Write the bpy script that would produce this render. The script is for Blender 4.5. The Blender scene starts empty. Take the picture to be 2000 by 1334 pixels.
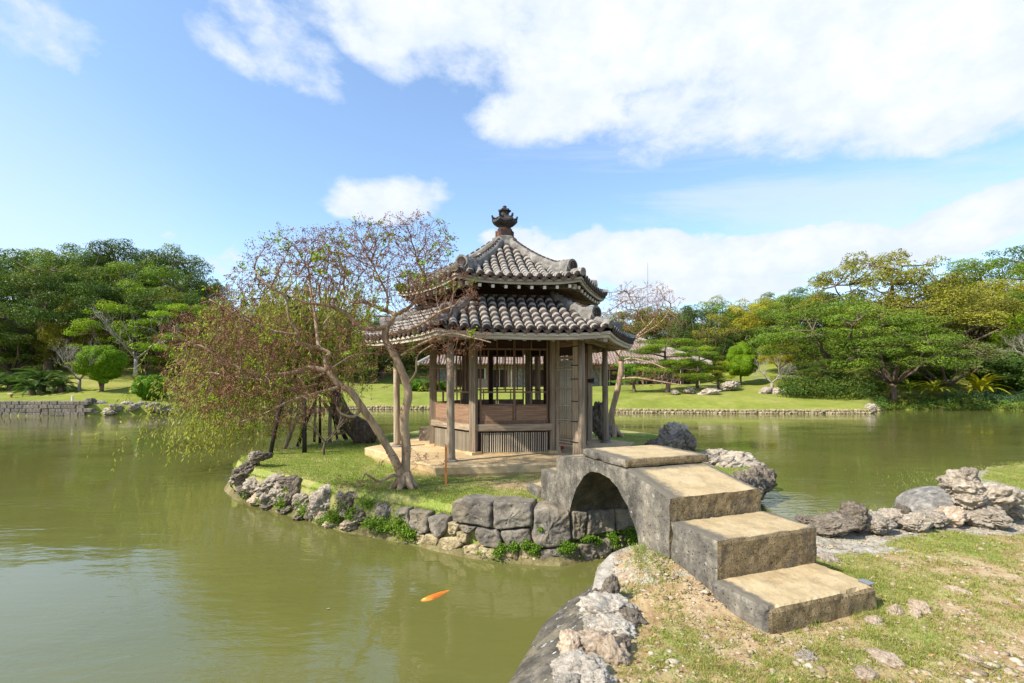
import bpy, bmesh, math, random
import numpy as np
from mathutils import Vector, Matrix, noise as mn
PI = math.pi
R = math.radians
rng = np.random.default_rng(11)
random.seed(5)
sc = bpy.context.scene
col = sc.collection

# ------------------------------------------------------------------ camera
F, U0, VH, EYE = 960.0, 1000.0, 745.0, 2.08
cd = bpy.data.cameras.new('camera')
cam = bpy.data.objects.new('camera', cd)
col.objects.link(cam)
cam.location = (0, 0, EYE)
cam.rotation_euler = (R(90), 0, 0)
cd.sensor_width = 36.0
cd.lens = F / 2000 * 36
cd.shift_y = (VH - 667) / 2000
cd.clip_start = 0.05
cd.clip_end = 3000
sc.camera = cam

# ------------------------------------------------------------------ light
SUN_EL, SUN_AZ = 44.0, -120.0     # azimuth from +Y towards +X
SUN_STR, SKY_STR, EXPO = 5.0, 0.15, 0.6
to_sun = Vector((math.sin(R(SUN_AZ)) * math.cos(R(SUN_EL)), math.cos(R(SUN_AZ)) * math.cos(R(SUN_EL)), math.sin(R(SUN_EL))))
sd = bpy.data.lights.new('sun', 'SUN')
sd.energy = SUN_STR
sd.angle = R(1.2)
sd.color = (1.0, 0.93, 0.81)
sun = bpy.data.objects.new('sun', sd)
col.objects.link(sun)
sun.rotation_euler = (-to_sun).to_track_quat('-Z', 'Y').to_euler()
sun.location = (-20, -10, 40)


def pix_dir(u, v):
    return Vector(((u - U0) / F, 1.0, (VH - v) / F)).normalized()


def build_world():
    w = bpy.data.worlds.new('World')
    sc.world = w
    w.use_nodes = True
    nt = w.node_tree
    nt.nodes.clear()
    N, L = nt.nodes, nt.links

    def nd(t, **k):
        n = N.new(t)
        for a, b in k.items():
            setattr(n, a, b)
        return n

    def math_(op, a, b=None, c=None):
        n = nd('ShaderNodeMath', operation=op)
        for i, x in enumerate((a, b, c)):
            if x is None:
                continue
            if isinstance(x, (int, float)):
                n.inputs[i].default_value = x
            else:
                L.new(x, n.inputs[i])
        return n.outputs[0]

    def smooth(x, a, b):
        n = nd('ShaderNodeMapRange', interpolation_type='SMOOTHSTEP')
        L.new(x, n.inputs[0])
        n.inputs[1].default_value, n.inputs[2].default_value = a, b
        return n.outputs[0]
    sky = nd('ShaderNodeTexSky', sky_type='NISHITA')
    sky.sun_disc = False
    sky.sun_elevation = R(SUN_EL)
    sky.sun_rotation = R(SUN_AZ)
    sky.air_density, sky.dust_density, sky.ozone_density = 1.0, 0.8, 2.2
    tc = nd('ShaderNodeTexCoord')
    sep = nd('ShaderNodeSeparateXYZ')
    L.new(tc.outputs['Generated'], sep.inputs[0])
    x, y, z = sep.outputs
    az = math_('ARCTAN2', x, y)
    el = math_('ARCSINE', z)
    # noise on a cloud deck seen in perspective, softened near the horizon
    zz = math_('ADD', math_('MAXIMUM', z, 0.0), 0.22)
    cmb = nd('ShaderNodeCombineXYZ')
    L.new(math_('DIVIDE', x, zz), cmb.inputs[0])
    L.new(math_('DIVIDE', y, zz), cmb.inputs[1])
    L.new(math_('MULTIPLY', z, 1.3), cmb.inputs[2])

    def noise_(vec, scale, detail, rough, dist=0.0, off=(0, 0, 0), scl=(1, 1, 1)):
        mp = nd('ShaderNodeMapping')
        mp.inputs['Location'].default_value = off
        mp.inputs['Scale'].default_value = scl
        L.new(vec, mp.inputs[0])
        n = nd('ShaderNodeTexNoise')
        L.new(mp.outputs[0], n.inputs['Vector'])
        n.inputs['Scale'].default_value = scale
        n.inputs['Detail'].default_value = detail
        n.inputs['Roughness'].default_value = rough
        n.inputs['Distortion'].default_value = dist
        return n.outputs[0]
    dirv = tc.outputs['Generated']
    n1 = noise_(dirv, 4.5, 10, 0.62, 0.15, (3.1, 0, 0), (1, 1, 1.7))
    n2 = noise_(dirv, 15.0, 8, 0.6, 0.1, (0, 7, 0), (1, 1, 1.5))
    ns = noise_(cmb.outputs[0], 1.3, 8, 0.66, 0.6, (1, 2, 3), (0.45, 1.3, 1))
    azel = nd('ShaderNodeCombineXYZ')
    L.new(az, azel.inputs[0])
    L.new(el, azel.inputs[1])
    # (u, v, ru, rv, amp, tilt) of cloud masses in the photograph turned into directions
    blobs = [(720, 70, 130, 70, 0.85, -30), (1070, 215, 130, 75, 1.0, 0), (1330, 40, 560, 150, 1.25, 0), (1720, 60, 520, 210, 1.3, 0), (1010, 40, 400, 90, 1.15, 0),
             (1080, 165, 230, 90, 1.0, -25), (1450, 190, 360, 95, 1.0, 0), (1900, 130, 300, 150, 1.2, 0),
             (1060, 250, 90, 50, 0.75, 0), (560, 85, 210, 80, 0.50, -22), (430, 75, 80, 60, 0.50, -30),
             (610, 130, 80, 50, 0.5, 0), (70, 50, 170, 95, 0.66, 0), (20, 10, 160, 90, 0.6, 0),
             (745, 397, 112, 46, 1.02, 6), (785, 372, 62, 30, 0.8, 0),
             (1250, 500, 190, 50, 1.15, 0), (1470, 500, 260, 46, 1.15, 0), (1000, 470, 70, 42, 0.95, 0),
             (1390, 565, 210, 36, 0.85, 0), (1120, 520, 90, 50, 1.0, 0), (1290, 470, 80, 26, 1.0, 0), (1600, 478, 60, 22, 0.8, 0),
             (1890, 435, 180, 50, 1.15, 8), (1990, 390, 90, 50, 1.1, 0), (1720, 500, 180, 30, 0.7, 0), (2150, 350, 160, 90, 1.1, 0),
             (300, 455, 60, 22, 0.5, 0), (450, 510, 130, 50, 0.42, 0), (150, 540, 240, 60, 0.35, 0),
             (2300, 100, 350, 250, 1.1, 0), (1300, -500, 900, 250, 0.9, 0)]
    acc = None
    for (u, v, ru, rv, amp, tilt) in blobs:
        d = math.hypot(F, u - U0)
        a0, e0 = math.atan2(u - U0, F), math.atan2(VH - v, d)
        ra, re_ = ru * F / d ** 2, rv / d * math.cos(e0) ** 2
        mp = nd('ShaderNodeMapping')
        mp.vector_type = 'TEXTURE'
        mp.inputs['Location'].default_value = (a0, e0, 0)
        mp.inputs['Rotation'].default_value = (0, 0, R(tilt))
        mp.inputs['Scale'].default_value = (ra, re_, 1)
        L.new(azel.outputs[0], mp.inputs[0])
        ln = nd('ShaderNodeVectorMath', operation='LENGTH')
        L.new(mp.outputs[0], ln.inputs[0])
        b = math_('MULTIPLY', smooth(ln.outputs['Value'], 1.7, 0.25), amp)
        acc = b if acc is None else math_('MAXIMUM', acc, b)
    f = math_('ADD', math_('MULTIPLY', math_('SUBTRACT', n1, 0.5), 2.0), math_('MULTIPLY', math_('SUBTRACT', n2, 0.5), 0.75))
    # the same broken cloud goes on behind the camera
    behind = smooth(y, 0.15, -0.35)
    base = math_('MULTIPLY', behind, 0.42)
    dens = math_('ADD', math_('MAXIMUM', acc, base), f)
    soft, crisp = smooth(dens, 0.20, 0.88), smooth(dens, 0.40, 0.68)
    lowm = smooth(el, 0.36, 0.26)
    mask = math_('ADD', math_('MULTIPLY', soft, math_('SUBTRACT', 1.0, lowm)), math_('MULTIPLY', crisp, lowm))
    # thin streaks
    st_area = smooth(az, -0.35, 0.25)
    st_low = smooth(el, 0.05, 0.17)
    streak = math_('MULTIPLY', math_('MULTIPLY', smooth(ns, 0.42, 0.68), st_area), math_('MULTIPLY', st_low, 0.62))
    haze = math_('ADD', math_('MULTIPLY', smooth(el, 0.34, 0.0), 0.26), 0.10)
    leftwhite = math_('MULTIPLY', smooth(az, -0.30, -0.95), smooth(el, 0.62, 0.1))
    veil = math_('MAXIMUM', haze, math_('MULTIPLY', leftwhite, 0.68))
    m2 = math_('MAXIMUM', mask, math_('MAXIMUM', streak, veil))
    m2 = math_('MINIMUM', m2, 1.0)
    m2 = math_('MULTIPLY', m2, smooth(z, -0.05, 0.0))
    hs = nd('ShaderNodeHueSaturation')
    hs.inputs['Hue'].default_value = 0.498
    hs.inputs['Saturation'].default_value = 1.08
    hs.inputs['Value'].default_value = 1.3
    L.new(sky.outputs[0], hs.inputs['Color'])
    bg = nd('ShaderNodeBackground')
    bg.inputs[1].default_value = SKY_STR
    L.new(hs.outputs[0], bg.inputs[0])
    # cloud tone: bright tops, faintly grey-blue bellies
    shade = smooth(math_('ADD', math_('MULTIPLY', dens, 0.5), n2), 0.7, 1.5)
    mx = nd('ShaderNodeMixRGB')
    mx.inputs[1].default_value = (0.56, 0.63, 0.74, 1)
    mx.inputs[2].default_value = (0.72, 0.735, 0.76, 1)
    L.new(shade, mx.inputs[0])
    bc = nd('ShaderNodeBackground')
    bc.inputs[1].default_value = 0.96
    L.new(mx.outputs[0], bc.inputs[0])
    ms = nd('ShaderNodeMixShader')
    L.new(m2, ms.inputs[0])
    L.new(bg.outputs[0], ms.inputs[1])
    L.new(bc.outputs[0], ms.inputs[2])
    out = nd('ShaderNodeOutputWorld')
    L.new(ms.outputs[0], out.inputs[0])


build_world()
sc.view_settings.view_transform = 'Standard'
sc.view_settings.look = 'None'
sc.view_settings.gamma = 1
sc.view_settings.exposure = EXPO
sc.view_settings.use_curve_mapping = False
sc.cycles.max_bounces = 6
sc.cycles.transparent_max_bounces = 12
sc.cycles.caustics_reflective = False
sc.cycles.caustics_refractive = False


# ------------------------------------------------------------------ pixel helpers
def G(u, v, z=0.0):
    """world point where the ray through photo pixel u,v meets height z"""
    Y = (EYE - z) * F / (v - VH)
    return Vector(((u - U0) / F * Y, Y, z))


def P(u, v, Y):
    return Vector(((u - U0) / F * Y, Y, EYE + (VH - v) / F * Y))


# ------------------------------------------------------------------ materials
class NT:
    def __init__(s, name):
        s.m = bpy.data.materials.new(name)
        s.m.use_nodes = True
        s.t = s.m.node_tree
        s.t.nodes.clear()
        s.tc = s.n('ShaderNodeTexCoord')
        s.out = s.n('ShaderNodeOutputMaterial')

    def n(s, t, **k):
        x = s.t.nodes.new(t)
        for a, b in k.items():
            setattr(x, a, b)
        return x

    def l(s, a, b):
        s.t.links.new(a, b)

    def inp(s, sock, val):
        if isinstance(val, bpy.types.NodeSocket):
            s.l(val, sock)
        else:
            sock.default_value = val

    def noise(s, scale, detail=6, rough=0.6, dist=0.0, scl=(1, 1, 1), vec=None, off=(0, 0, 0)):
        mp = s.n('ShaderNodeMapping')
        mp.inputs['Scale'].default_value = scl
        mp.inputs['Location'].default_value = off
        s.l(vec or s.tc.outputs['Object'], mp.inputs[0])
        x = s.n('ShaderNodeTexNoise')
        s.l(mp.outputs[0], x.inputs['Vector'])
        x.inputs['Scale'].default_value = scale
        x.inputs['Detail'].default_value = detail
        x.inputs['Roughness'].default_value = rough
        x.inputs['Distortion'].default_value = dist
        return x.outputs[0]

    def voro(s, scale, feature='F1', scl=(1, 1, 1)):
        mp = s.n('ShaderNodeMapping')
        mp.inputs['Scale'].default_value = scl
        s.l(s.tc.outputs['Object'], mp.inputs[0])
        x = s.n('ShaderNodeTexVoronoi', feature=feature)
        s.l(mp.outputs[0], x.inputs['Vector'])
        x.inputs['Scale'].default_value = scale
        return x.outputs[0]

    def ramp(s, fac, stops):
        x = s.n('ShaderNodeValToRGB')
        e = x.color_ramp.elements
        while len(e) > 1:
            e.remove(e[0])
        e[0].position = stops[0][0]
        e[0].color = (*stops[0][1], 1)
        for p, c in stops[1:]:
            k = e.new(p)
            k.color = (*c, 1)
        s.l(fac, x.inputs[0])
        return x.outputs[0]

    def mix(s, fac, a, b, mode='MIX'):
        x = s.n('ShaderNodeMixRGB', blend_type=mode)
        s.inp(x.inputs[0], fac)
        for i, q in ((1, a), (2, b)):
            s.inp(x.inputs[i], (*q, 1) if isinstance(q, tuple) and len(q) == 3 else q)
        return x.outputs[0]

    def m_(s, op, a, b=0.0, clamp=False):
        x = s.n('ShaderNodeMath', operation=op)
        x.use_clamp = clamp
        s.inp(x.inputs[0], a)
        s.inp(x.inputs[1], b)
        return x.outputs[0]

    def step(s, x, a, b):
        n = s.n('ShaderNodeMapRange', interpolation_type='SMOOTHSTEP')
        s.l(x, n.inputs[0])
        n.inputs[1].default_value, n.inputs[2].default_value = a, b
        return n.outputs[0]

    def bump(s, h, strength=0.5, dist=0.02, prev=None):
        b = s.n('ShaderNodeBump')
        b.inputs['Strength'].default_value = strength
        b.inputs['Distance'].default_value = dist
        s.l(h, b.inputs['Height'])
        if prev:
            s.l(prev, b.inputs['Normal'])
        return b.outputs[0]

    def done(s, color, rough=0.85, normal=None, spec=0.3, **k):
        b = s.n('ShaderNodeBsdfPrincipled')
        s.inp(b.inputs['Base Color'], (*color, 1) if isinstance(color, tuple) and len(color) == 3 else color)
        s.inp(b.inputs['Roughness'], rough)
        b.inputs['Specular IOR Level'].default_value = spec
        if normal:
            s.l(normal, b.inputs['Normal'])
        for a, v in k.items():
            s.inp(b.inputs[a], v)
        s.l(b.outputs[0], s.out.inputs[0])
        return s.m


def rnd_tint(t, c, lo=0.82, hi=1.18):
    oi = t.n('ShaderNodeObjectInfo')
    mr = t.n('ShaderNodeMapRange')
    t.l(oi.outputs['Random'], mr.inputs[0])
    mr.inputs[3].default_value, mr.inputs[4].default_value = lo, hi
    cb = t.n('ShaderNodeCombineXYZ')
    for i in range(3):
        t.l(mr.outputs[0], cb.inputs[i])
    return t.mix(1.0, c, cb.outputs[0], 'MULTIPLY')


def stone_mat(name, stops, scale=6.0, bump=0.6, pits=True, world=False, speck=None, rand=True, bd=0.02, stain=None):
    t = NT(name)
    a = t.noise(scale, 9, 0.7, 0.3)
    c = t.ramp(a, stops)
    fine = t.noise(scale * 9, 5, 0.65)
    c = t.mix(0.55, c, t.ramp(fine, [(0.3, (0.62, 0.62, 0.62)), (0.7, (1.3, 1.3, 1.3))]), 'MULTIPLY')
    if stain:
        st = t.step(t.noise(scale * 0.45, 6, 0.7, 0.5, off=(5, 2, 1)), 0.48, 0.62)
        c = t.mix(t.m_('MULTIPLY', st, stain[1]), c, stain[0])
    if speck:
        sp = t.step(t.noise(scale * 3.5, 4, 0.5, off=(9, 9, 9)), 0.64, 0.72)
        c = t.mix(t.m_('MULTIPLY', sp, speck[1]), c, speck[0])
    if rand:
        c = rnd_tint(t, c)
    nrm = t.bump(a, bump, bd)
    nrm = t.bump(fine, bump * 0.8, bd * 0.35, nrm)
    if pits:
        v = t.voro(scale * 5)
        nrm = t.bump(t.step(v, 0.0, 0.35), bump, bd * 0.5, nrm)
        pm = t.m_('MULTIPLY', t.step(v, 0.16, 0.05), t.step(t.noise(scale * 1.4, 3, 0.5, off=(3, 3, 3)), 0.5, 0.6))
        c = t.mix(t.m_('MULTIPLY', pm, 0.7), c, (0.03, 0.025, 0.02))
    return t.done(c, 0.92, nrm, 0.15)


M = {}
M['coral'] = stone_mat('coral_limestone', [(0.27, (0.08, 0.064, 0.046)), (0.43, (0.28, 0.232, 0.175)), (0.57, (0.44, 0.38, 0.30)), (0.74, (0.60, 0.54, 0.45))], 3.0, 0.8, speck=((0.6, 0.58, 0.54), 0.5), bd=0.03)
M['coral_dark'] = stone_mat('dark_limestone', [(0.3, (0.05, 0.04, 0.03)), (0.5, (0.18, 0.148, 0.112)), (0.75, (0.38, 0.33, 0.262))], 3.0, 0.8, speck=((0.5, 0.5, 0.47), 0.5), bd=0.03)
M['coral_tan'] = stone_mat('tan_limestone', [(0.28, (0.15, 0.11, 0.07)), (0.5, (0.40, 0.31, 0.22)), (0.72, (0.56, 0.50, 0.41))], 2.4, 0.5, bd=0.03)
M['coral_pale'] = stone_mat('pale_coral_limestone', [(0.27, (0.12, 0.10, 0.075)), (0.42, (0.38, 0.33, 0.265)), (0.56, (0.55, 0.50, 0.42)), (0.74, (0.70, 0.66, 0.58))], 3.0, 0.8, speck=((0.75, 0.73, 0.68), 0.5), bd=0.03)
M['ashlar'] = stone_mat('weathered_block', [(0.28, (0.055, 0.048, 0.04)), (0.5, (0.165, 0.146, 0.12)), (0.72, (0.32, 0.285, 0.225))], 4, 0.6, speck=((0.5, 0.5, 0.46), 0.35), stain=((0.24, 0.19, 0.12), 0.5))
M['rubble'] = stone_mat('yellow_rubble', [(0.3, (0.10, 0.075, 0.04)), (0.5, (0.36, 0.29, 0.17)), (0.75, (0.55, 0.48, 0.33))], 7, 0.8, stain=((0.10, 0.08, 0.03), 0.6))
M['mossy'] = stone_mat('mossy_rubble', [(0.3, (0.05, 0.04, 0.02)), (0.5, (0.16, 0.13, 0.06)), (0.72, (0.30, 0.26, 0.14))], 5, 0.8, stain=((0.07, 0.10, 0.02), 0.6))
M['side'] = stone_mat('stained_bridge_stone', [(0.3, (0.075, 0.073, 0.07)), (0.5, (0.20, 0.19, 0.175)), (0.72, (0.36, 0.335, 0.29))], 3.2, 0.45, speck=((0.5, 0.5, 0.47), 0.4), rand=False, bd=0.012)
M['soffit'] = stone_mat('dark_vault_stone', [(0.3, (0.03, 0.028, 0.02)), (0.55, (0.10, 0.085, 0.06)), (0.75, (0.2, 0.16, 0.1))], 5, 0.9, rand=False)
M['riser'] = stone_mat('pitted_riser_stone', [(0.3, (0.085, 0.062, 0.032)), (0.5, (0.25, 0.185, 0.098)), (0.72, (0.42, 0.32, 0.18))], 11, 1.2, rand=False, stain=((0.09, 0.08, 0.07), 0.6), bd=0.02)
# worn tread: tan centre with dark weathered margins
def tread_mat():
    t = NT('worn_tread_stone')
    a = t.noise(5, 8, 0.7)
    g = t.noise(90, 3, 0.6)
    c = t.ramp(a, [(0.3, (0.30, 0.22, 0.12)), (0.5, (0.42, 0.325, 0.185)), (0.75, (0.50, 0.41, 0.25))])
    c = t.mix(t.m_('MULTIPLY', t.step(t.noise(34, 4, 0.6, off=(7, 7, 7)), 0.60, 0.68), 0.6), c, (0.22, 0.17, 0.10))
    c = t.mix(0.4, c, t.ramp(g, [(0.3, (0.7, 0.7, 0.7)), (0.7, (1.2, 1.2, 1.2))]), 'MULTIPLY')
    at = t.n('ShaderNodeAttribute')
    at.attribute_name = 'weathering'
    e = t.m_('ADD', at.outputs['Fac'], t.m_('MULTIPLY', t.m_('SUBTRACT', t.noise(14, 8, 0.75), 0.5), 1.1))
    c = t.mix(t.m_('MULTIPLY', t.step(e, 0.22, 0.8), 0.88), c, (0.10, 0.095, 0.082))
    n = t.bump(a, 0.25, 0.006)
    n = t.bump(g, 0.35, 0.004, n)
    return t.done(c, 0.93, n, 0.12)
M['tread'] = tread_mat()
M['concrete'] = stone_mat('tan_concrete', [(0.3, (0.40, 0.28, 0.14)), (0.5, (0.53, 0.39, 0.21)), (0.75, (0.62, 0.49, 0.30))], 1.3, 0.2, pits=False, rand=False, stain=((0.27, 0.2, 0.12), 0.5))
M['apron'] = stone_mat('dark_mortar_apron', [(0.3, (0.045, 0.04, 0.033)), (0.52, (0.10, 0.09, 0.074)), (0.75, (0.24, 0.215, 0.175))], 5.5, 0.8, rand=False, speck=((0.55, 0.54, 0.5), 0.75), stain=((0.33, 0.28, 0.18), 0.4))
M['plaster'] = stone_mat('weathered_plaster', [(0.3, (0.06, 0.055, 0.048)), (0.5, (0.20, 0.188, 0.165)), (0.72, (0.40, 0.38, 0.335))], 5, 0.5, pits=False, rand=False, stain=((0.14, 0.13, 0.125), 0.5))
M['mortar'] = stone_mat('lime_mortar', [(0.3, (0.12, 0.11, 0.095)), (0.5, (0.30, 0.28, 0.245)), (0.72, (0.50, 0.47, 0.42))], 12, 0.6, pits=False, bd=0.006)
M['tile'] = stone_mat('dark_clay_tile', [(0.3, (0.018, 0.013, 0.011)), (0.5, (0.050, 0.036, 0.030)), (0.75, (0.12, 0.092, 0.078))], 9, 0.5, pits=False, bd=0.005, speck=((0.4, 0.39, 0.33), 0.5))
M['finial'] = stone_mat('black_glazed_clay', [(0.3, (0.02, 0.02, 0.02)), (0.5, (0.05, 0.045, 0.045)), (0.75, (0.14, 0.13, 0.125))], 9, 0.4, pits=False, bd=0.005)
M['finial_red'] = stone_mat('red_clay', [(0.35, (0.025, 0.02, 0.018)), (0.55, (0.06, 0.04, 0.035)), (0.68, (0.34, 0.11, 0.06))], 9, 0.4, pits=False, bd=0.005)
M['house_tile'] = stone_mat('red_house_tile', [(0.3, (0.10, 0.06, 0.048)), (0.5, (0.20, 0.125, 0.095)), (0.75, (0.33, 0.245, 0.20))], 1.5, 0.4, pits=False, rand=False, stain=((0.35, 0.31, 0.28), 0.5))
M['house_mortar'] = stone_mat('house_mortar', [(0.3, (0.20, 0.18, 0.155)), (0.55, (0.34, 0.30, 0.26)), (0.75, (0.48, 0.44, 0.39))], 2, 0.4, pits=False, rand=False)


def bridge_side():
    t = NT('streaked_bridge_stone')
    a = t.noise(4.5, 9, 0.72, 0.3)
    f = t.noise(42, 5, 0.7)
    stv = t.noise(5.5, 6, 0.65, 0.6, (1, 1, 0.16))
    c = t.ramp(a, [(0.3, (0.055, 0.050, 0.044)), (0.5, (0.15, 0.137, 0.115)), (0.72, (0.30, 0.268, 0.21))])
    c = t.mix(0.75, c, t.ramp(stv, [(0.35, (0.50, 0.50, 0.52)), (0.52, (1.0, 1.0, 1.0)), (0.68, (1.45, 1.4, 1.3))]), 'MULTIPLY')
    c = t.mix(0.6, c, t.ramp(f, [(0.3, (0.55, 0.55, 0.55)), (0.7, (1.4, 1.4, 1.4))]), 'MULTIPLY')
    v = t.voro(26)
    pit = t.step(v, 0.20, 0.08)
    c = t.mix(t.m_('MULTIPLY', pit, 0.75), c, (0.03, 0.027, 0.022))
    lich = t.step(t.noise(16, 5, 0.6, off=(4, 4, 4)), 0.62, 0.70)
    c = t.mix(t.m_('MULTIPLY', lich, 0.45), c, (0.50, 0.49, 0.45))
    n = t.bump(a, 0.5, 0.02)
    n = t.bump(f, 0.6, 0.006, n)
    n = t.bump(t.step(v, 0.0, 0.3), 0.7, 0.008, n)
    return t.done(c, 0.93, n, 0.12)


M['side'] = bridge_side()


def wood_mat(name, c0, c1, c2, axis=2, rough=0.85, rand=True):
    t = NT(name)
    scl = [9, 9, 9]
    scl[axis] = 0.55
    a = t.noise(3.2, 8, 0.7, 0.4, tuple(scl))
    b = t.noise(1.3, 5, 0.6, 0.2)
    c = t.ramp(a, [(0.28, c0), (0.5, c1), (0.74, c2)])
    c = t.mix(0.45, c, t.ramp(b, [(0.3, (0.6, 0.58, 0.56)), (0.7, (1.25, 1.25, 1.25))]), 'MULTIPLY')
    if rand:
        c = rnd_tint(t, c, 0.8, 1.2)
    return t.done(c, rough, t.bump(a, 0.5, 0.006), 0.2)


for k, ax in (('x', 0), ('y', 1), ('z', 2)):
    M['wood_' + k] = wood_mat('grey_wood_' + k, (0.11, 0.08, 0.054), (0.29, 0.225, 0.158), (0.46, 0.378, 0.28), ax)
    M['brown_' + k] = wood_mat('brown_wood_' + k, (0.10, 0.054, 0.032), (0.23, 0.14, 0.088), (0.35, 0.23, 0.155), ax)
M['pale_wood'] = wood_mat('pale_beam', (0.2, 0.17, 0.12), (0.42, 0.37, 0.29), (0.6, 0.55, 0.46), 0)
M['dark_wood'] = wood_mat('dark_wood', (0.018, 0.012, 0.010), (0.04, 0.024, 0.018), (0.08, 0.05, 0.038), 0)
M['bamboo'] = wood_mat('grey_bamboo', (0.19, 0.155, 0.11), (0.41, 0.35, 0.26), (0.60, 0.53, 0.41), 2)
M['orange_wood'] = wood_mat('orange_wood', (0.28, 0.10, 0.025), (0.42, 0.17, 0.045), (0.5, 0.22, 0.07), 2)
M['char_wood'] = wood_mat('charred_prop', (0.014, 0.012, 0.01), (0.035, 0.028, 0.022), (0.08, 0.065, 0.05), 2)
M['white_end'] = NT('white_painted_end').done((0.72, 0.70, 0.64), 0.8)
M['rope'] = NT('black_palm_rope').done((0.02, 0.018, 0.016), 0.9)
M['metal'] = NT('galvanised_metal').done((0.3, 0.32, 0.34), 0.5, Metallic=0.6)
M['red_cloth'] = NT('red_paint').done((0.42, 0.02, 0.02), 0.6)
M['cream'] = NT('cream_paint').done((0.62, 0.58, 0.5), 0.8)


def bark_mat(name, c0, c1, c2, scale=6, bump=0.6):
    t = NT(name)
    a = t.noise(scale, 8, 0.7, 0.6, (2.2, 2.2, 0.5))
    c = t.ramp(a, [(0.3, c0), (0.5, c1), (0.72, c2)])
    return t.done(c, 0.9, t.bump(a, bump, 0.02), 0.15)


M['bark'] = bark_mat('brown_bark', (0.05, 0.036, 0.026), (0.135, 0.098, 0.072), (0.25, 0.19, 0.145))
M['bark_pale'] = bark_mat('pale_bark', (0.12, 0.10, 0.08), (0.30, 0.265, 0.22), (0.46, 0.42, 0.37), 3)
M['bark_myrtle'] = bark_mat('myrtle_bark', (0.16, 0.10, 0.06), (0.36, 0.25, 0.155), (0.54, 0.415, 0.28), 5, 0.4)
M['twig'] = bark_mat('reddish_twig', (0.12, 0.06, 0.04), (0.22, 0.125, 0.085), (0.34, 0.22, 0.15), 5, 0.2)
M['bark_willow'] = bark_mat('furrowed_bark', (0.022, 0.016, 0.012), (0.10, 0.072, 0.052), (0.24, 0.18, 0.14), 9, 1.0)


def leaf_mat(name, base=None, trans=0.3, rough=0.45, var=0.5, hue=None):
    """base None: the object's own colour"""
    t = NT(name)
    if base is None:
        oi = t.n('ShaderNodeObjectInfo')
        c = oi.outputs['Color']
    else:
        r = t.n('ShaderNodeRGB')
        r.outputs[0].default_value = (*base, 1)
        c = r.outputs[0]
    at = t.n('ShaderNodeAttribute')
    at.attribute_name = 'tint'
    sp = t.n('ShaderNodeSeparateColor')
    t.l(at.outputs['Color'], sp.inputs[0])
    # r: brightness, g: yellowing
    c2 = t.mix(t.m_('MULTIPLY', sp.outputs[1], 0.8), c, hue or (0.26, 0.235, 0.03))
    mr = t.n('ShaderNodeMapRange')
    t.l(sp.outputs[0], mr.inputs[0])
    mr.inputs[3].default_value, mr.inputs[4].default_value = 1 - var, 1 + var * 1.3
    cb = t.n('ShaderNodeCombineXYZ')
    for i in range(3):
        t.l(mr.outputs[0], cb.inputs[i])
    c3 = t.mix(1.0, c2, cb.outputs[0], 'MULTIPLY')
    d = t.n('ShaderNodeBsdfPrincipled')
    t.l(c3, d.inputs['Base Color'])
    d.inputs['Roughness'].default_value = rough
    d.inputs['Specular IOR Level'].default_value = 0.12
    tr = t.n('ShaderNodeBsdfTranslucent')
    t.l(t.mix(1.0, c3, (1.25, 1.3, 0.6), 'MULTIPLY'), tr.inputs[0])
    ms = t.n('ShaderNodeMixShader')
    ms.inputs[0].default_value = trans
    t.l(d.outputs[0], ms.inputs[1])
    t.l(tr.outputs[0], ms.inputs[2])
    t.l(ms.outputs[0], t.out.inputs[0])
    return t.m


M['leaf'] = leaf_mat('tree_leaves')
M['willow_leaf'] = leaf_mat('willow_leaves', (0.29, 0.33, 0.07), 0.45, var=0.4, hue=(0.36, 0.27, 0.08))
M['myrtle_leaf'] = leaf_mat('myrtle_leaves', (0.21, 0.34, 0.02), 0.5)
M['seed'] = leaf_mat('dry_seed_heads', (0.17, 0.065, 0.045), 0.1, 0.8, 0.5, hue=(0.38, 0.18, 0.09))
M['blade'] = leaf_mat('grass_blades', (0.19, 0.27, 0.045), 0.4, var=0.4, hue=(0.42, 0.34, 0.14))
M['fern'] = leaf_mat('moss_fern', (0.11, 0.22, 0.02), 0.4, var=0.5)

# ------------------------------------------------------------------ mesh helpers


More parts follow.
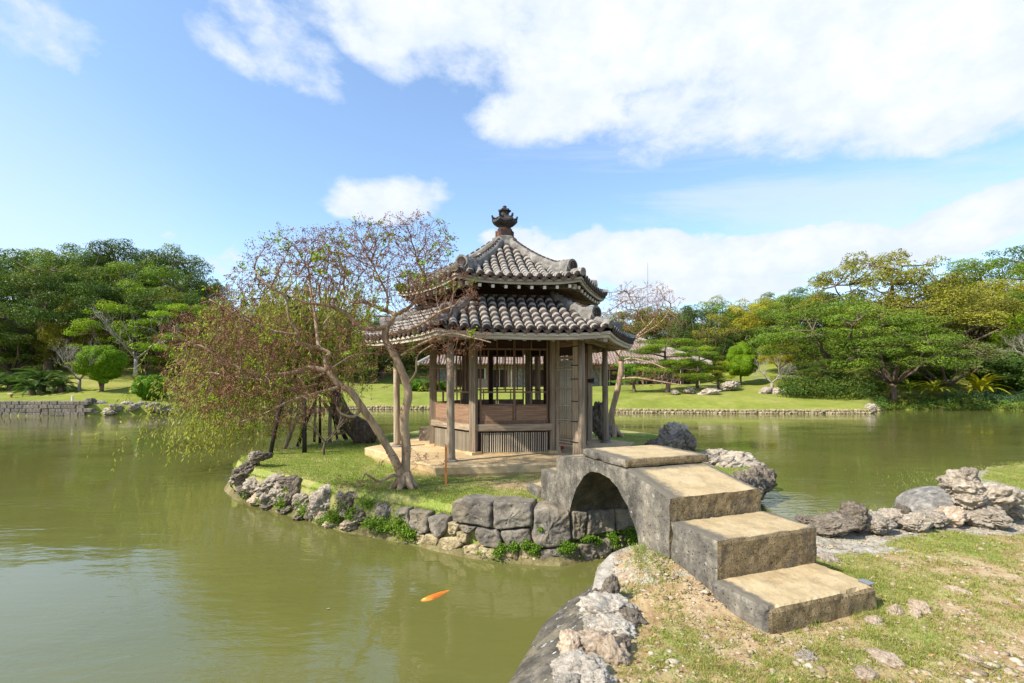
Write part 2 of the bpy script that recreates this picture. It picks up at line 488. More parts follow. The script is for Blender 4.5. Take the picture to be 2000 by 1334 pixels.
class MB:
    def __init__(s):
        s.v, s.f, s.mi, s.sm = [], [], [], False

    def add(s, vs, fs, mi=0):
        b = len(s.v)
        s.v.extend([tuple(x) for x in vs])
        for f in fs:
            s.f.append(tuple(i + b for i in f))
            s.mi.append(mi)
        return b

    def box(s, lo, hi, mi=0, mat=None):
        x0, y0, z0 = lo
        x1, y1, z1 = hi
        vs = [(x0, y0, z0), (x1, y0, z0), (x1, y1, z0), (x0, y1, z0), (x0, y0, z1), (x1, y0, z1), (x1, y1, z1), (x0, y1, z1)]
        if mat is not None:
            vs = [mat @ Vector(q) for q in vs]
        s.add(vs, [(0, 3, 2, 1), (4, 5, 6, 7), (0, 1, 5, 4), (1, 2, 6, 5), (2, 3, 7, 6), (3, 0, 4, 7)], mi)

    def beam(s, a, b, w, h, up=Vector((0, 0, 1)), mi=0):
        """box from a to b, width w (sideways), height h (along up), centred"""
        a, b = Vector(a), Vector(b)
        d = (b - a).normalized()
        sd_ = d.cross(up).normalized() * (w / 2)
        u = sd_.cross(d).normalized() * (h / 2)
        vs = [a - sd_ - u, a + sd_ - u, a + sd_ + u, a - sd_ + u, b - sd_ - u, b + sd_ - u, b + sd_ + u, b - sd_ + u]
        s.add(vs, [(0, 3, 2, 1), (4, 5, 6, 7), (0, 1, 5, 4), (1, 2, 6, 5), (2, 3, 7, 6), (3, 0, 4, 7)], mi)

    def tube(s, pts, rad, n=8, mi=0, cap=True, wob=0.0):
        pts = [Vector(p) for p in pts]
        if isinstance(rad, (int, float)):
            rad = [rad] * len(pts)
        rings = []
        prev = None
        for i, p in enumerate(pts):
            d = (pts[min(i + 1, len(pts) - 1)] - pts[max(i - 1, 0)])
            if d.length < 1e-9:
                d = Vector((0, 0, 1))
            d.normalize()
            if prev is None:
                a = Vector((0, 0, 1)) if abs(d.z) < 0.9 else Vector((1, 0, 0))
                x = d.cross(a).normalized()
            else:
                x = prev - d * prev.dot(d)
                x = x.normalized() if x.length > 1e-6 else d.cross(Vector((0.3, 0.8, 0.1))).normalized()
            prev = x
            y = d.cross(x)
            ring = []
            for k in range(n):
                t = 2 * PI * k / n
                r = rad[i]
                if wob:
                    r *= 1 + wob * mn.noise(Vector((p.x * 3 + math.cos(t) * 1.3, p.y * 3 + math.sin(t) * 1.3, p.z * 2.0)))
                ring.append(len(s.v))
                s.v.append(tuple(p + x * (math.cos(t) * r) + y * (math.sin(t) * r)))
            rings.append(ring)
        for i in range(len(rings) - 1):
            A, B = rings[i], rings[i + 1]
            for k in range(n):
                s.f.append((A[k], A[(k + 1) % n], B[(k + 1) % n], B[k]))
                s.mi.append(mi)
        if cap:
            s.f.append(tuple(reversed(rings[0])))
            s.mi.append(mi)
            s.f.append(tuple(rings[-1]))
            s.mi.append(mi)

    def build(s, name, mats, parent=None, smooth=False, loc=None, rot=None):
        me = bpy.data.meshes.new(name)
        me.from_pydata(s.v, [], s.f)
        if not isinstance(mats, (list, tuple)):
            mats = [mats]
        for m in mats:
            me.materials.append(m)
        if len(mats) > 1:
            me.polygons.foreach_set('material_index', s.mi)
        if smooth:
            me.polygons.foreach_set('use_smooth', [True] * len(me.polygons))
        me.update()
        return link(name, me, parent, loc, rot)


def link(name, me, parent=None, loc=None, rot=None):
    o = bpy.data.objects.new(name, me)
    col.objects.link(o)
    if parent is not None:
        o.parent = parent
    if loc is not None:
        o.location = loc
    if rot is not None:
        o.rotation_euler = rot
    return o


def tag(o, label=None, cat=None, group=None, kind=None):
    if label:
        o['label'] = label
    if cat:
        o['category'] = cat
    if group:
        o['group'] = group
    if kind:
        o['kind'] = kind
    return o


def empty(name, loc=(0, 0, 0), rz=0, **k):
    o = bpy.data.objects.new(name, None)
    o.empty_display_size = 0.2
    col.objects.link(o)
    o.location = loc
    o.rotation_euler = (0, 0, rz)
    return tag(o, **k)


def copy_tree(o, parent=None):
    c = o.copy()
    col.objects.link(c)
    if parent is not None:
        c.parent = parent
    for ch in list(o.children):
        copy_tree(ch, c)
    return c


def np_mesh(name, V, Fc, mat, tint=None, smooth=False, tris=False):
    """V (n,3) array; Fc (m,k) array"""
    me = bpy.data.meshes.new(name)
    k = Fc.shape[1]
    me.vertices.add(len(V))
    me.vertices.foreach_set('co', np.ascontiguousarray(V, dtype=np.float32).ravel())
    me.loops.add(Fc.size)
    me.loops.foreach_set('vertex_index', np.ascontiguousarray(Fc, dtype=np.int32).ravel())
    me.polygons.add(len(Fc))
    me.polygons.foreach_set('loop_start', np.arange(0, Fc.size, k, dtype=np.int32))
    if smooth:
        me.polygons.foreach_set('use_smooth', np.ones(len(Fc), dtype=bool))
    me.update(calc_edges=True)
    me.validate()
    for m in (mat if isinstance(mat, (list, tuple)) else [mat]):
        me.materials.append(m)
    if tint is not None:
        a = me.color_attributes.new('tint', 'FLOAT_COLOR', 'POINT')
        c = np.ones((len(V), 4), dtype=np.float32)
        c[:, 0] = tint[:, 0]
        c[:, 1] = tint[:, 1]
        a.data.foreach_set('color', c.ravel())
    return me


def unit(a):
    return a / np.maximum(np.linalg.norm(a, axis=1, keepdims=True), 1e-9)


def leaf_cloud(C, nrm, size, aspect=0.55, spread=0.8, tint=None, rg=rng, quad=True, drop=0.0):
    """rhombic leaves at C roughly facing nrm; returns V,F,tint per vertex"""
    n = len(C)
    nn = unit(nrm + rg.normal(0, spread, (n, 3)))
    r = rg.normal(0, 1, (n, 3))
    r[:, 2] -= drop
    a = unit(np.cross(nn, r))
    if drop:
        a = unit(r - nn * np.sum(r * nn, 1, keepdims=True))
    b = np.cross(nn, a)
    s = (size * rg.uniform(0.65, 1.35, n))[:, None] if np.isscalar(size) else (size * rg.uniform(0.7, 1.3, n))[:, None]
    if quad:
        V = np.stack([C - a * s * 0.5, C + b * s * aspect * 0.5, C + a * s * 0.5, C - b * s * aspect * 0.5], 1).reshape(-1, 3)
        Fc = np.arange(4 * n).reshape(n, 4)
        m = 4
    else:
        V = np.stack([C - a * s * 0.5 - b * s * aspect * 0.5, C - a * s * 0.5 + b * s * aspect * 0.5, C + a * s * 0.6], 1).reshape(-1, 3)
        Fc = np.arange(3 * n).reshape(n, 3)
        m = 3
    T = None if tint is None else np.repeat(tint, m, axis=0)
    return V, Fc, T


def lerp_tab(x, xs, ys):
    return float(np.interp(x, xs, ys))


def fbm(x, y, z=0.0, o=4, s=1.0):
    return mn.fractal(Vector((x * s, y * s, z * s)), 1.0, 2.0, o)

# ------------------------------------------------------------------ water
def water():
    t = NT('green_pond_water')
    vec = t.tc.outputs['Object']
    murk = t.noise(0.35, 4, 0.5)
    c = t.ramp(murk, [(0.3, (0.106, 0.109, 0.028)), (0.7, (0.130, 0.130, 0.036))])
    w1 = t.noise(2.2, 3, 0.5, 0.3, (0.35, 1.0, 1))
    w2 = t.noise(9.0, 3, 0.55, 0.4, (0.4, 1.0, 1))
    w3 = t.noise(0.5, 3, 0.5, 0.0, (0.5, 1.0, 1), off=(4, 1, 0))
    patch = t.step(w3, 0.38, 0.62)
    n = t.bump(w1, 0.13, 0.05)
    b = t.n('ShaderNodeBump')
    b.inputs['Distance'].default_value = 0.02
    t.l(t.m_('MULTIPLY', t.m_('ADD', patch, 0.18), 0.26), b.inputs['Strength'])
    t.l(w2, b.inputs['Height'])
    t.l(n, b.inputs['Normal'])
    m = t.done(c, 0.04, b.outputs[0], 0.5)
    p = [x for x in t.t.nodes if x.type == 'BSDF_PRINCIPLED'][0]
    p.inputs['IOR'].default_value = 1.62
    mb = MB()
    mb.add([(-160, -30, 0), (160, -30, 0), (160, 90, 0), (-160, 90, 0)], [(0, 1, 2, 3)])
    tag(mb.build('pond_water', m), kind='structure')


water()

# ------------------------------------------------------------------ far ground (one sheet, polar rows starting below the far shore)
SHORE = [(-2500, 806, 0), (-400, 812, 0), (0, 812, 0), (165, 812, 0), (330, 809, 0), (450, 803, 0), (700, 799.5, 0), (840, 799.5, 0), (1000, 801, 0), (1205, 806, 0),
         (1300, 807, 0), (1450, 808, 0), (1600, 808, 0), (1697, 808, 0), (1712, 803, 0), (1730, 800, 0), (2000, 801.5, 0), (2600, 806, 0), (5000, 822, 0)]
_su = [s[0] for s in SHORE]
_sv = [s[1] for s in SHORE]


def shoreY(u):
    return EYE * F / (lerp_tab(u, _su, _sv) - VH)


# profiles: at pixel column u, list of (distance Y beyond the shore, height)
DK = [0.0, 0.25, 2.0, 5.0, 10.0, 17.0, 26.0, 40.0, 60.0, 100.0, 600.0]
PROF = {-1500: [.5, .9, 1.3, 2.0, 3.0, 5, 8, 11, 12, 13, 14],
        0: [.90, .95, 1.2, 1.7, 2.5, 4, 7, 10, 11, 12, 13],
        330: [.45, .50, 1.0, 1.7, 2.6, 4.2, 7, 10, 11, 12, 13],
        450: [.30, .35, .8, 1.3, 2.0, 3.2, 5, 8, 10, 11, 12],
        700: [.25, .35, .6, .95, 1.25, 1.6, 2.0, 5, 8, 10, 12],
        1150: [.25, .35, .65, 1.0, 1.3, 1.6, 1.9, 5, 9, 11, 12],
        1400: [.25, .35, .8, 1.2, 1.5, 1.9, 2.6, 4.6, 8, 10, 12],
        1510: [.25, .35, .7, 1.1, 1.7, 2.8, 4.4, 6.5, 9, 11, 12],
        1650: [.25, .35, .6, .9, 1.6, 3.2, 5.4, 8, 11, 13, 14],
        1710: [.10, .30, .6, 1.1, 2.4, 4.2, 6.4, 9, 12, 14, 15],
        1900: [.10, .30, .7, 1.3, 2.8, 5.0, 7.6, 10.5, 13, 15, 16],
        2300: [.10, .30, .7, 1.4, 3.0, 5.4, 8.6, 12, 15, 17, 18],
        5000: [.10, .30, .7, 1.4, 3.0, 5.4, 8.6, 12, 15, 17, 18]}
_pu = sorted(PROF)


def farH(u, d):
    for i in range(len(_pu) - 1):
        if u <= _pu[i + 1] or i == len(_pu) - 2:
            a, b = _pu[i], _pu[i + 1]
            t = min(max((u - a) / (b - a), 0), 1)
            ha = lerp_tab(d, DK, PROF[a])
            hb = lerp_tab(d, DK, PROF[b])
            z = ha * (1 - t) + hb * t
            break
    Yw = shoreY(u) + d
    if d > 1:
        z += 0.12 * fbm((u - U0) / F * Yw, Yw, 0, 3, 0.12) * min(d / 6, 3)
    return z


def farZ(x, y):
    u = U0 + x / y * F
    return farH(u, max(y - shoreY(u), 0))


def far_ground():
    us = sorted(set(list(np.arange(-2400, 4900, 26).tolist()) + [1697, 1700, 1703, 1706, 1709, 1712, 1718]))
    ds = [-3.0, -0.15, 0.0, 0.25, 0.8, 1.5, 2.5, 3.5, 5, 6.5, 8, 10, 12, 14.5, 17, 20, 23, 26, 30, 35, 40, 48, 60, 80, 100, 200, 600]
    mb = MB()
    for d in ds:
        for u in us:
            Y = shoreY(u) + d
            z = -1.2 if d < -1 else (-0.25 if d < 0 else farH(u, d))
            mb.v.append(((u - U0) / F * Y, Y, z))
    n = len(us)
    for i in range(len(ds) - 1):
        for k in range(n - 1):
            mb.f.append((i * n + k, i * n + k + 1, (i + 1) * n + k + 1, (i + 1) * n + k))
            mb.mi.append(0)
    t = NT('far_lawn')
    a = t.noise(0.18, 6, 0.6)
    b = t.noise(2.5, 6, 0.7)
    c = t.ramp(a, [(0.32, (0.16, 0.19, 0.032)), (0.5, (0.21, 0.235, 0.042)), (0.68, (0.29, 0.275, 0.08))])
    c = t.mix(0.5, c, t.ramp(t.noise(0.9, 6, 0.7, off=(9, 2, 0)), [(0.32, (0.62, 0.70, 0.6)), (0.68, (1.3, 1.22, 1.2))]), 'MULTIPLY')
    c = t.mix(0.6, c, t.ramp(b, [(0.3, (0.7, 0.72, 0.7)), (0.7, (1.2, 1.2, 1.2))]), 'MULTIPLY')
    dry = t.step(t.noise(0.42, 5, 0.7, off=(3, 8, 0)), 0.56, 0.68)
    c = t.mix(t.m_('MULTIPLY', dry, 0.5), c, (0.33, 0.27, 0.12))
    m = t.done(c, 0.95, t.bump(b, 0.6, 0.05), 0.1)
    tag(mb.build('ground', m, smooth=True), kind='structure')


far_ground()

# ------------------------------------------------------------------ ground with painted cover amounts (grass / soil / stone)


def cover_mat():
    t = NT('turf_soil_and_stone')
    at = t.n('ShaderNodeAttribute')
    at.attribute_name = 'tint'
    sp = t.n('ShaderNodeSeparateColor')
    t.l(at.outputs['Color'], sp.inputs[0])
    gr, st = sp.outputs[0], sp.outputs[1]
    n1 = t.noise(7, 8, 0.7)
    n2 = t.noise(45, 5, 0.7)
    n3 = t.noise(1.7, 5, 0.6)
    soil = t.ramp(n1, [(0.3, (0.24, 0.145, 0.065)), (0.5, (0.40, 0.29, 0.155)), (0.7, (0.54, 0.44, 0.28))])
    soil = t.mix(0.4, soil, t.ramp(n2, [(0.3, (0.65, 0.62, 0.6)), (0.7, (1.25, 1.25, 1.25))]), 'MULTIPLY')
    grass = t.ramp(n2, [(0.3, (0.09, 0.12, 0.02)), (0.5, (0.19, 0.24, 0.045)), (0.7, (0.33, 0.34, 0.11))])
    grass = t.mix(t.m_('MULTIPLY', t.step(n3, 0.42, 0.60), 0.55), grass, (0.40, 0.33, 0.15))
    g = t.step(t.m_('ADD', gr, t.m_('MULTIPLY', t.m_('SUBTRACT', n1, 0.5), 1.5)), 0.3, 0.7)
    c = t.mix(g, soil, grass)
    stone = t.ramp(t.noise(9, 8, 0.75, off=(3, 3, 3)), [(0.3, (0.13, 0.11, 0.09)), (0.5, (0.36, 0.33, 0.28)), (0.7, (0.58, 0.54, 0.47))])
    s = t.step(t.m_('ADD', st, t.m_('MULTIPLY', t.m_('SUBTRACT', n1, 0.5), 1.0)), 0.4, 0.6)
    c = t.mix(s, c, stone)
    v = t.voro(22)
    n = t.bump(n1, 0.6, 0.03)
    n = t.bump(n2, 0.7, 0.012, n)
    n = t.bump(v, 0.4, 0.012, n)
    return t.done(c, 0.95, n, 0.1)


M['cover'] = cover_mat()


def paint(me, fn):
    a = me.color_attributes.new('tint', 'FLOAT_COLOR', 'POINT')
    arr = np.ones((len(me.vertices), 4), dtype=np.float32)
    for i, v in enumerate(me.vertices):
        g, s = fn(v.co.x, v.co.y, v.co.z)
        arr[i, 0], arr[i, 1] = g, s
    a.data.foreach_set('color', arr.ravel())


# near bank: the strip of shore the camera stands on, ruled between the waterline and a line behind the camera
BANK = [(-3.5, -0.6), (-1.4, 0.1), (-0.5, 1.0), (-0.12, 1.8), (0.16, 2.5), (0.40, 3.0), (0.53, 3.5), (0.63, 3.95), (0.74, 4.30), (0.88, 4.47), (1.25, 4.62), (2.05, 4.95), (2.7, 5.35), (3.3, 5.85), (3.9, 6.15),
        (4.6, 6.35), (5.4, 6.45), (6.3, 6.95), (7.2, 7.8), (8.3, 8.8), (11.0, 9.8), (18, 11), (40, 14)]


def polyline(pts, step):
    out = []
    for a, b in zip(pts[:-1], pts[1:]):
        a, b = Vector(a), Vector(b)
        n = max(1, int((b - a).length / step))
        for k in range(n):
            out.append(a.lerp(b, k / n))
    out.append(Vector(pts[-1]))
    return out


BR_O, BR_ROT = Vector((1.307, 4.06, 0)), math.atan2(0.351, 0.936)
_c, _s = math.cos(BR_ROT), math.sin(BR_ROT)


def br_local(x, y):
    dx, dy = x - BR_O.x, y - BR_O.y
    return dx * _c + dy * _s, -dx * _s + dy * _c


def smoothst(a, b, x):
    t = min(max((x - a) / ((b - a) or 1e-6), 0), 1)
    return t * t * (3 - 2 * t)


def nearZ(x, y):
    z = 0.475 + 0.030 * fbm(x, y, 0, 4, 0.9) + 0.018 * fbm(x, y, 3, 4, 4)
    w, t = br_local(x, y)
    if w < 0.3:
        z += 0.14 * smoothst(-0.95, 0.05, t) * smoothst(-0.75, -0.1, w)
    z += 0.10 * smoothst(4.8, 7, x) * smoothst(5, 7.5, y)
    return z


def near_cover(x, y, z):
    n = fbm(x, y, 5, 4, 1.1)
    w, t = br_local(x, y)
    g = 0.20 + 0.62 * n
    # greener: strip left of slab, far-right slope; barer: lower right
    g += 0.55 * math.exp(-((x - 1.15) / 0.45) ** 2 - ((y - 2.7) / 0.6) ** 2)
    g += 0.45 * smoothst(3.4, 4.8, y) * smoothst(2.0, 3.4, x)
    g += 0.7 * smoothst(6.2, 7.0, y) * smoothst(5.6, 6.6, x)
    g -= 0.35 * smoothst(1.7, 2.6, x) * smoothst(3.5, 2.7, y)
    d = shore_dist(x, y)
    s = 0.95 * smoothst(1.45, 0.95, d + 0.35 * n) if x > 2.3 and x < 7.2 and y > 4.6 else 0.75 * smoothst(0.35, 0.1, d)
    if w < 0.1 and -0.3 < t < 0.5:
        s = max(s, 0.45)
    return g, s


_bank_dense = polyline(BANK, 0.12)
_bd = np.array([(p.x, p.y) for p in _bank_dense])


def shore_dist(x, y):
    return float(np.sqrt(((_bd - (x, y)) ** 2).sum(1).min()))


def near_bank():
    B = _bank_dense
    n = len(B)
    rows = [-0.02, -0.012, 0.0, 0.02, 0.05] + list(np.linspace(0.09, 1, 70))
    mb = MB()
    for j, r in enumerate(rows):
        for i, b in enumerate(B):
            ax = max(b.x * 1.0, -2 + 3 * i / n) if b.x < 2 else b.x
            A = Vector((ax, -2.5))
            if r < 0:
                d = (b - A).normalized()
                p = b + d * (0.35 if j == 0 else 0.12)
                z = -0.7 if j == 0 else 0.0
            else:
                p = b.lerp(A, r ** 1.25)
                z = nearZ(p.x, p.y)
                if r == 0:
                    z = 0.25
                elif r <= 0.02:
                    z -= 0.07
            mb.v.append((p.x, p.y, z))
    for j in range(len(rows) - 1):
        for i in range(n - 1):
            mb.f.append((j * n + i, j * n + i + 1, (j + 1) * n + i + 1, (j + 1) * n + i)[::-1])
            mb.mi.append(0)
    o = mb.build('near_bank', M['cover'], smooth=True)
    paint(o.data, near_cover)
    tag(o, kind='structure')


near_bank()

ISL = [(-5.75, 10.0), (-5.45, 9.4), (-4.88, 8.75), (-3.92, 8.0), (-3.04, 7.40), (-2.29, 6.85), (-1.63, 6.50), (-1.2, 6.28), (-.70, 5.95), (-.17, 5.70), (.53, 5.60), (1.10, 5.82), (1.75, 6.12), (2.6, 6.65), (3.5, 7.4),
       (4.4, 8.5), (4.95, 9.6), (4.7, 10.5), (4.15, 11.3), (4.4, 12.6), (4.6, 14.4), (3.6, 16.0), (1.2, 17.0), (-1.4, 16.6), (-3.4, 15.0), (-4.5, 13.3), (-5.1, 11.9), (-5.35, 10.9)]
IC = Vector((-0.4, 11.0))


def islZ(x, y):
    return 0.535 + 0.035 * fbm(x, y, 9, 3, 0.5) + 0.014 * fbm(x, y, 2, 4, 3)


def isl_cover(x, y, z):
    n = fbm(x, y, 7, 4, 0.9)
    g = 0.72 + 0.4 * n
    # bare path between bridge and platform
    g -= 0.75 * math.exp(-((x - 0.25) / 0.55) ** 2 - ((y - 7.35) / 0.38) ** 2)
    g -= 0.25 * math.exp(-((x + 0.5) / 0.8) ** 2 - ((y - 7.3) / 0.4) ** 2)
    g += 0.4 * smoothst(-1.5, -3, x)
    return g, 0.0


def island():
    pts = polyline(ISL + [ISL[0]], 0.14)[:-1]
    n = len(pts)
    rows = [1.02, 0.985, 0.97] + list(np.linspace(0.955, 0.0, 46))
    mb = MB()
    for j, r in enumerate(rows):
        for p in pts:
            q = IC + (p - IC) * r
            z = -0.8 if j == 0 else (0.30 if j == 1 else (0.47 if j == 2 else islZ(q.x, q.y)))
            if j == 0:
                q = IC + (p - IC) * 0.985
            mb.v.append((q.x, q.y, z))
    for j in range(len(rows) - 1):
        for i in range(n):
            k = (i + 1) % n
            mb.f.append((j * n + i, j * n + k, (j + 1) * n + k, (j + 1) * n + i))
            mb.mi.append(0)
    o = mb.build('island_ground', M['cover'], smooth=True)
    paint(o.data, isl_cover)
    tag(o, kind='structure')


island()

# ------------------------------------------------------------------ rocks


def rock_mesh(name, seed, sub=5, amp=0.33, freq=1.35, craggy=0.5, flat=1.0, mat=None):
    bm = bmesh.new()
    bmesh.ops.create_icosphere(bm, subdivisions=sub, radius=1)
    off = Vector((seed * 3.7, seed * 1.3, seed * 2.1))
    for v in bm.verts:
        p = v.co.copy()
        q = p * freq + off
        d = 0.10 + amp * mn.fractal(q, 0.9, 2.1, 5)
        # angular facets and pits of coral limestone
        cell = mn.voronoi(q * 1.1)[0]
        d += craggy * 0.38 * (cell[1] - cell[0]) - 0.06 * craggy
        d += craggy * 0.22 * mn.fractal(q * 3.6, 0.8, 2.0, 4)
        d += craggy * 0.075 * mn.fractal(q * 11, 0.7, 2.0, 3)
        c3 = mn.voronoi(q * 6.5)[0]
        d -= craggy * 0.085 * smoothst(0.32, 0.08, c3[0])
        pit = mn.voronoi(q * 3.1 + Vector((5, 5, 5)))[0][0]
        d -= craggy * 0.30 * smoothst(0.34, 0.12, pit)
        v.co = p * (1 + d)
        v.co.z *= flat
    me = bpy.data.meshes.new(name)
    bm.to_mesh(me)
    bm.free()
    me.polygons.foreach_set('use_smooth', [sub >= 4] * len(me.polygons))
    me.materials.append(mat or M['coral'])
    return me


ROCKS = {k: [rock_mesh('rock_mesh', 11 * j + i, 5, mat=M[k], craggy=0.62 if k != 'coral_tan' else 0.5) for i in range(4)] for j, k in enumerate(('coral', 'coral_dark', 'coral_tan', 'coral_pale'))}
_rk = [0]


def rock(c, r, kind='coral', parent=None, name='rock', rz=None, **k):
    _rk[0] += 1
    me = ROCKS[kind][_rk[0] % 4]
    o = link(name, me, parent)
    base = parent.location if parent is not None else Vector((0, 0, 0))
    o.location = Vector(c) - base
    o.rotation_euler = (0.25 * math.sin(_rk[0] * 2.1), 0.25 * math.cos(_rk[0] * 1.7), _rk[0] * 1.9 if rz is None else rz)
    o.scale = r
    return tag(o, **k) if k else o


# stone block with slightly rounded, lumpy faces, from a polygon drawn on the wall face
def wall_base(u, inset=0.0):
    """point of the island waterline seen in pixel column u (front side)"""
    k = (u - U0) / F
    for a, b in zip(ISL[:14], ISL[1:15]):
        ka, kb = a[0] / a[1], b[0] / b[1]
        if ka <= k <= kb:
            den = (b[0] - a[0]) - k * (b[1] - a[1])
            t = (k * a[1] - a[0]) / den
            p = Vector(a).lerp(Vector(b), t)
            d = Vector((b[0] - a[0], b[1] - a[1])).normalized()
            return p, d
    return Vector((k * 6, 6)), Vector((1, 0))


def wall_point(u, v, batter=0.14):
    p, d = wall_base(u)
    Y = p.y
    for _ in range(4):
        z = EYE + (VH - v) / F * Y
        Y = p.y + batter * z
    return Vector(((u - U0) / F * Y, Y, z)), Vector((-d.y, d.x, 0)).normalized()


def wall_stone(poly, parent, mat, proud=0.05, deep=0.28):
    pts, nrm = [], None
    for (u, v) in poly:
        q, nn = wall_point(u, v)
        pts.append(q)
        nrm = nn if nrm is None else nrm + nn
    nrm = nrm.normalized()      # points away from the viewer (inland)
    if nrm.y < 0:
        nrm = -nrm
    c = sum(pts, Vector()) / len(pts)
    # densify outline
    dn = []
    for a, b in zip(pts, pts[1:] + pts[:1]):
        n = max(2, int((b - a).length / 0.022))
        for k in range(n):
            p = a.lerp(b, k / n)
            p += (p - c).normalized() * (0.014 * mn.fractal(p * 12, .8, 2, 3))
            dn.append(p)
    # round the corners
    for _ in range(1):
        dn = [(dn[i - 1] + dn[i] * 2 + dn[(i + 1) % len(dn)]) / 4 for i in range(len(dn))]
    n = len(dn)
    mb = MB()
    lv = [(1.0, deep), (1.0, 0.03), (0.995, 0.0), (0.965, -proud * 0.75), (0.90, -proud), (0.80, -proud * 1.02), (0.69, -proud * 1.05), (0.58, -proud * 1.05), (0.46, -proud * 1.05), (0.34, -proud * 1.05), (0.2, -proud * 1.05), (0.0, -proud * 1.05)]
    for s, dd in lv:
        for p in dn:
            q = c + (p - c) * s + nrm * dd
            q += nrm * ((0.026 * mn.fractal(q * 7, 0.8, 2, 5) + 0.014 * mn.fractal(q * 26, 0.6, 2, 4)) if dd < 0.02 else 0)
            mb.v.append(tuple(q - parent.location))
    for j in range(len(lv) - 1):
        for i in range(n):
            k = (i + 1) % n
            mb.f.append((j * n + i, j * n + k, (j + 1) * n + k, (j + 1) * n + i))
            mb.mi.append(0)
    return mb.build('stone', mat, parent, smooth=True)


def quay_wall():
    w = empty('stone_quay_wall', (0.2, 5.7, 0), label='grey stone block wall holding up the island bank beside the bridge arch', cat='wall')
    Z3 = lambda l: [(820 + .3 * x, 840 + .3 * y) for x, y in l]
    Z4 = lambda l: [(440 + .28 * x, 800 + .28 * y) for x, y in l]
    A, B, C = M['ashlar'], M['rubble'], M['coral_dark']
    L = [(Z3([(218, 458), (290, 440), (472, 470), (474, 632), (370, 608), (218, 588)]), A), (Z3([(482, 456), (730, 480), (737, 622), (516, 645), (484, 633)]), A),
         (Z3([(742, 510), (830, 497), (972, 522), (984, 700), (955, 745), (820, 765), (742, 735), (724, 690), (742, 620)]), A),
         (Z3([(988, 520), (1078, 520), (1062, 690), (1030, 705), (992, 710)]), A), (Z3([(1086, 520), (1260, 510), (1262, 655), (1070, 688)]), A), (Z3([(1266, 508), (1420, 500), (1440, 640), (1268, 654)]), A),
         (Z3([(374, 630), (515, 652), (543, 720), (520, 765), (400, 745), (362, 692)]), A), (Z3([(522, 652), (714, 636), (734, 740), (700, 762), (560, 758), (548, 720)]), A),
         (Z3([(62, 562), (120, 541), (200, 562), (188, 640), (130, 706), (77, 650)]), A), (Z3([(-10, 516), (52, 542), (60, 650), (20, 678), (-45, 640)]), A),
         (Z3([(196, 594), (262, 612), (240, 678), (192, 684)]), B), (Z3([(266, 612), (376, 626), (336, 664), (272, 650)]), A), (Z3([(242, 655), (318, 672), (305, 742), (250, 704)]), B),
         (Z3([(50, 668), (122, 706), (118, 755), (50, 742)]), B), (Z3([(132, 702), (238, 692), (282, 745), (200, 792), (130, 758)]), B), (Z3([(285, 752), (380, 745), (395, 810), (290, 800)]), B),
         (Z3([(385, 755), (500, 772), (498, 835), (398, 812)]), B), (Z3([(505, 772), (640, 768), (650, 850), (502, 835)]), B), (Z3([(645, 768), (768, 774), (780, 858), (654, 850)]), B),
         (Z3([(772, 776), (1022, 742), (1050, 850), (782, 868)]), A), (Z3([(1030, 738), (1228, 692), (1242, 822), (1056, 850)]), A), (Z3([(1234, 690), (1440, 648), (1450, 790), (1246, 820)]), A),
         (Z4([(1208, 682), (1292, 676), (1290, 818), (1202, 780)]), A), (Z4([(1298, 692), (1440, 712), (1412, 858), (1292, 820)]), A),
         (Z4([(1300, 850), (1400, 872), (1395, 930), (1320, 900)]), B), (Z4([(1200, 800), (1290, 835), (1310, 900), (1200, 880)]), B), (Z4([(1100, 800), (1195, 800), (1195, 880), (1100, 850)]), C),
         (Z3([(-50, 690), (45, 700), (48, 742), (-40, 730)]), B)]
    for poly, m in L:
        wall_stone(poly, w, m, proud=0.05 if m is A else 0.035)
    # packed core behind the face stones
    mb = MB()
    us = np.linspace(700, 1360, 40)
    for j, z in enumerate((-0.6, 0.15, 0.5)):
        for u in us:
            p, d = wall_base(u)
            q = Vector((p.x, p.y, 0)) + Vector((-d.y, d.x, 0)) * (0.10 + z * 0.14)
            mb.v.append((q.x - w.location.x, q.y - w.location.y, z + 0.03 * mn.noise(q * 3)))
    n = len(us)
    for j in range(2):
        for i in range(n - 1):
            mb.f.append((j * n + i, j * n + i + 1, (j + 1) * n + i + 1, (j + 1) * n + i))
    mb.mi = [0] * len(mb.f)
    mb.build('packed_core', M['rubble'], w, smooth=True)
    # rubble beyond the arch, round the right side of the island
    for i in range(16):
        t = i / 15
        p = Vector((1.9, 6.25)).lerp(Vector((4.3, 8.6)), t)
        rock((p.x + .08, p.y + 0.05, 0.28 + .1 * (i % 2)), (0.22, 0.17, 0.2), 'coral_dark', w, 'stone')


quay_wall()


def rim(u, dv=0):
    p, d = wall_base(u)
    return p, Vector((-d.y, d.x))


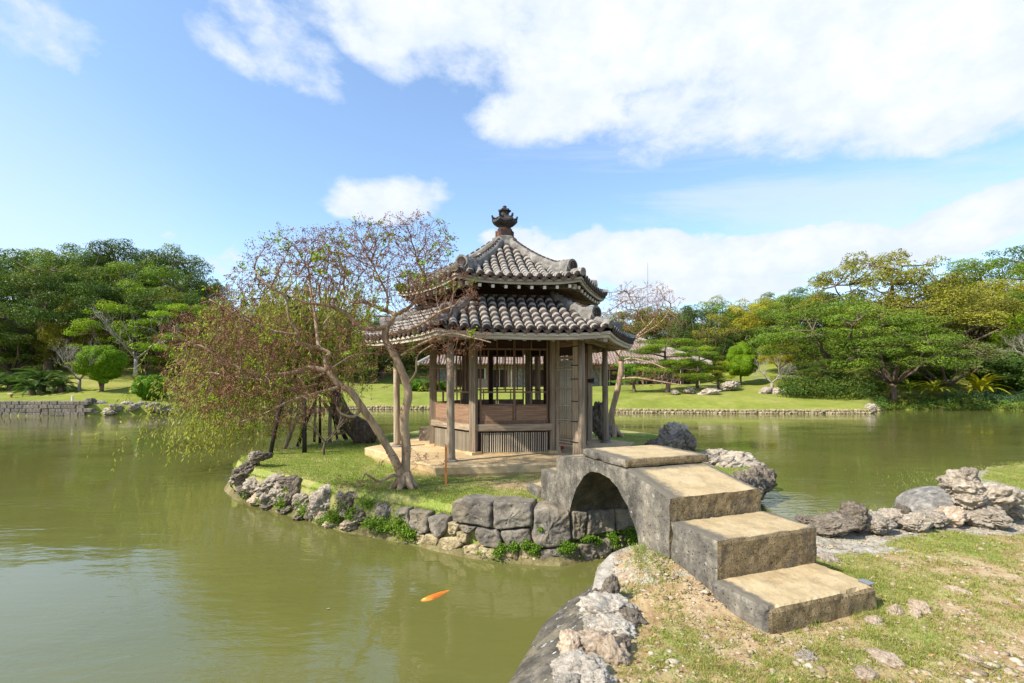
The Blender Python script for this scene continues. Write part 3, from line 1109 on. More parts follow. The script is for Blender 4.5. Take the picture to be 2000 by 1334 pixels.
def edge_rocks():
    e = empty('rock_edging', (-3.6, 8.0, 0), label='jagged pale coral rocks piled along the left shore of the island', cat='rocks')
    L = [(150, 425, 75, 42), (110, 485, 60, 30), (205, 325, 32, 34), (262, 318, 50, 20), (205, 520, 65, 40), (350, 500, 95, 38), (470, 500, 75, 36), (320, 585, 70, 55), (400, 570, 60, 50), (505, 590, 42, 75),
         (560, 630, 65, 50), (640, 600, 40, 38), (640, 700, 50, 62), (700, 640, 80, 80), (830, 600, 50, 35), (880, 640, 75, 60), (960, 600, 55, 28), (850, 690, 50, 50), (950, 745, 60, 50), (1020, 650, 22, 26), (1130, 715, 62, 68),
         (1000, 760, 35, 25), (1090, 630, 24, 14), (170, 560, 60, 30), (250, 610, 70, 30), (700, 750, 50, 40), (1080, 800, 60, 30), (880, 790, 70, 30), (760, 780, 60, 25), (440, 680, 60, 25), (560, 720, 60, 25), (330, 650, 60, 25)]
    for i, (x, y, rx, ry) in enumerate(L):
        u, v = 440 + .28 * x, 800 + .28 * y
        p, nn = rim(max(u, 462))
        # depth from which row it sits in: solve on the plane rising from the waterline
        best = p.y
        Y = p.y
        for _ in range(5):
            z = EYE + (VH - v) / F * Y
            Y = p.y + 0.75 * max(z, 0)
        z = EYE + (VH - v) / F * Y
        c = ((u - U0) / F * Y, Y, z - 0.02)
        w = .28 * rx / F * Y * 1.18
        h = .28 * ry / F * Y * 1.25
        low = y > 740 or (i in (22, 23, 29, 30, 31))
        rock(c, (w, max(w, h) * 0.8, h), 'coral_tan' if i in (24, 25, 26, 27, 28) else ('coral_dark' if (low or i % 3 == 0) else 'coral'), e, 'rock')
    # back-left shore
    for i in range(26):
        t = i / 25
        p = Vector((-5.35, 10.8)).lerp(Vector((-4.5, 13.2)), min(t * 2, 1)) if t < 0.5 else Vector((-4.5, 13.2)).lerp(Vector((-1.4, 16.5)), t * 2 - 1)
        rock((p.x, p.y, 0.35), (0.26, 0.2, 0.13), 'coral', e, 'rock')
    # submerged shelf of rubble just under the waterline
    mb = MB()
    pts = polyline(ISL[0:13], 0.2)
    for j, (o_, z) in enumerate(((0.02, 0.10), (-0.05, 0.02), (-0.16, -0.12))):
        for p in pts:
            d = (IC - p).normalized()
            q = p + d * o_
            nz = mn.fractal(Vector((q.x * 3, q.y * 3, j)), 1, 2, 3)
            mb.v.append((q.x + d.x * nz * .08 - e.location.x, q.y + d.y * nz * .08 - e.location.y, z + 0.04 * nz))
    n = len(pts)
    for j in range(2):
        for i in range(n - 1):
            mb.f.append((j * n + i, (j + 1) * n + i, (j + 1) * n + i + 1, j * n + i + 1))
    mb.mi = [0] * len(mb.f)
    mb.build('rubble_footing', M['mossy'], e)


edge_rocks()


def island_boulders():
    for (u, v, Y, rx, ry, kind, lab) in [
            (1316, 848, 11.0, 27, 22, 'coral', 'grey jagged boulder on the grass edge behind the bridge top'),
            (1300, 868, 10.2, 30, 15, 'coral_dark', 'low dark rock at the foot of the jagged boulder behind the bridge'),
            (1338, 866, 10.4, 22, 20, 'coral_dark', 'dark rounded rock right of the boulder behind the bridge top'),
            (1172, 828, 11.6, 17, 33, 'coral_dark', 'tall dark standing rock between the pavilion and its right pillar')]:
        c = P(u, v, Y)
        rock(c, (rx / F * Y, rx / F * Y * .8, ry / F * Y), kind, label=lab, cat='rock')
    # shelf of rock right of the bridge
    e = empty('rock_shelf', (4.3, 9.4, 0), label='flat pale rock shelf on the island shore right of the bridge', cat='rocks')
    for (u, v, Y, rx, ry) in [(1390, 892, 9.9, 26, 12), (1425, 902, 9.7, 38, 15), (1462, 921, 9.3, 26, 20), (1440, 925, 9.0, 40, 16), (1405, 915, 9.2, 36, 16), (1460, 944, 8.8, 24, 14), (1420, 944, 8.6, 34, 14), (1380, 905, 9.3, 26, 14), (1384, 930, 8.7, 40, 16), (1440, 962, 8.3, 26, 14)]:
        c = P(u, v, Y)
        rock(c, (rx / F * Y, rx / F * Y, ry / F * Y), 'coral', e)
    # coarse block behind the pavilion's left corner
    mb = MB()
    mb.box((-.17, -.2, 0), (.17, .2, .42))
    bm = bmesh.new()
    o = mb.build('stone_block', M['coral_dark'])
    bm.from_mesh(o.data)
    bmesh.ops.subdivide_edges(bm, edges=bm.edges, cuts=6, use_grid_fill=True)
    for v in bm.verts:
        v.co += v.co.normalized() * 0.02 * mn.fractal(v.co * 9, .8, 2, 3)
    bm.to_mesh(o.data)
    bm.free()
    o.location = (-1.98, 11.6, 0.58)
    tag(o, 'small pitted brown stone block left of the pavilion base', 'stone')


island_boulders()


def near_rocks():
    # curved mortar apron beside the water, bottom of the photograph
    outer = [(-1.15, 1.2), (-0.62, 2.1), (-0.22, 2.75), (0.0, 3.28), (0.2, 3.85), (0.42, 4.24), (0.68, 4.44)]
    inner = [(-0.38, 1.0), (-0.05, 1.8), (0.22, 2.48), (0.46, 2.98), (0.59, 3.48), (0.69, 3.93), (0.80, 4.28)]
    o_, i_ = polyline(outer, 0.05), None
    n = len(o_)
    ii = polyline(inner, 0.01)
    i_ = [ii[int(k * (len(ii) - 1) / (n - 1))] for k in range(n)]
    mb = MB()
    prof = [(-0.04, -0.5), (-0.03, 0.02), (0.0, 0.10), (0.08, 0.17), (0.25, 0.235), (0.5, 0.30), (0.75, 0.37), (1.0, 0.45), (1.2, 0.40)]
    for (s, z) in prof:
        for a, b in zip(o_, i_):
            p = a + (b - a) * s
            mb.v.append((p.x, p.y, z + 0.012 * fbm(p.x, p.y, 0, 4, 3)))
    for j in range(len(prof) - 1):
        for i in range(n - 1):
            mb.f.append((j * n + i, j * n + i + 1, (j + 1) * n + i + 1, (j + 1) * n + i)[::-1])
    mb.mi = [0] * len(mb.f)
    o = mb.build('mortar_apron', M['apron'], smooth=True)
    tag(o, 'dark curved mortar apron sloping into the pond at the bottom', 'apron')
    Z4 = lambda x, y: (1000 + .38 * x, 840 + .38 * y)
    L = [(498, 812, 42, 75, 'coral_dark', 'tall pointed dark rock at the top of the near rock row'), (440, 850, 45, 32, 'coral_dark', 'small dark rock left of the pointed rock'),
         (500, 905, 140, 75, 'coral_pale', 'broad pale pitted rock second in the near row'), (600, 950, 90, 45, 'coral_dark', 'low grey rock half sunk in the grass right of the broad pale rock'),
         (430, 985, 65, 40, 'coral_pale', 'small pale rock between the broad rock and the brown one'), (540, 1010, 110, 58, 'coral_pale', 'grey rock above the brown knobbly rock'),
         (310, 1090, 85, 62, 'coral_tan', 'brown knobbly rock with holes on the apron edge'), (430, 1085, 85, 55, 'coral_tan', 'tan rock with a hollow in the middle of the near row'),
         (520, 1130, 75, 75, 'coral_tan', 'tan wedge shaped rock against the turf'), (560, 1105, 50, 50, 'coral_dark', 'small dark rock touching the turf by the tan wedge rock'),
         (350, 1215, 120, 75, 'coral_pale', 'large white pitted rock at the bottom of the near row'), (440, 1270, 90, 50, 'coral_pale', 'pale rock at the bottom edge beside the white rock'), (290, 1300, 70, 45, 'coral_pale', 'white rock cut off by the bottom edge of the picture')]
    for i, (x, y, rx, ry, kind, lab) in enumerate(L):
        u, v = Z4(x, y)
        zc = 0.46 + 0.03 + (0.06 if i == 0 else 0)
        g = G(u, v + .38 * ry * 0.35, zc)
        Y = g.y
        rock((g.x, g.y, zc), (.38 * rx / F * Y, .38 * rx / F * Y * .8, .38 * ry / F * Y * 1.0), kind, label=lab, cat='rock', group='rocks along the near waterline')
    # ground stone by the bridge foot
    rock(G(1240, 1125, 0.5), (.13, .18, .07), 'coral_tan', name='rock', label='flat pale rock with dry grass under the left foot of the bridge', cat='rock')
    Z5 = lambda x, y: (1400 + .363 * x, 850 + .363 * y)
    L = [(480, 462, 60, 25, 'coral_dark', 'low grey rock nearest the steps on the right shore'), (610, 480, 95, 42, 'coral_dark', 'flat grey rock between the steps and the round brown rock'),
         (738, 440, 72, 66, 'coral_dark', 'round brown pitted rock on the right shore'), (866, 478, 74, 36, 'coral', 'low pale rock right of the round brown rock'),
         (930, 440, 60, 42, 'coral', 'grey rock with a flat top standing on the right shore'), (1010, 430, 40, 48, 'coral_dark', 'dark pointed rock in the middle of the right shore row'),
         (1070, 468, 60, 42, 'coral', 'grey leaning rock with a shadow gap beneath'), (1150, 450, 65, 38, 'coral', 'pale rock in front of the smooth mortar mound'),
         (1350, 215, 42, 42, 'coral', 'top rock of the tall pale pile on the right'), (1320, 262, 80, 60, 'coral', 'upper left rock of the tall pale pile'),
         (1350, 330, 75, 55, 'coral', 'middle rock of the tall pale pile'), (1480, 335, 115, 62, 'coral', 'wide jagged rock on the right flank of the pale pile'),
         (1420, 430, 105, 55, 'coral', 'low wide rock at the foot of the pale pile'), (1250, 440, 90, 42, 'coral_tan', 'tan rock left of the foot of the pale pile'),
         (1560, 400, 60, 38, 'coral', 'small rock at the right foot of the pale pile')]
    for i, (x, y, rx, ry, kind, lab) in enumerate(L):
        u, v = Z5(x, y)
        vb = Z5(x, {8: 470, 9: 470, 10: 470, 11: 460}.get(i, y + ry))[1]
        base = G(u, vb, 0.52)
        Y = base.y + .363 * rx / F * base.y * .5
        c = P(u, v, Y)
        rock(c, (.363 * rx / F * Y, .363 * rx / F * Y * .8, .363 * ry / F * Y), kind, label=lab, cat='rock', group='rocks along the right shore')
    # smooth mortar mound and the stones at the upper right corner
    g = P(*Z5(1190, 400), 6.25)
    me = rock_mesh('mound', 77, 4, 0.08, 0.8, 0.03, 1.0, M['plaster'])
    o = link('mortar_mound', me, None, g, (0, 0.0, 0.3))
    o.scale = (.46, .36, .25)
    tag(o, 'smooth grey rounded mortar mound behind the right shore rocks', 'mound')
    for (u, v, Y, lab) in [(1958, 926, 8.6, 'small brown rock on the green bank at the upper right'), (1990, 927, 8.9, 'small flat rock at the right edge of the green bank')]:
        rock(P(u, v, Y), (.22, .2, .09), 'coral_tan', label=lab, cat='rock')
    # low rock pavement bordering the shore
    for (x, y, rx, ry, lab) in [(1090, 935, 60, 30, 'rounded stone bulging from the soil right of the slab'), (960, 960, 45, 35, 'craggy stone in the soil just right of the slab'), (1310, 840, 60, 18, 'flat stone lying in the dry grass on the right'),
                                (600, 665, 70, 22, 'flat brown stone in the grass right of the bridge block'), (480, 1190, 60, 25, 'pale stone in the gravel below the slab'), (920, 1210, 90, 30, 'long low rock in the gravel near the bottom edge'),
                                (800, 1290, 70, 30, 'pale stone at the bottom edge of the gravel'), (1380, 1205, 40, 18, 'orange brown stone in the gravel on the right'), (1065, 970, 40, 26, 'stone beside the rounded stone right of the slab'),
                                (850, 1010, 50, 26, 'low stone in front of the slab corner')]:
        u, v = Z5(x, y)
        g = G(u, v, nearZ(*G(u, v, .48)[:2]))
        rock((g.x, g.y, g.z - 0.01), (.363 * rx / F * g.y * .9, .363 * rx / F * g.y * .7, .363 * ry / F * g.y * 1.35), 'coral_tan' if x > 700 else 'coral', label=lab, cat='stone', group='stones embedded in the near ground')


near_rocks()

# ------------------------------------------------------------------ stone bridge


def rough_block(lo, hi, step=0.05, amp=0.008, chip=0.02, top=None, seed=0, edge_w=(0.22, 0.12), cut=None):
    """rounded, pitted block: mats 0 side, 1 tread (+Z), 2 riser (-Y)"""
    lo, hi = Vector(lo), Vector(hi)
    dims = hi - lo
    ns = [max(2, int(round(dims[i] / step))) for i in range(3)]
    vid, V, Fs, MI = {}, [], [], []

    def vert(i, j, k):
        key = (i, j, k)
        if key in vid:
            return vid[key]
        p = Vector((lo.x + dims.x * i / ns[0], lo.y + dims.y * j / ns[1], lo.z + dims.z * k / ns[2]))
        q = p.copy()
        on = [(i in (0, ns[0])), (j in (0, ns[1])), (k in (0, ns[2]))]
        c = (lo + hi) / 2
        if sum(on) >= 2:
            ch = chip * (0.35 + 1.5 * abs(mn.fractal(p * 4.5 + Vector((seed, 0, 0)), .8, 2, 4)))
            for a in range(3):
                if on[a]:
                    q[a] += ch * 0.6 * (1 if c[a] > p[a] else -1)
        nz = amp * mn.fractal(p * 9 + Vector((seed, seed, 0)), .8, 2, 4)
        for a in range(3):
            if on[a]:
                q[a] += nz * (1 if p[a] > c[a] else -1)
        if top:
            f = k / ns[2]
            q.z += f * top(p.x, p.y)
        vid[key] = len(V)
        V.append(tuple(q))
        return vid[key]
    for (a, b, cx) in ((0, 1, 2), (1, 2, 0), (2, 0, 1)):
        for side in (0, 1):
            for i in range(ns[a]):
                for j in range(ns[b]):
                    idx = []
                    for (di, dj) in ((0, 0), (1, 0), (1, 1), (0, 1)):
                        t = [0, 0, 0]
                        t[a], t[b], t[cx] = i + di, j + dj, ns[cx] * side
                        idx.append(vert(*t))
                    Fs.append(tuple(idx) if side else tuple(reversed(idx)))
                    MI.append(1 if (cx == 2 and side) else (2 if (cx == 1 and not side) else 0))
    mb = MB()
    mb.v, mb.f, mb.mi = V, Fs, MI
    return mb


def edge_attr(o, fn):
    a = o.data.attributes.new('weathering', 'FLOAT', 'POINT')
    a.data.foreach_set('value', [float(fn(v.co)) for v in o.data.vertices])


def bridge():
    b = empty('arched_stone_bridge', BR_O, BR_ROT, label='weathered stone arch bridge with broad steps leading to the island', cat='bridge')
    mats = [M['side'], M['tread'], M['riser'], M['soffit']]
    # spandrel body: slices along t (local y); top profile and arch line
    tp = [(0.0, 1.118), (0.65, 1.252), (1.49, 1.250), (2.14, 1.16)]
    ar = [(0.0, 0.0), (0.33, 0.0), (0.345, .30), (0.37, .46), (0.42, .62), (0.5, .783), (.6, .91), (.754, 1.042), (.93, 1.118), (1.1, 1.139), (1.25, 1.13), (1.45, 1.045), (1.62, .87), (1.72, .70), (1.766, .605), (1.80, .45), (1.82, .0), (2.14, 0.0)]
    ts = sorted(set([0.0, 0.33, 0.345, .37, .42, .5, .6, .754, 1.1, 1.45, 1.62, 1.72, 1.766, 1.80, 1.82, 2.14] + list(np.round(np.linspace(0.0, 2.14, 48), 3))))
    nz, nw = 16, 22
    mb = MB()
    W = 0.98

    def zt(t): return lerp_tab(t, [a for a, _ in tp], [z for _, z in tp])
    def zb(t): return lerp_tab(t, [a for a, _ in ar], [z for _, z in ar])
    def jit(p, sx):
        return sx * 0.010 * mn.fractal(p * 6, .8, 2, 4)
    idx = {}

    def vtx(i, j, k):
        """i slice, j across 0..nw, k up 0..nz"""
        key = (i, j, k)
        if key in idx:
            return idx[key]
        t = ts[i]
        z = zb(t) + (zt(t) - zb(t)) * k / nz
        w = W * j / nw
        p = Vector((w, t, z))
        if j == 0:
            p.x -= 0.012 + jit(p, 1) + (0.012 if k == nz else 0) * -1
        if j == nw:
            p.x += jit(p, 1)
        if k == 0 and t > .345 and t < 1.8:
            p.z += 0.012 * mn.fractal(p * 7, .8, 2, 4) - 0.006 * (1 if j in (0,) else 0)
        if k == nz:
            p.z += 0.006 * mn.fractal(p * 5, .8, 2, 4) - 0.010 * (1 if j in (0, nw) else 0)
        if i == 0:
            p.y -= 0.008 * mn.fractal(p * 7, .8, 2, 4) + 0.004
        idx[key] = len(mb.v)
        mb.v.append(tuple(p))
        return idx[key]
    n = len(ts)
    for i in range(n - 1):
        for k in range(nz):
            mb.f.append((vtx(i, 0, k), vtx(i, 0, k + 1), vtx(i + 1, 0, k + 1), vtx(i + 1, 0, k)))
            mb.mi.append(0)
            mb.f.append((vtx(i, nw, k), vtx(i + 1, nw, k), vtx(i + 1, nw, k + 1), vtx(i, nw, k + 1)))
            mb.mi.append(0)
        for j in range(nw):
            mb.f.append((vtx(i, j, nz), vtx(i, j + 1, nz), vtx(i + 1, j + 1, nz), vtx(i + 1, j, nz)))
            mb.mi.append(1)
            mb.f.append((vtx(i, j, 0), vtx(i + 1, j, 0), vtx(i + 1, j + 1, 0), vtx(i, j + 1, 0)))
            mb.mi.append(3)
    for j in range(nw):
        for k in range(nz):
            mb.f.append((vtx(0, j, k), vtx(0, j + 1, k), vtx(0, j + 1, k + 1), vtx(0, j, k + 1)))
            mb.mi.append(2)
            mb.f.append((vtx(n - 1, j, k), vtx(n - 1, j, k + 1), vtx(n - 1, j + 1, k + 1), vtx(n - 1, j + 1, k)))
            mb.mi.append(0)
    o = mb.build('arch_body', mats, b)
    edge_attr(o, lambda c: max(smoothst(0.30, 0.0, c.x), smoothst(0.14, 0.0, W - c.x), smoothst(0.48, .66, c.y) * .8 if c.y < .8 else .2))
    def eb(W_, t0, t1, l=0.20, r=0.12, back=0.1, front=0.05):
        return lambda c: max(smoothst(l, 0, c.x), smoothst(r, 0, W_ - c.x), .6 * smoothst(back, 0, t1 - c.y), .8 * smoothst(front, 0, c.y - t0))
    bl = [('top_slab', (-.005, .645, 1.256), (.995, 1.495, 1.338), 0.045, .003, .012, None, eb(.995, .645, 1.49, .25, .2, .1, .08)),
          ('step_block', (-.01, -.535, .20), (1.0, -.014, .928), .05, .005, .016, None, eb(1.0, -.535, -.014, .22, .12, .06, .03)),
          ('step_block', (-.035, -1.0, .38), (1.0, -.50, .642), .05, .008, .03, None, eb(1.0, -1.0, -.5, .10, .05, .01, .01)),
          ('step_block', (-.015, 2.144, .2), (.99, 2.615, .935), .06, .008, .015, None, eb(.99, 2.14, 2.61)),
          ('step_block', (-.03, 2.62, .3), (.99, 3.06, .655), .06, .010, .02, None, eb(.99, 2.62, 3.06, .1))]
    for i, (nm, lo, hi, st, amp, chip, top, ef) in enumerate(bl):
        m = rough_block(lo, hi, st * .7, amp, chip, top, seed=i * 3.1)
        o = m.build(nm, mats[:3], b)
        edge_attr(o, ef)
    # small metal survey plate on the lowest slab
    mb = MB()
    mb.box((.925, -.985, .645), (.985, -.90, .651))
    mb.build('metal_plate', M['metal'], b)


bridge()

# ------------------------------------------------------------------ hexagonal pavilion
PC = Vector((-0.16, 10.75, 0.695))
PROT = R(8.7)
T30 = math.tan(R(30))


def face_rot(f):
    return R(60 * f)          # face 0 looks at the camera (local -Y); f counts anticlockwise


def zl(ap, c=0.0):            # lower roof surface height above the platform
    s = min(max((ap - 1.35) / 1.21, 0), 1)
    return 2.25 + 0.75 * (1 - s) ** 1.15 + 0.07 * (abs(c) ** 3) * s * s


def zu(ap, c=0.0):
    s = min(max((ap - 0.2) / 1.79, 0), 1)
    return 3.25 + 1.08 * (1 - s) ** 1.42 + 0.09 * (abs(c) ** 3) * s * s


def strip(mb, ap0, ap1, z0, z1, lift=0.0, n=20, mi=0, gap=0.002):
    """bar along face 0 between apothems, mitred ends, corners lifted"""
    b = len(mb.v)
    for i in range(n + 1):
        c = -1 + 2 * i / n
        for ap in (ap0, ap1):
            x = c * (ap * T30 - gap)
            dz = lift * abs(c) ** 3
            mb.v.append((x, -ap, z0 + dz))
            mb.v.append((x, -ap, z1 + dz))
    for i in range(n):
        a, e = b + 4 * i, b + 4 * i + 4
        for q in ((0, 1, 3, 2),):
            pass
        # outer is whichever ap is larger: index 0/1 = ap0
        mb.f += [(a, e, e + 1, a + 1), (a + 2, a + 3, e + 3, e + 2), (a + 1, e + 1, e + 3, a + 3), (a, a + 2, e + 2, e)]
        mb.mi += [mi] * 4
    e = b + 4 * n
    mb.f += [(b, b + 1, b + 3, b + 2), (e, e + 2, e + 3, e + 1)]
    mb.mi += [mi] * 2


def tile_mesh(name, rad, L, capped):
    mb = MB()
    n = 7
    def arc(y, r, z=0.0):
        st = len(mb.v)
        for k in range(n + 1):
            t = PI * k / n
            mb.v.append((math.cos(t) * r, y, math.sin(t) * r * 1.05 + z))
        return st
    a, b = arc(0, rad), arc(L, rad * 0.93)
    for k in range(n):
        mb.f.append((a + k, a + k + 1, b + k + 1, b + k))
        mb.mi.append(0)
    r2 = rad + 0.007
    c, d, e = arc(-0.012, r2 - .004), arc(0.01, r2), arc(0.048, r2 + 0.003)
    g = arc(0.066, rad * 0.99)
    i0 = arc(-0.012, rad * 0.82)
    for p, q in ((i0, c), (c, d), (d, e), (e, g)):
        for k in range(n):
            mb.f.append((p + k, p + k + 1, q + k + 1, q + k))
            mb.mi.append(1)
    if capped:
        h = arc(-0.022, rad * 1.0)
        mb.v.append((0, -0.022, -0.01))
        ctr = len(mb.v) - 1
        for k in range(n):
            mb.f.append((h + k, ctr, h + k + 1))
            mb.mi.append(0)
            mb.f.append((h + k, h + k + 1, a + k + 1, a + k))
            mb.mi.append(0)
    me = bpy.data.meshes.new(name)
    me.from_pydata(mb.v, [], mb.f)
    me.materials.append(M['tile'])
    me.materials.append(M['mortar'])
    me.polygons.foreach_set('material_index', mb.mi)
    me.polygons.foreach_set('use_smooth', [True] * len(mb.f))
    return me


def add_mesh(mb, me, mat):
    b = len(mb.v)
    mb.v += [tuple(mat @ v.co) for v in me.vertices]
    for p in me.polygons:
        mb.f.append(tuple(i + b for i in p.vertices))
        mb.mi.append(p.material_index)


def roof(pav, name, zf, ap_in, ap_out, nrow, seg, rad, indiv):
    # surface with the stepped lips of the pan tiles
    mb = MB()
    nr = 26
    for f in range(6):
        rot = Matrix.Rotation(face_rot(f), 4, 'Z')
        b = len(mb.v)
        for j in range(2 * nr):
            t = (j // 2 + (j % 2)) / nr
            ap = ap_out + (ap_in - ap_out) * t
            lip = 0.016 if j % 2 == 0 else 0.0
            for i in range(17):
                c = -1 + i / 8
                mb.v.append(tuple(rot @ Vector((c * ap * T30, -ap, zf(ap, c) + lip))))
        for j in range(2 * nr - 1):
            for i in range(16):
                mb.f.append((b + j * 17 + i, b + j * 17 + i + 1, b + (j + 1) * 17 + i + 1, b + (j + 1) * 17 + i))
                mb.mi.append(0)
    rf = mb.build(name, M['tile'], pav)
    L = 1.12 * seg * 1.12
    tm, tc = tile_mesh('roof_tile_mesh', rad, L, False), tile_mesh('eave_tile_mesh', rad, L, True)
    # pointed drip tile
    dm = MB()
    w = 0.085
    dm.add([(-w, 0, 0.02), (-w * .9, 0, -0.012), (0, 0, -0.075), (w * .9, 0, -0.012), (w, 0, 0.02), (-w, .02, 0.02), (-w * .9, .02, -0.012), (0, .02, -0.075), (w * .9, .02, -0.012), (w, .02, 0.02)],
           [(0, 1, 2, 3, 4), (9, 8, 7, 6, 5), (1, 0, 5, 6), (2, 1, 6, 7), (3, 2, 7, 8), (4, 3, 8, 9), (0, 4, 9, 5)])
    dme = bpy.data.meshes.new('drip_tile_mesh')
    dme.from_pydata(dm.v, [], dm.f)
    dme.materials.append(M['tile'])
    rest = MB()
    side = 2 * ap_out * T30
    sp = side / nrow
    cnt = 0
    for f in range(6):
        rot = Matrix.Rotation(face_rot(f), 4, 'Z')
        for k in range(nrow):
            x = (k - (nrow - 1) / 2) * sp
            rmin = max(ap_in, abs(x) / T30 + 0.07)
            ap = ap_out + 0.015
            first = True
            while ap - seg * 0.45 > rmin:
                ap2 = max(ap - seg, 0.05)
                c1, c2 = x / (ap * T30), x / (ap2 * T30)
                p1 = Vector((x, -ap, zf(ap, min(1, c1)) + 0.012))
                p2 = Vector((x, -ap2, zf(ap2, min(1, c2)) + 0.012))
                u = (p2 - p1).normalized()
                l = Vector((1, 0, 0)) + Vector((random.uniform(-.05, .05), 0, random.uniform(-.07, .07)))
                nn = l.cross(u).normalized()
                l = u.cross(nn)
                m = Matrix(((l.x, u.x, nn.x, p1.x + random.uniform(-.008, .008)), (l.y, u.y, nn.y, p1.y), (l.z, u.z, nn.z, p1.z + random.uniform(-.003, .004)), (0, 0, 0, 1)))
                me = tc if first else tm
                mm = rot @ m
                if f in indiv and cnt < 298:
                    o = link('roof_tile', me, rf)
                    o.matrix_local = mm
                    cnt += 1
                else:
                    add_mesh(rest, me, mm)
                first = False
                ap -= seg
            if k < nrow - 1:
                xm = x + sp / 2
                c = xm / (ap_out * T30)
                m = rot @ Matrix.Translation((xm, -ap_out - 0.03, zf(ap_out, c) + 0.0))
                if f in indiv:
                    o = link('drip_tile', dme, rf)
                    o.matrix_local = m
                else:
                    add_mesh(rest, dme, m)
    o = rest.build('roof_tiles', [M['tile'], M['mortar']], rf, smooth=True)
    tag(o, kind='stuff')
    # plastered hips with flared round ends
    for f in range(6):
        ang = face_rot(f) - PI / 2 + R(30)
        d = Vector((math.cos(ang), math.sin(ang), 0))
        sdv = Vector((-d.y, d.x, 0))
        R1, R0 = ap_out / math.cos(R(30)), ap_in / math.cos(R(30))
        rows = 16
        hb = MB()
        rings = []
        prof = [(-1.0, -0.12), (-1.0, 0.25), (-0.85, 0.7), (-0.45, 0.96), (0, 1.06), (0.45, 0.96), (0.85, 0.7), (1.0, 0.25), (1.0, -0.12)]
        R1h = R1 * 0.885
        for j in range(rows + 1):
            t = j / rows
            r = R0 + (R1h - R0) * t
            fl = smoothst(0.72, 1.0, t)
            w = 0.075 + 0.02 * t + 0.045 * fl
            h = 0.15 + 0.035 * t + 0.085 * fl
            z = zf(r * math.cos(R(30)), 1)
            st = len(hb.v)
            for (a, b) in prof:
                p = d * (r + (0.03 * b if j == rows else 0)) + sdv * (a * w * (1 + .12 * mn.noise(Vector((r * 5, f * 3, a))))) + Vector((0, 0, z + b * h * (1 + .08 * mn.noise(Vector((r * 4, f, b))))))
                hb.v.append(tuple(p))
            rings.append(st)
        for j in range(rows):
            for k in range(8):
                hb.f.append((rings[j] + k, rings[j + 1] + k, rings[j + 1] + k + 1, rings[j] + k + 1))
                hb.mi.append(0)
        hb.f.append(tuple(rings[-1] + k for k in range(9)))
        hb.mi.append(0)
        hb.f.append(tuple(rings[0] + 8 - k for k in range(9)))
        hb.mi.append(0)
        # round end tile
        ze = zf(R1h * math.cos(R(30)), 1)
        cc = d * R1h + Vector((0, 0, ze + 0.165))
        hb.tube([cc - d * 0.12, cc + d * 0.035], [0.115, 0.125], 16, 0)
        hb.tube([cc + d * 0.03, cc + d * 0.05], [0.088, 0.086], 16, 1)
        # dark cover tiles set in the plaster along the crest
        nt = int((R1h - R0) / 0.115)
        for j in range(nt):
            r = R0 + 0.06 + j * 0.115
            if r > R1h - 0.16:
                break
            t = (r - R0) / (R1h - R0)
            fl = smoothst(0.72, 1.0, t)
            h = (0.15 + 0.035 * t + 0.085 * fl) * 1.03
            z0_, z1_ = zf(r * math.cos(R(30)), 1) + h, zf((r + .085) * math.cos(R(30)), 1) + h
            hb.tube([d * r + Vector((0, 0, z0_ - .012)), d * (r + 0.07) + Vector((0, 0, z1_ - .012))], [0.035, 0.04], 8, 1)
        # last corner tile under the flare
        r = R1 * 0.86
        hb.tube([d * r + Vector((0, 0, zf(r * math.cos(R(30)), 1) + .03)), d * (R1 + 0.03) + Vector((0, 0, zf(ap_out, 1) + .045))], [0.07, 0.075], 10, 0)
        o = hb.build('hip_ridge', [M['plaster'], M['tile']], rf, smooth=False)
    return rf


def hexprism_ring(mb, rows, n=24, mi=0):
    """rows: (radius, z, corner lift, hexness)"""
    rings = []
    for (r, z, lift, hx) in rows:
        st = len(mb.v)
        for k in range(n):
            a = 2 * PI * k / n
            w = ((a + R(0)) % (PI / 3)) / (PI / 3)
            cn = abs(w - 0.5) * 2                       # 1 at the corners
            rr = r * ((1 - hx) + hx * math.cos(PI / 6) / math.cos((w - 0.5) * PI / 3))
            mb.v.append((rr * math.cos(a), rr * math.sin(a), z + lift * cn ** 2))
        rings.append(st)
    for A, B in zip(rings[:-1], rings[1:]):
        for k in range(n):
            mb.f.append((A + k, A + (k + 1) % n, B + (k + 1) % n, B + k))
            mb.mi.append(mi)
    mb.f.append(tuple(rings[-1] + k for k in range(n)))
    mb.mi.append(mi)
    mb.f.append(tuple(rings[0] + n - 1 - k for k in range(n)))
    mb.mi.append(mi)


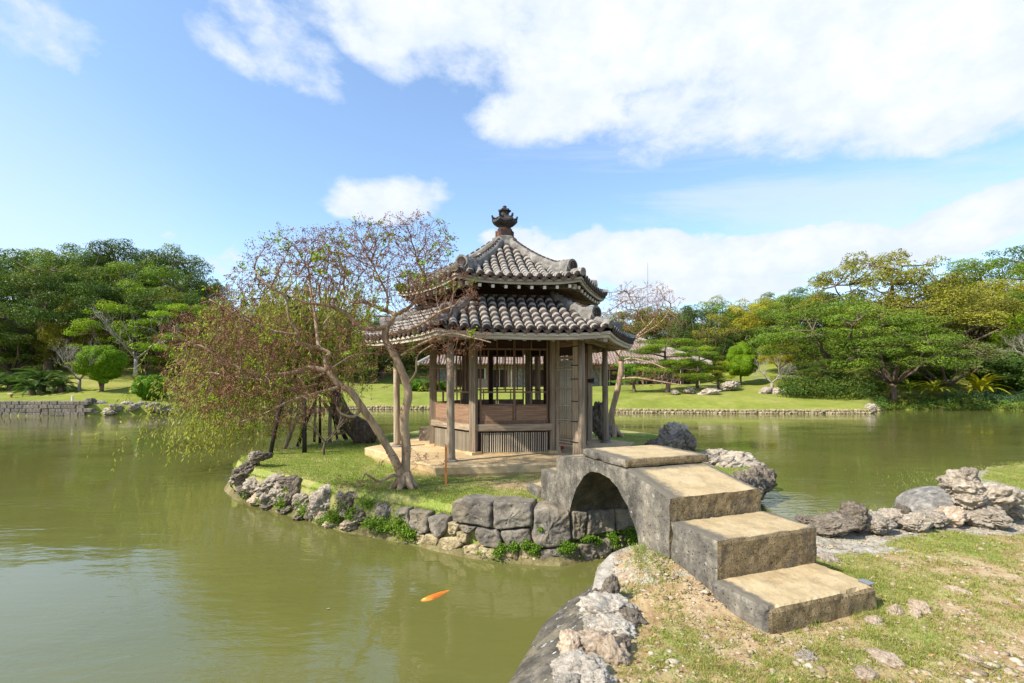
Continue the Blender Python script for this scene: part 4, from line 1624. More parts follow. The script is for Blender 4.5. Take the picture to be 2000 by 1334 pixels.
def pavilion():
    pav = empty('hexagonal_pavilion', PC, PROT, label='small hexagonal wooden pavilion with two tiers of mortared tile roof on the island', cat='pavilion')
    RW = 1.56
    AW = RW * math.cos(R(30))
    # plinth slab
    mb = MB()
    hexprism_ring(mb, [(2.9, -0.45, 0, 1), (2.93, -0.2, 0, 1), (2.96, -0.13, 0, 1), (2.965, -0.02, 0, 1), (2.94, 0.0, 0, 1), (2.5, 0.006, 0, 1), (1.0, 0.01, 0, 1)], 96)
    for i, v in enumerate(mb.v):
        p = Vector(v)
        mb.v[i] = tuple(p + Vector((p.x, p.y, 0)).normalized() * (0.02 * mn.fractal(p * 2.5, .8, 2, 3)) + Vector((0, 0, 0.004 * mn.fractal(p * 3, .8, 2, 3))))
    mb.build('plinth', M['concrete'], pav)
    post = MB()
    for i in range(12):
        pass
    post.box((-.062, -.062, 0.035), (.062, .062, 2.2))
    foot = MB()
    foot.box((-.115, -.115, -0.01), (.115, .115, 0.06))
    # each face's repeated meshes, built once
    sill, rail, beam, back, base = MB(), MB(), MB(), MB(), MB()
    strip(sill, AW + 0.055, AW - 0.07, 0.455, 0.575, n=1)
    strip(beam, AW + 0.05, AW - 0.06, 2.20, 2.36, n=1)
    strip(back, AW - 0.035, AW - 0.06, 0.03, 0.45, n=1)
    strip(base, AW + 0.03, AW - 0.08, 0.0, 0.035, n=1)
    strip(rail, AW + 0.01, AW - 0.03, 0.435, 0.453, n=1)
    # lattice windows: two sashes
    win = MB()
    x0, x1 = -0.665, 0.665
    yo, yi = -AW - 0.012, -AW + 0.022
    def bar(a, b, c, d, y0=yo, y1=yi):
        win.box((a, y0, c), (b, y1, d))
    for z0, z1 in ((0.577, 0.640), (0.915, 0.945), (1.165, 1.195), (1.985, 2.02)):
        bar(x0, x1, z0, z1, yo + .002, yi - .002)
    bar(x0, x0 + 0.035, .578, 2.198)
    bar(x1 - 0.035, x1, .578, 2.198)
    bar(-0.022, 0.022, .578, 2.198, yo - 0.004, yi)
    for x in (-0.50, -0.335, -0.17, 0.17, 0.335, 0.50):
        if abs(abs(x) - 0.335) > .01:
            bar(x - .011, x + .011, 1.196, 1.984, yo + .006, yi - .006)
    for x in (-0.335, 0.335):
        bar(x - .012, x + .012, .946, 1.164, yo + .006, yi - .006)
        bar(x - .012, x + .012, 2.021, 2.198, yo + .006, yi - .006)
    panel = MB()
    panel.box((-.30, -.012, .64), (.30, .012, .916))
    bead = MB()
    tb = MB()
    tb.box((-.148, -.01, 2.02), (.148, .01, 2.2))
    slat = MB()
    slat.tube([(0, 0, .04), (0.002, 0.002, .25), (0, 0, .41)], [0.0135, .013, .013], 6)
    mcache = {}

    def inst(name, mb_, mat, f, loc=(0, 0, 0), rz=0.0, key=None):
        key = key or id(mb_)
        if key not in mcache:
            o = mb_.build(name, mat, pav)
            mcache[key] = o.data
        else:
            o = link(name, mcache[key], pav)
        rot = Matrix.Rotation(face_rot(f), 4, 'Z')
        o.matrix_local = rot @ Matrix.Translation(loc) @ Matrix.Rotation(rz, 4, 'Z')
        return o
    for f in range(6):
        corner = Vector((RW * 0.5, -AW, 0))          # right end of the face
        inst('post', post, M['wood_z'], f, corner, R(30))
        inst('foot_stone', foot, M['concrete'], f, corner * 1.0)
        inst('head_beam', beam, M['wood_x'], f)
        if f == 1:
            continue                                  # the doorway
        inst('sill_beam', sill, M['wood_x'], f)
        inst('base_board', back, M['dark_wood'], f)
        inst('base_kerb', base, M['concrete'], f)
        inst('slat_rail', rail, M['wood_x'], f)
        nsl = 31
        for k in range(nsl):
            x = -0.63 + 1.26 * k / (nsl - 1)
            inst('bamboo_slat', slat, M['bamboo'], f, (x + random.uniform(-.004, .004), -AW - .012, random.uniform(-.004, .004)), key='slat')
        inst('lattice_window', win, M['brown_z'], f, key='win')
        for x in (-.335, .335):
            inst('wood_panel', panel, M['brown_x'], f, (x, -AW + .006, 0), key='panel')
        for x in (-.495, -.17, .17, .495):
            inst('transom_board', tb, M['dark_wood'], f, (x, -AW + .012, 0), key='tb')
    # threshold steps and door jambs on the entrance side (face 1)
    st = MB()
    st.box((-.62, -AW - .02, .02), (.62, -AW + .06, .30))
    inst('threshold', st, M['wood_x'], 1)
    # floor, ceiling, inner posts, tea stand
    mb = MB()
    hexprism_ring(mb, [(1.45, .44, 0, 1), (1.45, .50, 0, 1)], 6)
    mb.build('floor', M['dark_wood'], pav)
    mb = MB()
    hexprism_ring(mb, [(1.46, 2.36, 0, 1), (1.46, 2.40, 0, 1)], 6)
    mb.build('ceiling', M['dark_wood'], pav)
    for (x, y, s) in [(1.03, 0.28, .085), (-.2, 0.95, .05)]:
        mb = MB()
        mb.box((x - s, y - s, .50), (x + s, y + s, 2.36))
        mb.build('inner_post', M['dark_wood'], pav)
    mb = MB()
    mb.box((-.16, .1, .5), (.16, .32, .86))
    mb.box((-.19, .07, .86), (.19, .35, .885))
    mb.build('white_stand', M['cream'], pav)
    # eave pillars on stone feet
    for f in range(6):
        rad = 2.30
        ang = face_rot(f) - PI / 2 - R(30)
        if f == 0:
            rad = 2.45
        d = Vector((math.cos(ang), math.sin(ang), 0))
        mb = MB()
        mb.tube([(0, 0, 0.02), (0.004, 0, .1), (-.006, .004, .6), (-.012, 0, 1.4), (-.016, 0.004, 2.26)], [.088, .072, .068, .064, .062], 14, wob=.12)
        o = mb.build('eave_pillar', M['wood_z'], pav, smooth=True, loc=d * rad)
        mb = MB()
        mb.tube([(0, 0, -.02), (0, 0, .03), (0, 0, .045)], [.125, .12, .09], 14, wob=.1)
        mb.build('pillar_foot', M['plaster'], pav, loc=d * rad)
    # bamboo wing screen from the front right post to the pillar
    a0 = -PI / 2 + R(30)
    d = Vector((math.cos(a0), math.sin(a0), 0))
    scr = empty('bamboo_screen', d * 1.60, 0)
    scr.parent = pav
    scr.rotation_euler = (0, 0, a0)
    n = 19
    sb = MB()
    sb.tube([(0, 0, .21), (0, .002, 1.0), (0, 0, 1.78)], [.0098, .0098, .0098], 6)
    sme = None
    for k in range(n):
        x = 0.11 + 0.40 * k / (n - 1)
        if sme is None:
            o = sb.build('bamboo_cane', M['bamboo'], scr, smooth=True)
            sme = o.data
        else:
            o = link('bamboo_cane', sme, scr)
        o.location = (x, random.uniform(-.004, .004), random.uniform(-.008, .008))
    mb = MB()
    mb.box((.11, .012, .21), (.52, .018, 1.79))
    mb.build('gap_shade_backing', M['dark_wood'], scr)  # dark sheet added to deepen the shade between the canes
    for z in (.24, .29, .62, .66, .93, 1.24, 1.27, 1.60, 1.66, 1.76):
        mb = MB()
        mb.tube([(.04, -.024, z), (.3, -.027, z + .006), (.60, -.022, z - .004)], .010, 6)
        mb.build('batten', M['bamboo'], scr)
    mb = MB()
    mb.box((.05, -.022, .03), (.12, .022, 2.22))
    mb.build('stile', M['wood_z'], scr)
    mb = MB()
    mb.box((.51, -.05, .02), (.66, .02, 2.2))
    mb.build('stile', M['wood_z'], scr)
    for (z0, z1, m) in ((1.80, 1.86, 'wood_x'), (1.87, 2.03, 'dark_wood'), (2.035, 2.06, 'wood_x'), (2.065, 2.2, 'brown_x'), (.16, .205, 'wood_x')):
        mb = MB()
        mb.box((.122, -.012 - (.004 if 'wood_x' == m else 0), z0), (.508, .012, z1))
        mb.build('crosspiece', M[m], scr)
    for z in (.27, .65, 1.02, 1.43, 1.68, 2.03):
        mb = MB()
        mb.tube([(.47, -.056, z), (.58, -.062, z), (.67, -.056, z), (.675, .03, z), (.5, .03, z), (.47, -.056, z)], .008, 6)
        mb.build('rope_tie', M['rope'], scr)
    # brown leaf of the door, tied open, and its grey jamb
    P2 = lambda u, Y: (Matrix.Rotation(-PROT, 4, 'Z') @ (Vector(((u - U0) / F * Y, Y, 0)) - Vector((PC.x, PC.y, 0))))
    q = P2(1142.5, 10.55)
    mb = MB()
    mb.box((q.x - .035, q.y - .05, .03), (q.x + .035, q.y + .05, 2.0))
    mb.build('door_edge', M['brown_z'], pav)
    q = P2(1150.5, 10.7)
    mb = MB()
    mb.box((q.x - .05, q.y - .08, .1), (q.x + .05, q.y + .5, 2.16))
    mb.build('door_leaf', M['wood_z'], pav)
    mb = MB()
    for k in range(7):
        a = k * 0.9
        mb.tube([(q.x - .13 + .02 * math.cos(a), q.y - .12, 1.40 + .03 * math.sin(a)), (q.x - .02, q.y - .14, 1.40 + .03 * math.cos(a)), (q.x + .08, q.y - .10, 1.40 + .05 * math.sin(a * 1.7))], .012, 5)
    mb.build('rope_knot', M['rope'], pav)
    mb = MB()
    mb.box((.88, -1.1, .03), (1.04, -.98, .09))
    o = mb.build('red_fitting', M['red_cloth'], pav)
    # ---- lower eave: rafters, soffit, fascia
    def eave(apw, apo, zw, zo, nraf, zfas0, zfas1, lift, rw, rh, white, corner):
        for f in range(6):
            rot = Matrix.Rotation(face_rot(f), 4, 'Z')
            side = apo * T30
            for k in range(nraf):
                x = (k - (nraf - 1) / 2) * (2 * side * 0.94 / nraf)
                ain = max(apw, abs(x) / T30 + 0.03)
                if ain > apo - .15:
                    continue
                c = x / side
                zi = zw + (zo - zw) * (ain - apw) / (apo - apw)
                mb = MB()
                a, b_ = rot @ Vector((x, -ain, zi)), rot @ Vector((x, -apo + .06, zo + lift * abs(c) ** 3))
                mb.beam(a, b_, rw, rh)
                if white:
                    e = (b_ - a).normalized()
                    mb.beam(b_ - e * .03, b_ + e * .003, rw + .003, rh + .003, mi=1)
                mb.build('rafter', [M['wood_y'], M['white_end']] if white else M['wood_y'], pav)
            mb = MB()
            nn = 10
            for j in range(2):
                ap, z = (apw, zw) if j == 0 else (apo - .03, zo)
                for i in range(nn + 1):
                    c = -1 + 2 * i / nn
                    mb.v.append(tuple(rot @ Vector((c * ap * T30, -ap, z + rh * .55 + (lift * abs(c) ** 3 if j else 0)))))
            for i in range(nn):
                mb.f.append((i, nn + 1 + i, nn + 2 + i, i + 1))
            mb.mi = [0] * nn
            mb.build('soffit', M['dark_wood'], pav)
            mb = MB()
            strip(mb, apo, apo - .05, zfas0, zfas0 + (zfas1 - zfas0) * .55, lift, 20)
            strip(mb, apo + .03, apo - .05, zfas0 + (zfas1 - zfas0) * .56, zfas1, lift, 20)
            o = mb.build('fascia', M['pale_wood'], pav)
            o.matrix_local = rot
            ang = face_rot(f) - PI / 2 + R(30)
            dd = Vector((math.cos(ang), math.sin(ang), 0))
            R_ = apo / math.cos(R(30))
            mb = MB()
            mb.beam(dd * (apw) + Vector((0, 0, zw - .02)), dd * (R_ - corner) + Vector((0, 0, zo + lift - .03)), rw * 1.7, rh * 1.7)
            mb.build('corner_rafter', M['pale_wood'], pav)
    eave(AW, 2.53, 2.42, 2.10, 11, 2.09, 2.20, .055, .055, .065, False, .06)
    mb = MB()
    hexprism_ring(mb, [(1.42, 2.85, 0, 1), (1.42, 3.42, 0, 1)], 6)
    mb.build('upper_wall', M['dark_wood'], pav)
    mb = MB()
    for f in range(6):
        m2 = MB()
        strip(m2, 1.27, 1.20, 3.0, 3.06, n=1)
        me = bpy.data.meshes.new('t')
        me.from_pydata(m2.v, [], m2.f)
        add_mesh(mb, me, Matrix.Rotation(face_rot(f), 4, 'Z'))
    mb.build('upper_beam', M['pale_wood'], pav)
    eave(1.15, 1.96, 3.30, 3.09, 9, 3.13, 3.22, .08, .05, .055, True, .14)
    for f in range(6):   # edge beam under the eave pillars
        mb = MB()
        strip(mb, 2.06, 1.98, 2.13, 2.21, n=1)
        o = mb.build('eave_beam', M['wood_x'], pav)
        o.matrix_local = Matrix.Rotation(face_rot(f), 4, 'Z')
    roof(pav, 'lower_roof', zl, 1.33, 2.56, 16, 0.172, 0.064, (0, 5, 1))
    roof(pav, 'upper_roof', zu, 0.22, 1.99, 13, 0.145, 0.060, (0, 5, 1))
    # finial
    fin = empty('finial', (0, 0, 4.30))
    fin.parent = pav
    a = MB()
    hexprism_ring(a, [(.34, -.08, 0, .8), (.30, .05, 0, .8), (.27, .12, 0, .8), (.275, .20, 0, .8), (.20, .23, 0, .8)], 24)
    a.build('plaster_collar', M['plaster'], fin)
    a = MB()
    hexprism_ring(a, [(.205, .22, 0, 1), (.205, .36, 0, 1), (.19, .365, 0, 1)], 24)
    a.build('brick_base', M['finial_red'], fin)
    a = MB()
    hexprism_ring(a, [(.17, .36, 0, 0), (.16, .40, 0, 0), (.135, .43, 0, 0), (.135, .50, 0, 0)], 24)
    a.build('neck', M['finial_red'], fin)
    a = MB()
    hexprism_ring(a, [(.13, .46, 0, .5), (.22, .49, .02, .9), (.285, .53, .05, 1), (.28, .57, .06, 1), (.20, .60, .03, 1), (.13, .66, .01, 1), (.11, .70, 0, .6)], 48)
    a.build('small_roof', M['finial'], fin)
    for k in range(6):
        an = k * PI / 3
        dd = Vector((math.cos(an), math.sin(an), 0))
        a = MB()
        a.tube([dd * .12 + Vector((0, 0, .68)), dd * .2 + Vector((0, 0, .63)), dd * .265 + Vector((0, 0, .65)), dd * .28 + Vector((0, 0, .70))], [.022, .026, .028, .02], 7)
        a.build('upturned_tip', M['finial'], fin)
    a = MB()
    hexprism_ring(a, [(.10, .68, 0, .6), (.095, .76, 0, .6), (.10, .78, 0, .6), (.145, .795, .015, 1), (.14, .82, .02, 1), (.07, .84, .01, 1), (.04, .88, 0, 0), (.045, .91, 0, 0), (.015, .93, 0, 0)], 24)
    a.build('crown_knob', M['finial'], fin)


pavilion()


# ------------------------------------------------------------------ house with red tile roof beyond the far lawn
def house():
    Y0 = 50.0
    gx = lambda u: (u - U0) / F * Y0
    zb = 1.15
    h = empty('red_tiled_house', (gx(1080), Y0, zb), label='long low wooden house with red tiled roof behind the pavilion', cat='house')
    xa, xb = gx(850) - gx(1080), gx(1352) - gx(1080)
    D = 9.0
    # stone base
    mb = MB()
    mb.box((xa - 1.0, -1.2, -1.6), (xb + .4, D, .02))
    mb.build('stone_base', M['ashlar'], h)
    mb = MB()
    mb.box((xa, 0.12, .02), (xb, D - .5, 2.6))
    mb.build('wall', M['wood_z'], h)
    # bays
    bay = 1.85
    n = int((xb - xa) / bay)
    for i in range(n + 1):
        x = xa + i * (xb - xa) / n
        mb = MB()
        mb.box((x - .09, -.02, .0), (x + .09, .14, 2.6))
        mb.build('post', M['pale_wood'] if i % 2 else M['wood_z'], h)
        if i < n:
            w = (xb - xa) / n
            m = MB()
            kind = (i * 7 + 3) % 4
            if kind in (0, 2):
                m.box((x + .2, .05, .5 if kind else .12), (x + w - .2, .115, 2.15))
                m.build('opening', M['dark_wood'], h)  # solid dark panel, coloured as the shade inside an open bay
                m = MB()
                m.box((x + .14, -.0, 2.15), (x + w - .14, .1, 2.24))
                m.box((x + w / 2 - .04, -.0, .5 if kind else .12), (x + w / 2 + .04, .1, 2.15))
                m.build('window_frame', M['pale_wood'], h)
            elif kind == 1:
                m.box((x + .2, .03, .1), (x + w - .2, .1, 1.2))
                m.build('board_panel', M['wood_z'], h)
                m = MB()
                m.box((x + .3, .04, 1.25), (x + w - .6, .11, 2.2))
                m.build('window', M['char_wood'], h)
                m = MB()
                m.box((x + .2, .0, 1.2), (x + .3, .1, 2.3))
                m.box((x + w - .6, .0, 1.2), (x + w - .48, .1, 2.3))
                m.build('window_frame', M['cream'], h)
            else:
                m.box((x + .12, .03, .1), (x + w - .12, .1, 2.3))
                m.build('sliding_door', M['plaster'], h)
    # verandah posts
    for i in range(0, n + 1, 1):
        x = xa + i * (xb - xa) / n + .3
        mb = MB()
        mb.tube([(x, -1.15, 0), (x, -1.15, 2.5)], .06, 6)
        mb.build('verandah_post', M['wood_z'], h)
    mb = MB()
    mb.box((xa, -.9, .25), (xb, .0, .33))
    mb.build('verandah_deck', M['wood_x'], h)
    # hipped roof
    e = 1.5
    X0, X1, ya, yb, ze, zr = xa - e, xb + e, -e, D + e, 2.62, 6.1
    ym = (ya + yb) / 2
    ra, rb = X0 + 5, X1 - 7.5
    v = [(X0, ya, ze), (X1, ya, ze), (X1, yb, ze), (X0, yb, ze), (ra, ym, zr), (rb, ym, zr)]
    mb = MB()
    mb.add(v, [(0, 1, 5, 4), (1, 2, 5), (2, 3, 4, 5), (3, 0, 4), (3, 2, 1, 0)])
    mb.v = [(a, b, c) for a, b, c in mb.v]
    rf = mb.build('roof', M['house_tile'], h)
    # tile ridges
    rb_ = MB()
    mo = MB()
    A, B = Vector(v[0]), Vector(v[1])
    k = 0
    x = X0 + .15
    while x < X1 - .1:
        s = 1.0
        if x < ra:
            s = (x - X0) / (ra - X0)
        if x > rb:
            s = (X1 - x) / (X1 - rb)
        p0, p1 = Vector((x, ya - .03, ze + .02)), Vector((x, ya + (ym - ya) * s, ze + (zr - ze) * s + .02))
        if (p1 - p0).length > .3:
            rb_.tube([p0, p1], .085, 6)
            L = (p1 - p0).length
            for q in range(int(L / .32)):
                c = p0.lerp(p1, (q * .32 + .12) / L)
                dd = (p1 - p0).normalized()
                mo.tube([c, c + dd * .12], .10, 6, cap=False)
        x += .29
    y = ya + .2
    while y < yb:
        s = 1 - abs(y - ym) / (ym - ya)
        p0, p1 = Vector((X1 + .03, y, ze + .02)), Vector((X1 - (X1 - rb) * s, y, ze + (zr - ze) * s + .02))
        if (p1 - p0).length > .3:
            rb_.tube([p0, p1], .085, 6)
        y += .29
    tag(rb_.build('roof_tiles', M['house_tile'], rf), kind='stuff')
    tag(mo.build('mortar_joints', M['house_mortar'], rf), kind='stuff')
    for a, b in ((0, 4), (1, 5), (4, 5), (2, 5), (3, 4)):
        mb = MB()
        mb.tube([Vector(v[a]) + Vector((0, 0, .08)), Vector(v[b]) + Vector((0, 0, .12))], .2, 8)
        mb.build('ridge', M['house_mortar'], rf)


house()

# ------------------------------------------------------------------ foliage builders


def dir_sphere(n, rg, up=0.0):
    d = rg.normal(0, 1, (n, 3))
    d[:, 2] = d[:, 2] + up
    return unit(d)


def clump_leaves(centres, radii, n, size, rg, flat=0.6, shell=0.6, up=0.7, spread=0.55, yel=0.25, aspect=0.55, quad=True):
    """leaves spread over many small clumps"""
    k = len(centres)
    w = radii ** 2
    ci = rg.choice(k, n, p=w / w.sum())
    d = dir_sphere(n, rg, 0.35)
    rr = rg.uniform(shell, 1.0, n) ** 0.8
    # lumpy outline inside each clump
    lump = 1 + 0.28 * np.sin(d[:, 0] * 5.1 + ci * 1.7) * np.cos(d[:, 1] * 4.3 + ci * 2.9)
    off = d * (rr * radii[ci] * lump)[:, None]
    off[:, 2] *= flat
    C = centres[ci] + off
    nr = unit(d + np.array([0, 0, up]))
    ct = rg.uniform(0, 1, k)
    cy = rg.uniform(0, 1, k) ** 2.5
    tint = np.stack([np.clip(ct[ci] * 0.7 + rg.uniform(0, .3, n), 0, 1), np.clip(cy[ci] * yel + rg.uniform(0, .12, n), 0, 1)], 1)
    return leaf_cloud(C, nr, size, aspect, spread, tint, rg, quad)


def bez(a, b, c, d, n=7):
    return [a * (1 - t) ** 3 + b * 3 * t * (1 - t) ** 2 + c * 3 * t * t * (1 - t) + d * t ** 3 for t in [i / n for i in range(n + 1)]]


def proto_spreading(seed, H=10.0, W=13.0, base=0.42, nlimb=9, ncl=90, nleaf=22000, size=.20, flat=.5, bark='bark', lean=0.0, cs=1.15, yel=.3, layered=0.0, trunk_r=.36):
    rg = np.random.default_rng(seed)
    rd = random.Random(seed)
    root = empty('tree_model')
    mb = MB()
    fork = Vector((lean, 0, H * base * 0.62))
    mb.tube([Vector((0, 0, -.5)), Vector((0.03, 0, .3)), Vector((lean * .4, 0.1, fork.z * .5)), fork], [trunk_r * 1.5, trunk_r * 1.1, trunk_r * .9, trunk_r * .85], 9, wob=.25)
    centres = []
    limbs = []
    for i in range(nlimb):
        a = 2 * PI * (i + rd.uniform(-.3, .3)) / nlimb
        rr = W / 2 * rd.uniform(.35, .8)
        hz = H * (0.93 - 0.38 * (rr / (W / 2)) ** 1.6) * rd.uniform(.85, .98)
        end = Vector((math.cos(a) * rr, math.sin(a) * rr, hz))
        m1 = fork + Vector((math.cos(a) * rr * .45, math.sin(a) * rr * .45, (hz - fork.z) * .18 + rd.uniform(-.2, .4)))
        m2 = fork.lerp(end, .72) + Vector((rd.uniform(-.5, .5), rd.uniform(-.5, .5), rd.uniform(-.1, .5)))
        pts = bez(fork, m1, m2, end, 9)
        pts = [p + Vector((rd.uniform(-.12, .12), rd.uniform(-.12, .12), rd.uniform(-.08, .08))) * (0 if j in (0,) else 1) for j, p in enumerate(pts)]
        mb.tube(pts, [trunk_r * (.55 - .048 * j) for j in range(10)], 6, wob=.2)
        limbs.append(pts)
    for i in range(ncl):
        a = rd.uniform(0, 2 * PI)
        rr = W / 2 * math.sqrt(rd.uniform(0.0, 1.0)) * 0.92
        top = H * (1.0 - 0.42 * (rr / (W / 2)) ** 2.0)
        low = H * (base + 0.10 * (1 - rr / (W / 2)))
        t = 1 - rd.uniform(0, 1) ** 1.7 * 0.85
        z = low + (top - low) * t
        if layered:
            q = H * layered
            z = round(z / q) * q + rd.uniform(-.12, .12) * q
        c = Vector((math.cos(a) * rr, math.sin(a) * rr, z - cs * .4))
        centres.append(c)
        # twig from the nearest limb point
        best = min((p for L in limbs for p in L[3:]), key=lambda p: (p - c).length + max(0, p.z - c.z) * 1.5)
        mid = best.lerp(c, .5) + Vector((rd.uniform(-.2, .2), rd.uniform(-.2, .2), -.15))
        mb.tube([best, mid, c], [.07, .05, .02], 4, cap=False)
    o = mb.build('trunk', M[bark], root, smooth=True)
    V, Fc, T = clump_leaves(np.array([tuple(c) for c in centres]), rg.uniform(.5, 1.3, ncl) * cs, nleaf, size, rg, flat, shell=.72, up=.9, spread=.42, yel=yel)
    me = np_mesh('crown_mesh', V, Fc, M['leaf'], T)
    link('crown', me, root)
    return root


def proto_round(seed, H=3.0, W=2.4, nleaf=30000, size=.07, trunk=.5, name='trunk', lumps=46, bark='bark', two=False, neat=True):
    """dense clipped crown: many overlapping lumps over a solid inner growth"""
    rg = np.random.default_rng(seed)
    rd = random.Random(seed)
    root = empty('tree_model')
    mb = MB()
    if trunk > 0:
        mb.tube([(0.02, 0, -.2), (.0, 0, trunk * .5), (-.16, 0.05, trunk * 1.3), (-.3, 0, H * .6)], [.12, .085, .06, .03], 7, wob=.2)
        mb.tube([(0.03, 0, .0), (.1, 0, trunk), (.2, 0.05, H * .5)], [.08, .06, .03], 6)
        mb.build(name, M[bark], root, smooth=True)

    def radius(t):          # t 0 bottom .. 1 top
        if two:
            lower = math.sqrt(max(0, 1 - ((t - .36) / .40) ** 2)) if t < .76 else 0
            upper = .66 * math.sqrt(max(0, 1 - ((t - .72) / .28) ** 2)) if t > .44 else 0
            return max(lower, upper, .02)
        return max(.02, (math.sqrt(max(0, 1 - ((t - .6) / .42) ** 2)) if t > .6 else math.sin(min(1, (t + .03) / .63) * PI / 2) ** .75))
    cents = []
    for i in range(lumps * 4):
        t = rd.uniform(.04, .97)
        h = i * 2.39996
        cents.append(Vector((math.cos(h) * radius(t) * W / 2 * .86, math.sin(h) * radius(t) * W / 2 * .86, trunk + (H - trunk) * t)))
    cs = np.array([tuple(c) for c in cents])
    rad = rg.uniform(.6, 1.1, len(cs)) * W * .105
    bm = bmesh.new()
    bmesh.ops.create_icosphere(bm, subdivisions=5, radius=1)
    for v in bm.verts:
        d = v.co.copy()
        t = (d.z + 1) / 2
        w = radius(t) * W / 2 * .84
        hh = math.hypot(d.x, d.y) or 1e-6
        p = Vector((d.x / hh * w, d.y / hh * w, trunk + (H - trunk) * (.04 + .92 * t)))
        q = p * (4.0 / W)
        q.z *= .62
        cell = mn.voronoi(q)[0]
        p += Vector((d.x, d.y, d.z * .6)) * W * .30 * (min(.55, cell[1] - cell[0]) - .22)
        v.co = p
    bm.normal_update()
    fc = np.array([tuple(f.calc_center_median()) for f in bm.faces])
    fn = np.array([tuple(f.normal) for f in bm.faces])
    fa = np.array([f.calc_area() for f in bm.faces])
    pick = rg.choice(len(fc), nleaf, p=fa / fa.sum())
    Cc = fc[pick] + fn[pick] * rg.uniform(-.01, .035 * W / 2.4, (nleaf, 1)) + rg.normal(0, .009 * W, (nleaf, 3))
    ti = np.stack([rg.uniform(0, 1, nleaf), rg.uniform(0, .2, nleaf)], 1)
    V, Fc, T = leaf_cloud(Cc, fn[pick] + np.array([0, 0, .25]), size, .45, .45, ti, rg)
    link('crown', np_mesh('crown_mesh', V, Fc, M['leaf'], T), root)
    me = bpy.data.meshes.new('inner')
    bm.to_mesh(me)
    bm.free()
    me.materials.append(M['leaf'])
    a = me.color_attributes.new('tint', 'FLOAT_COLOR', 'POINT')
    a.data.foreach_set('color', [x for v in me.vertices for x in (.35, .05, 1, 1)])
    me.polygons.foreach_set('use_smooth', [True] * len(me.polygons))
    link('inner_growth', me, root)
    return root


def proto_pads(seed, H=5.0, W=8.0, pads=16, nleaf=24000, size=.19, bark='bark', lean=.8):
    """pine with flat cloud pads of needles"""
    rg = np.random.default_rng(seed)
    rd = random.Random(seed)
    root = empty('tree_model')
    mb = MB()
    trunk = bez(Vector((0, 0, -.3)), Vector((lean, 0, H * .3)), Vector((-lean * .6, .2, H * .6)), Vector((lean * .3, 0, H * .9)), 10)
    mb.tube(trunk, [.2 - .016 * i for i in range(11)], 7, wob=.2)
    cs, rs = [], []
    for i in range(pads):
        t = .3 + .7 * i / (pads - 1)
        a = i * 2.4 + rd.uniform(-.4, .4)
        rr = W / 2 * (1.05 - .75 * t) * rd.uniform(.55, 1)
        p = trunk[min(10, int(t * 10))]
        c = Vector((p.x + math.cos(a) * rr, p.y + math.sin(a) * rr, p.z + rd.uniform(-.1, .4)))
        mb.tube([p, p.lerp(c, .5) + Vector((0, 0, rd.uniform(-.3, .1))), c - Vector((0, 0, .1))], [.08, .06, .03], 5)
        for q in range(6):
            cs.append((c.x + rd.uniform(-.8, .8), c.y + rd.uniform(-.8, .8), c.z + rd.uniform(-.06, .12)))
            rs.append(rd.uniform(.5, .8))
            mb.tube([c - Vector((0, 0, .1)), Vector(cs[-1])], [.03, .01], 4, cap=False)
    mb.build('trunk', M[bark], root, smooth=True)
    V, Fc, T = clump_leaves(np.array(cs), np.array(rs), nleaf, size, rg, .30, .3, 1.4, .6, .15, .18)
    link('crown', np_mesh('crown_mesh', V, Fc, M['leaf'], T), root)
    return root


def branchy(mb, p, d, L, r, depth, rd, spread=.6, up=.15, n=4):
    pts = [p]
    for i in range(n):
        d = (d + Vector((rd.uniform(-1, 1), rd.uniform(-1, 1), rd.uniform(-1, 1) + up)) * .22).normalized()
        p = p + d * L / n
        pts.append(p)
    mb.tube(pts, [r * (1 - .45 * i / n) for i in range(n + 1)], 5 if depth > 1 else 3, cap=False)
    if depth <= 0:
        return
    for k in range(rd.choice((2, 3, 3))):
        q = pts[rd.choice((2, 3, 4))] if k else pts[-1]
        nd_ = (d + Vector((rd.uniform(-1, 1), rd.uniform(-1, 1), rd.uniform(-.7, 1))) * spread).normalized()
        branchy(mb, q, nd_, L * rd.uniform(.6, .85), r * .58, depth - 1, rd, spread, up, n)


def bare_tree(name, loc, H, seed, mat, label, cat='tree', r=.1, depth=5, spread=.7, group=None, base_len=None):
    rd = random.Random(seed)
    t = empty(name, loc, label=label, cat=cat, group=group)
    mb = MB()
    mb.tube([(0, 0, -.2), (0, 0, .1), (.03, 0, H * .22)], [r * 1.5, r * 1.1, r], 7)
    mb.build('trunk', M[mat], t, smooth=True)
    mb = MB()
    for k in range(4):
        a = k * 1.57 + rd.uniform(-.4, .4)
        branchy(mb, Vector((.03, 0, H * .22)), Vector((math.cos(a) * .8, math.sin(a) * .8, .75)).normalized(), (base_len or H * .3), r * .6, depth, rd, spread)
    mb.build('branches', M[mat], t)
    return t


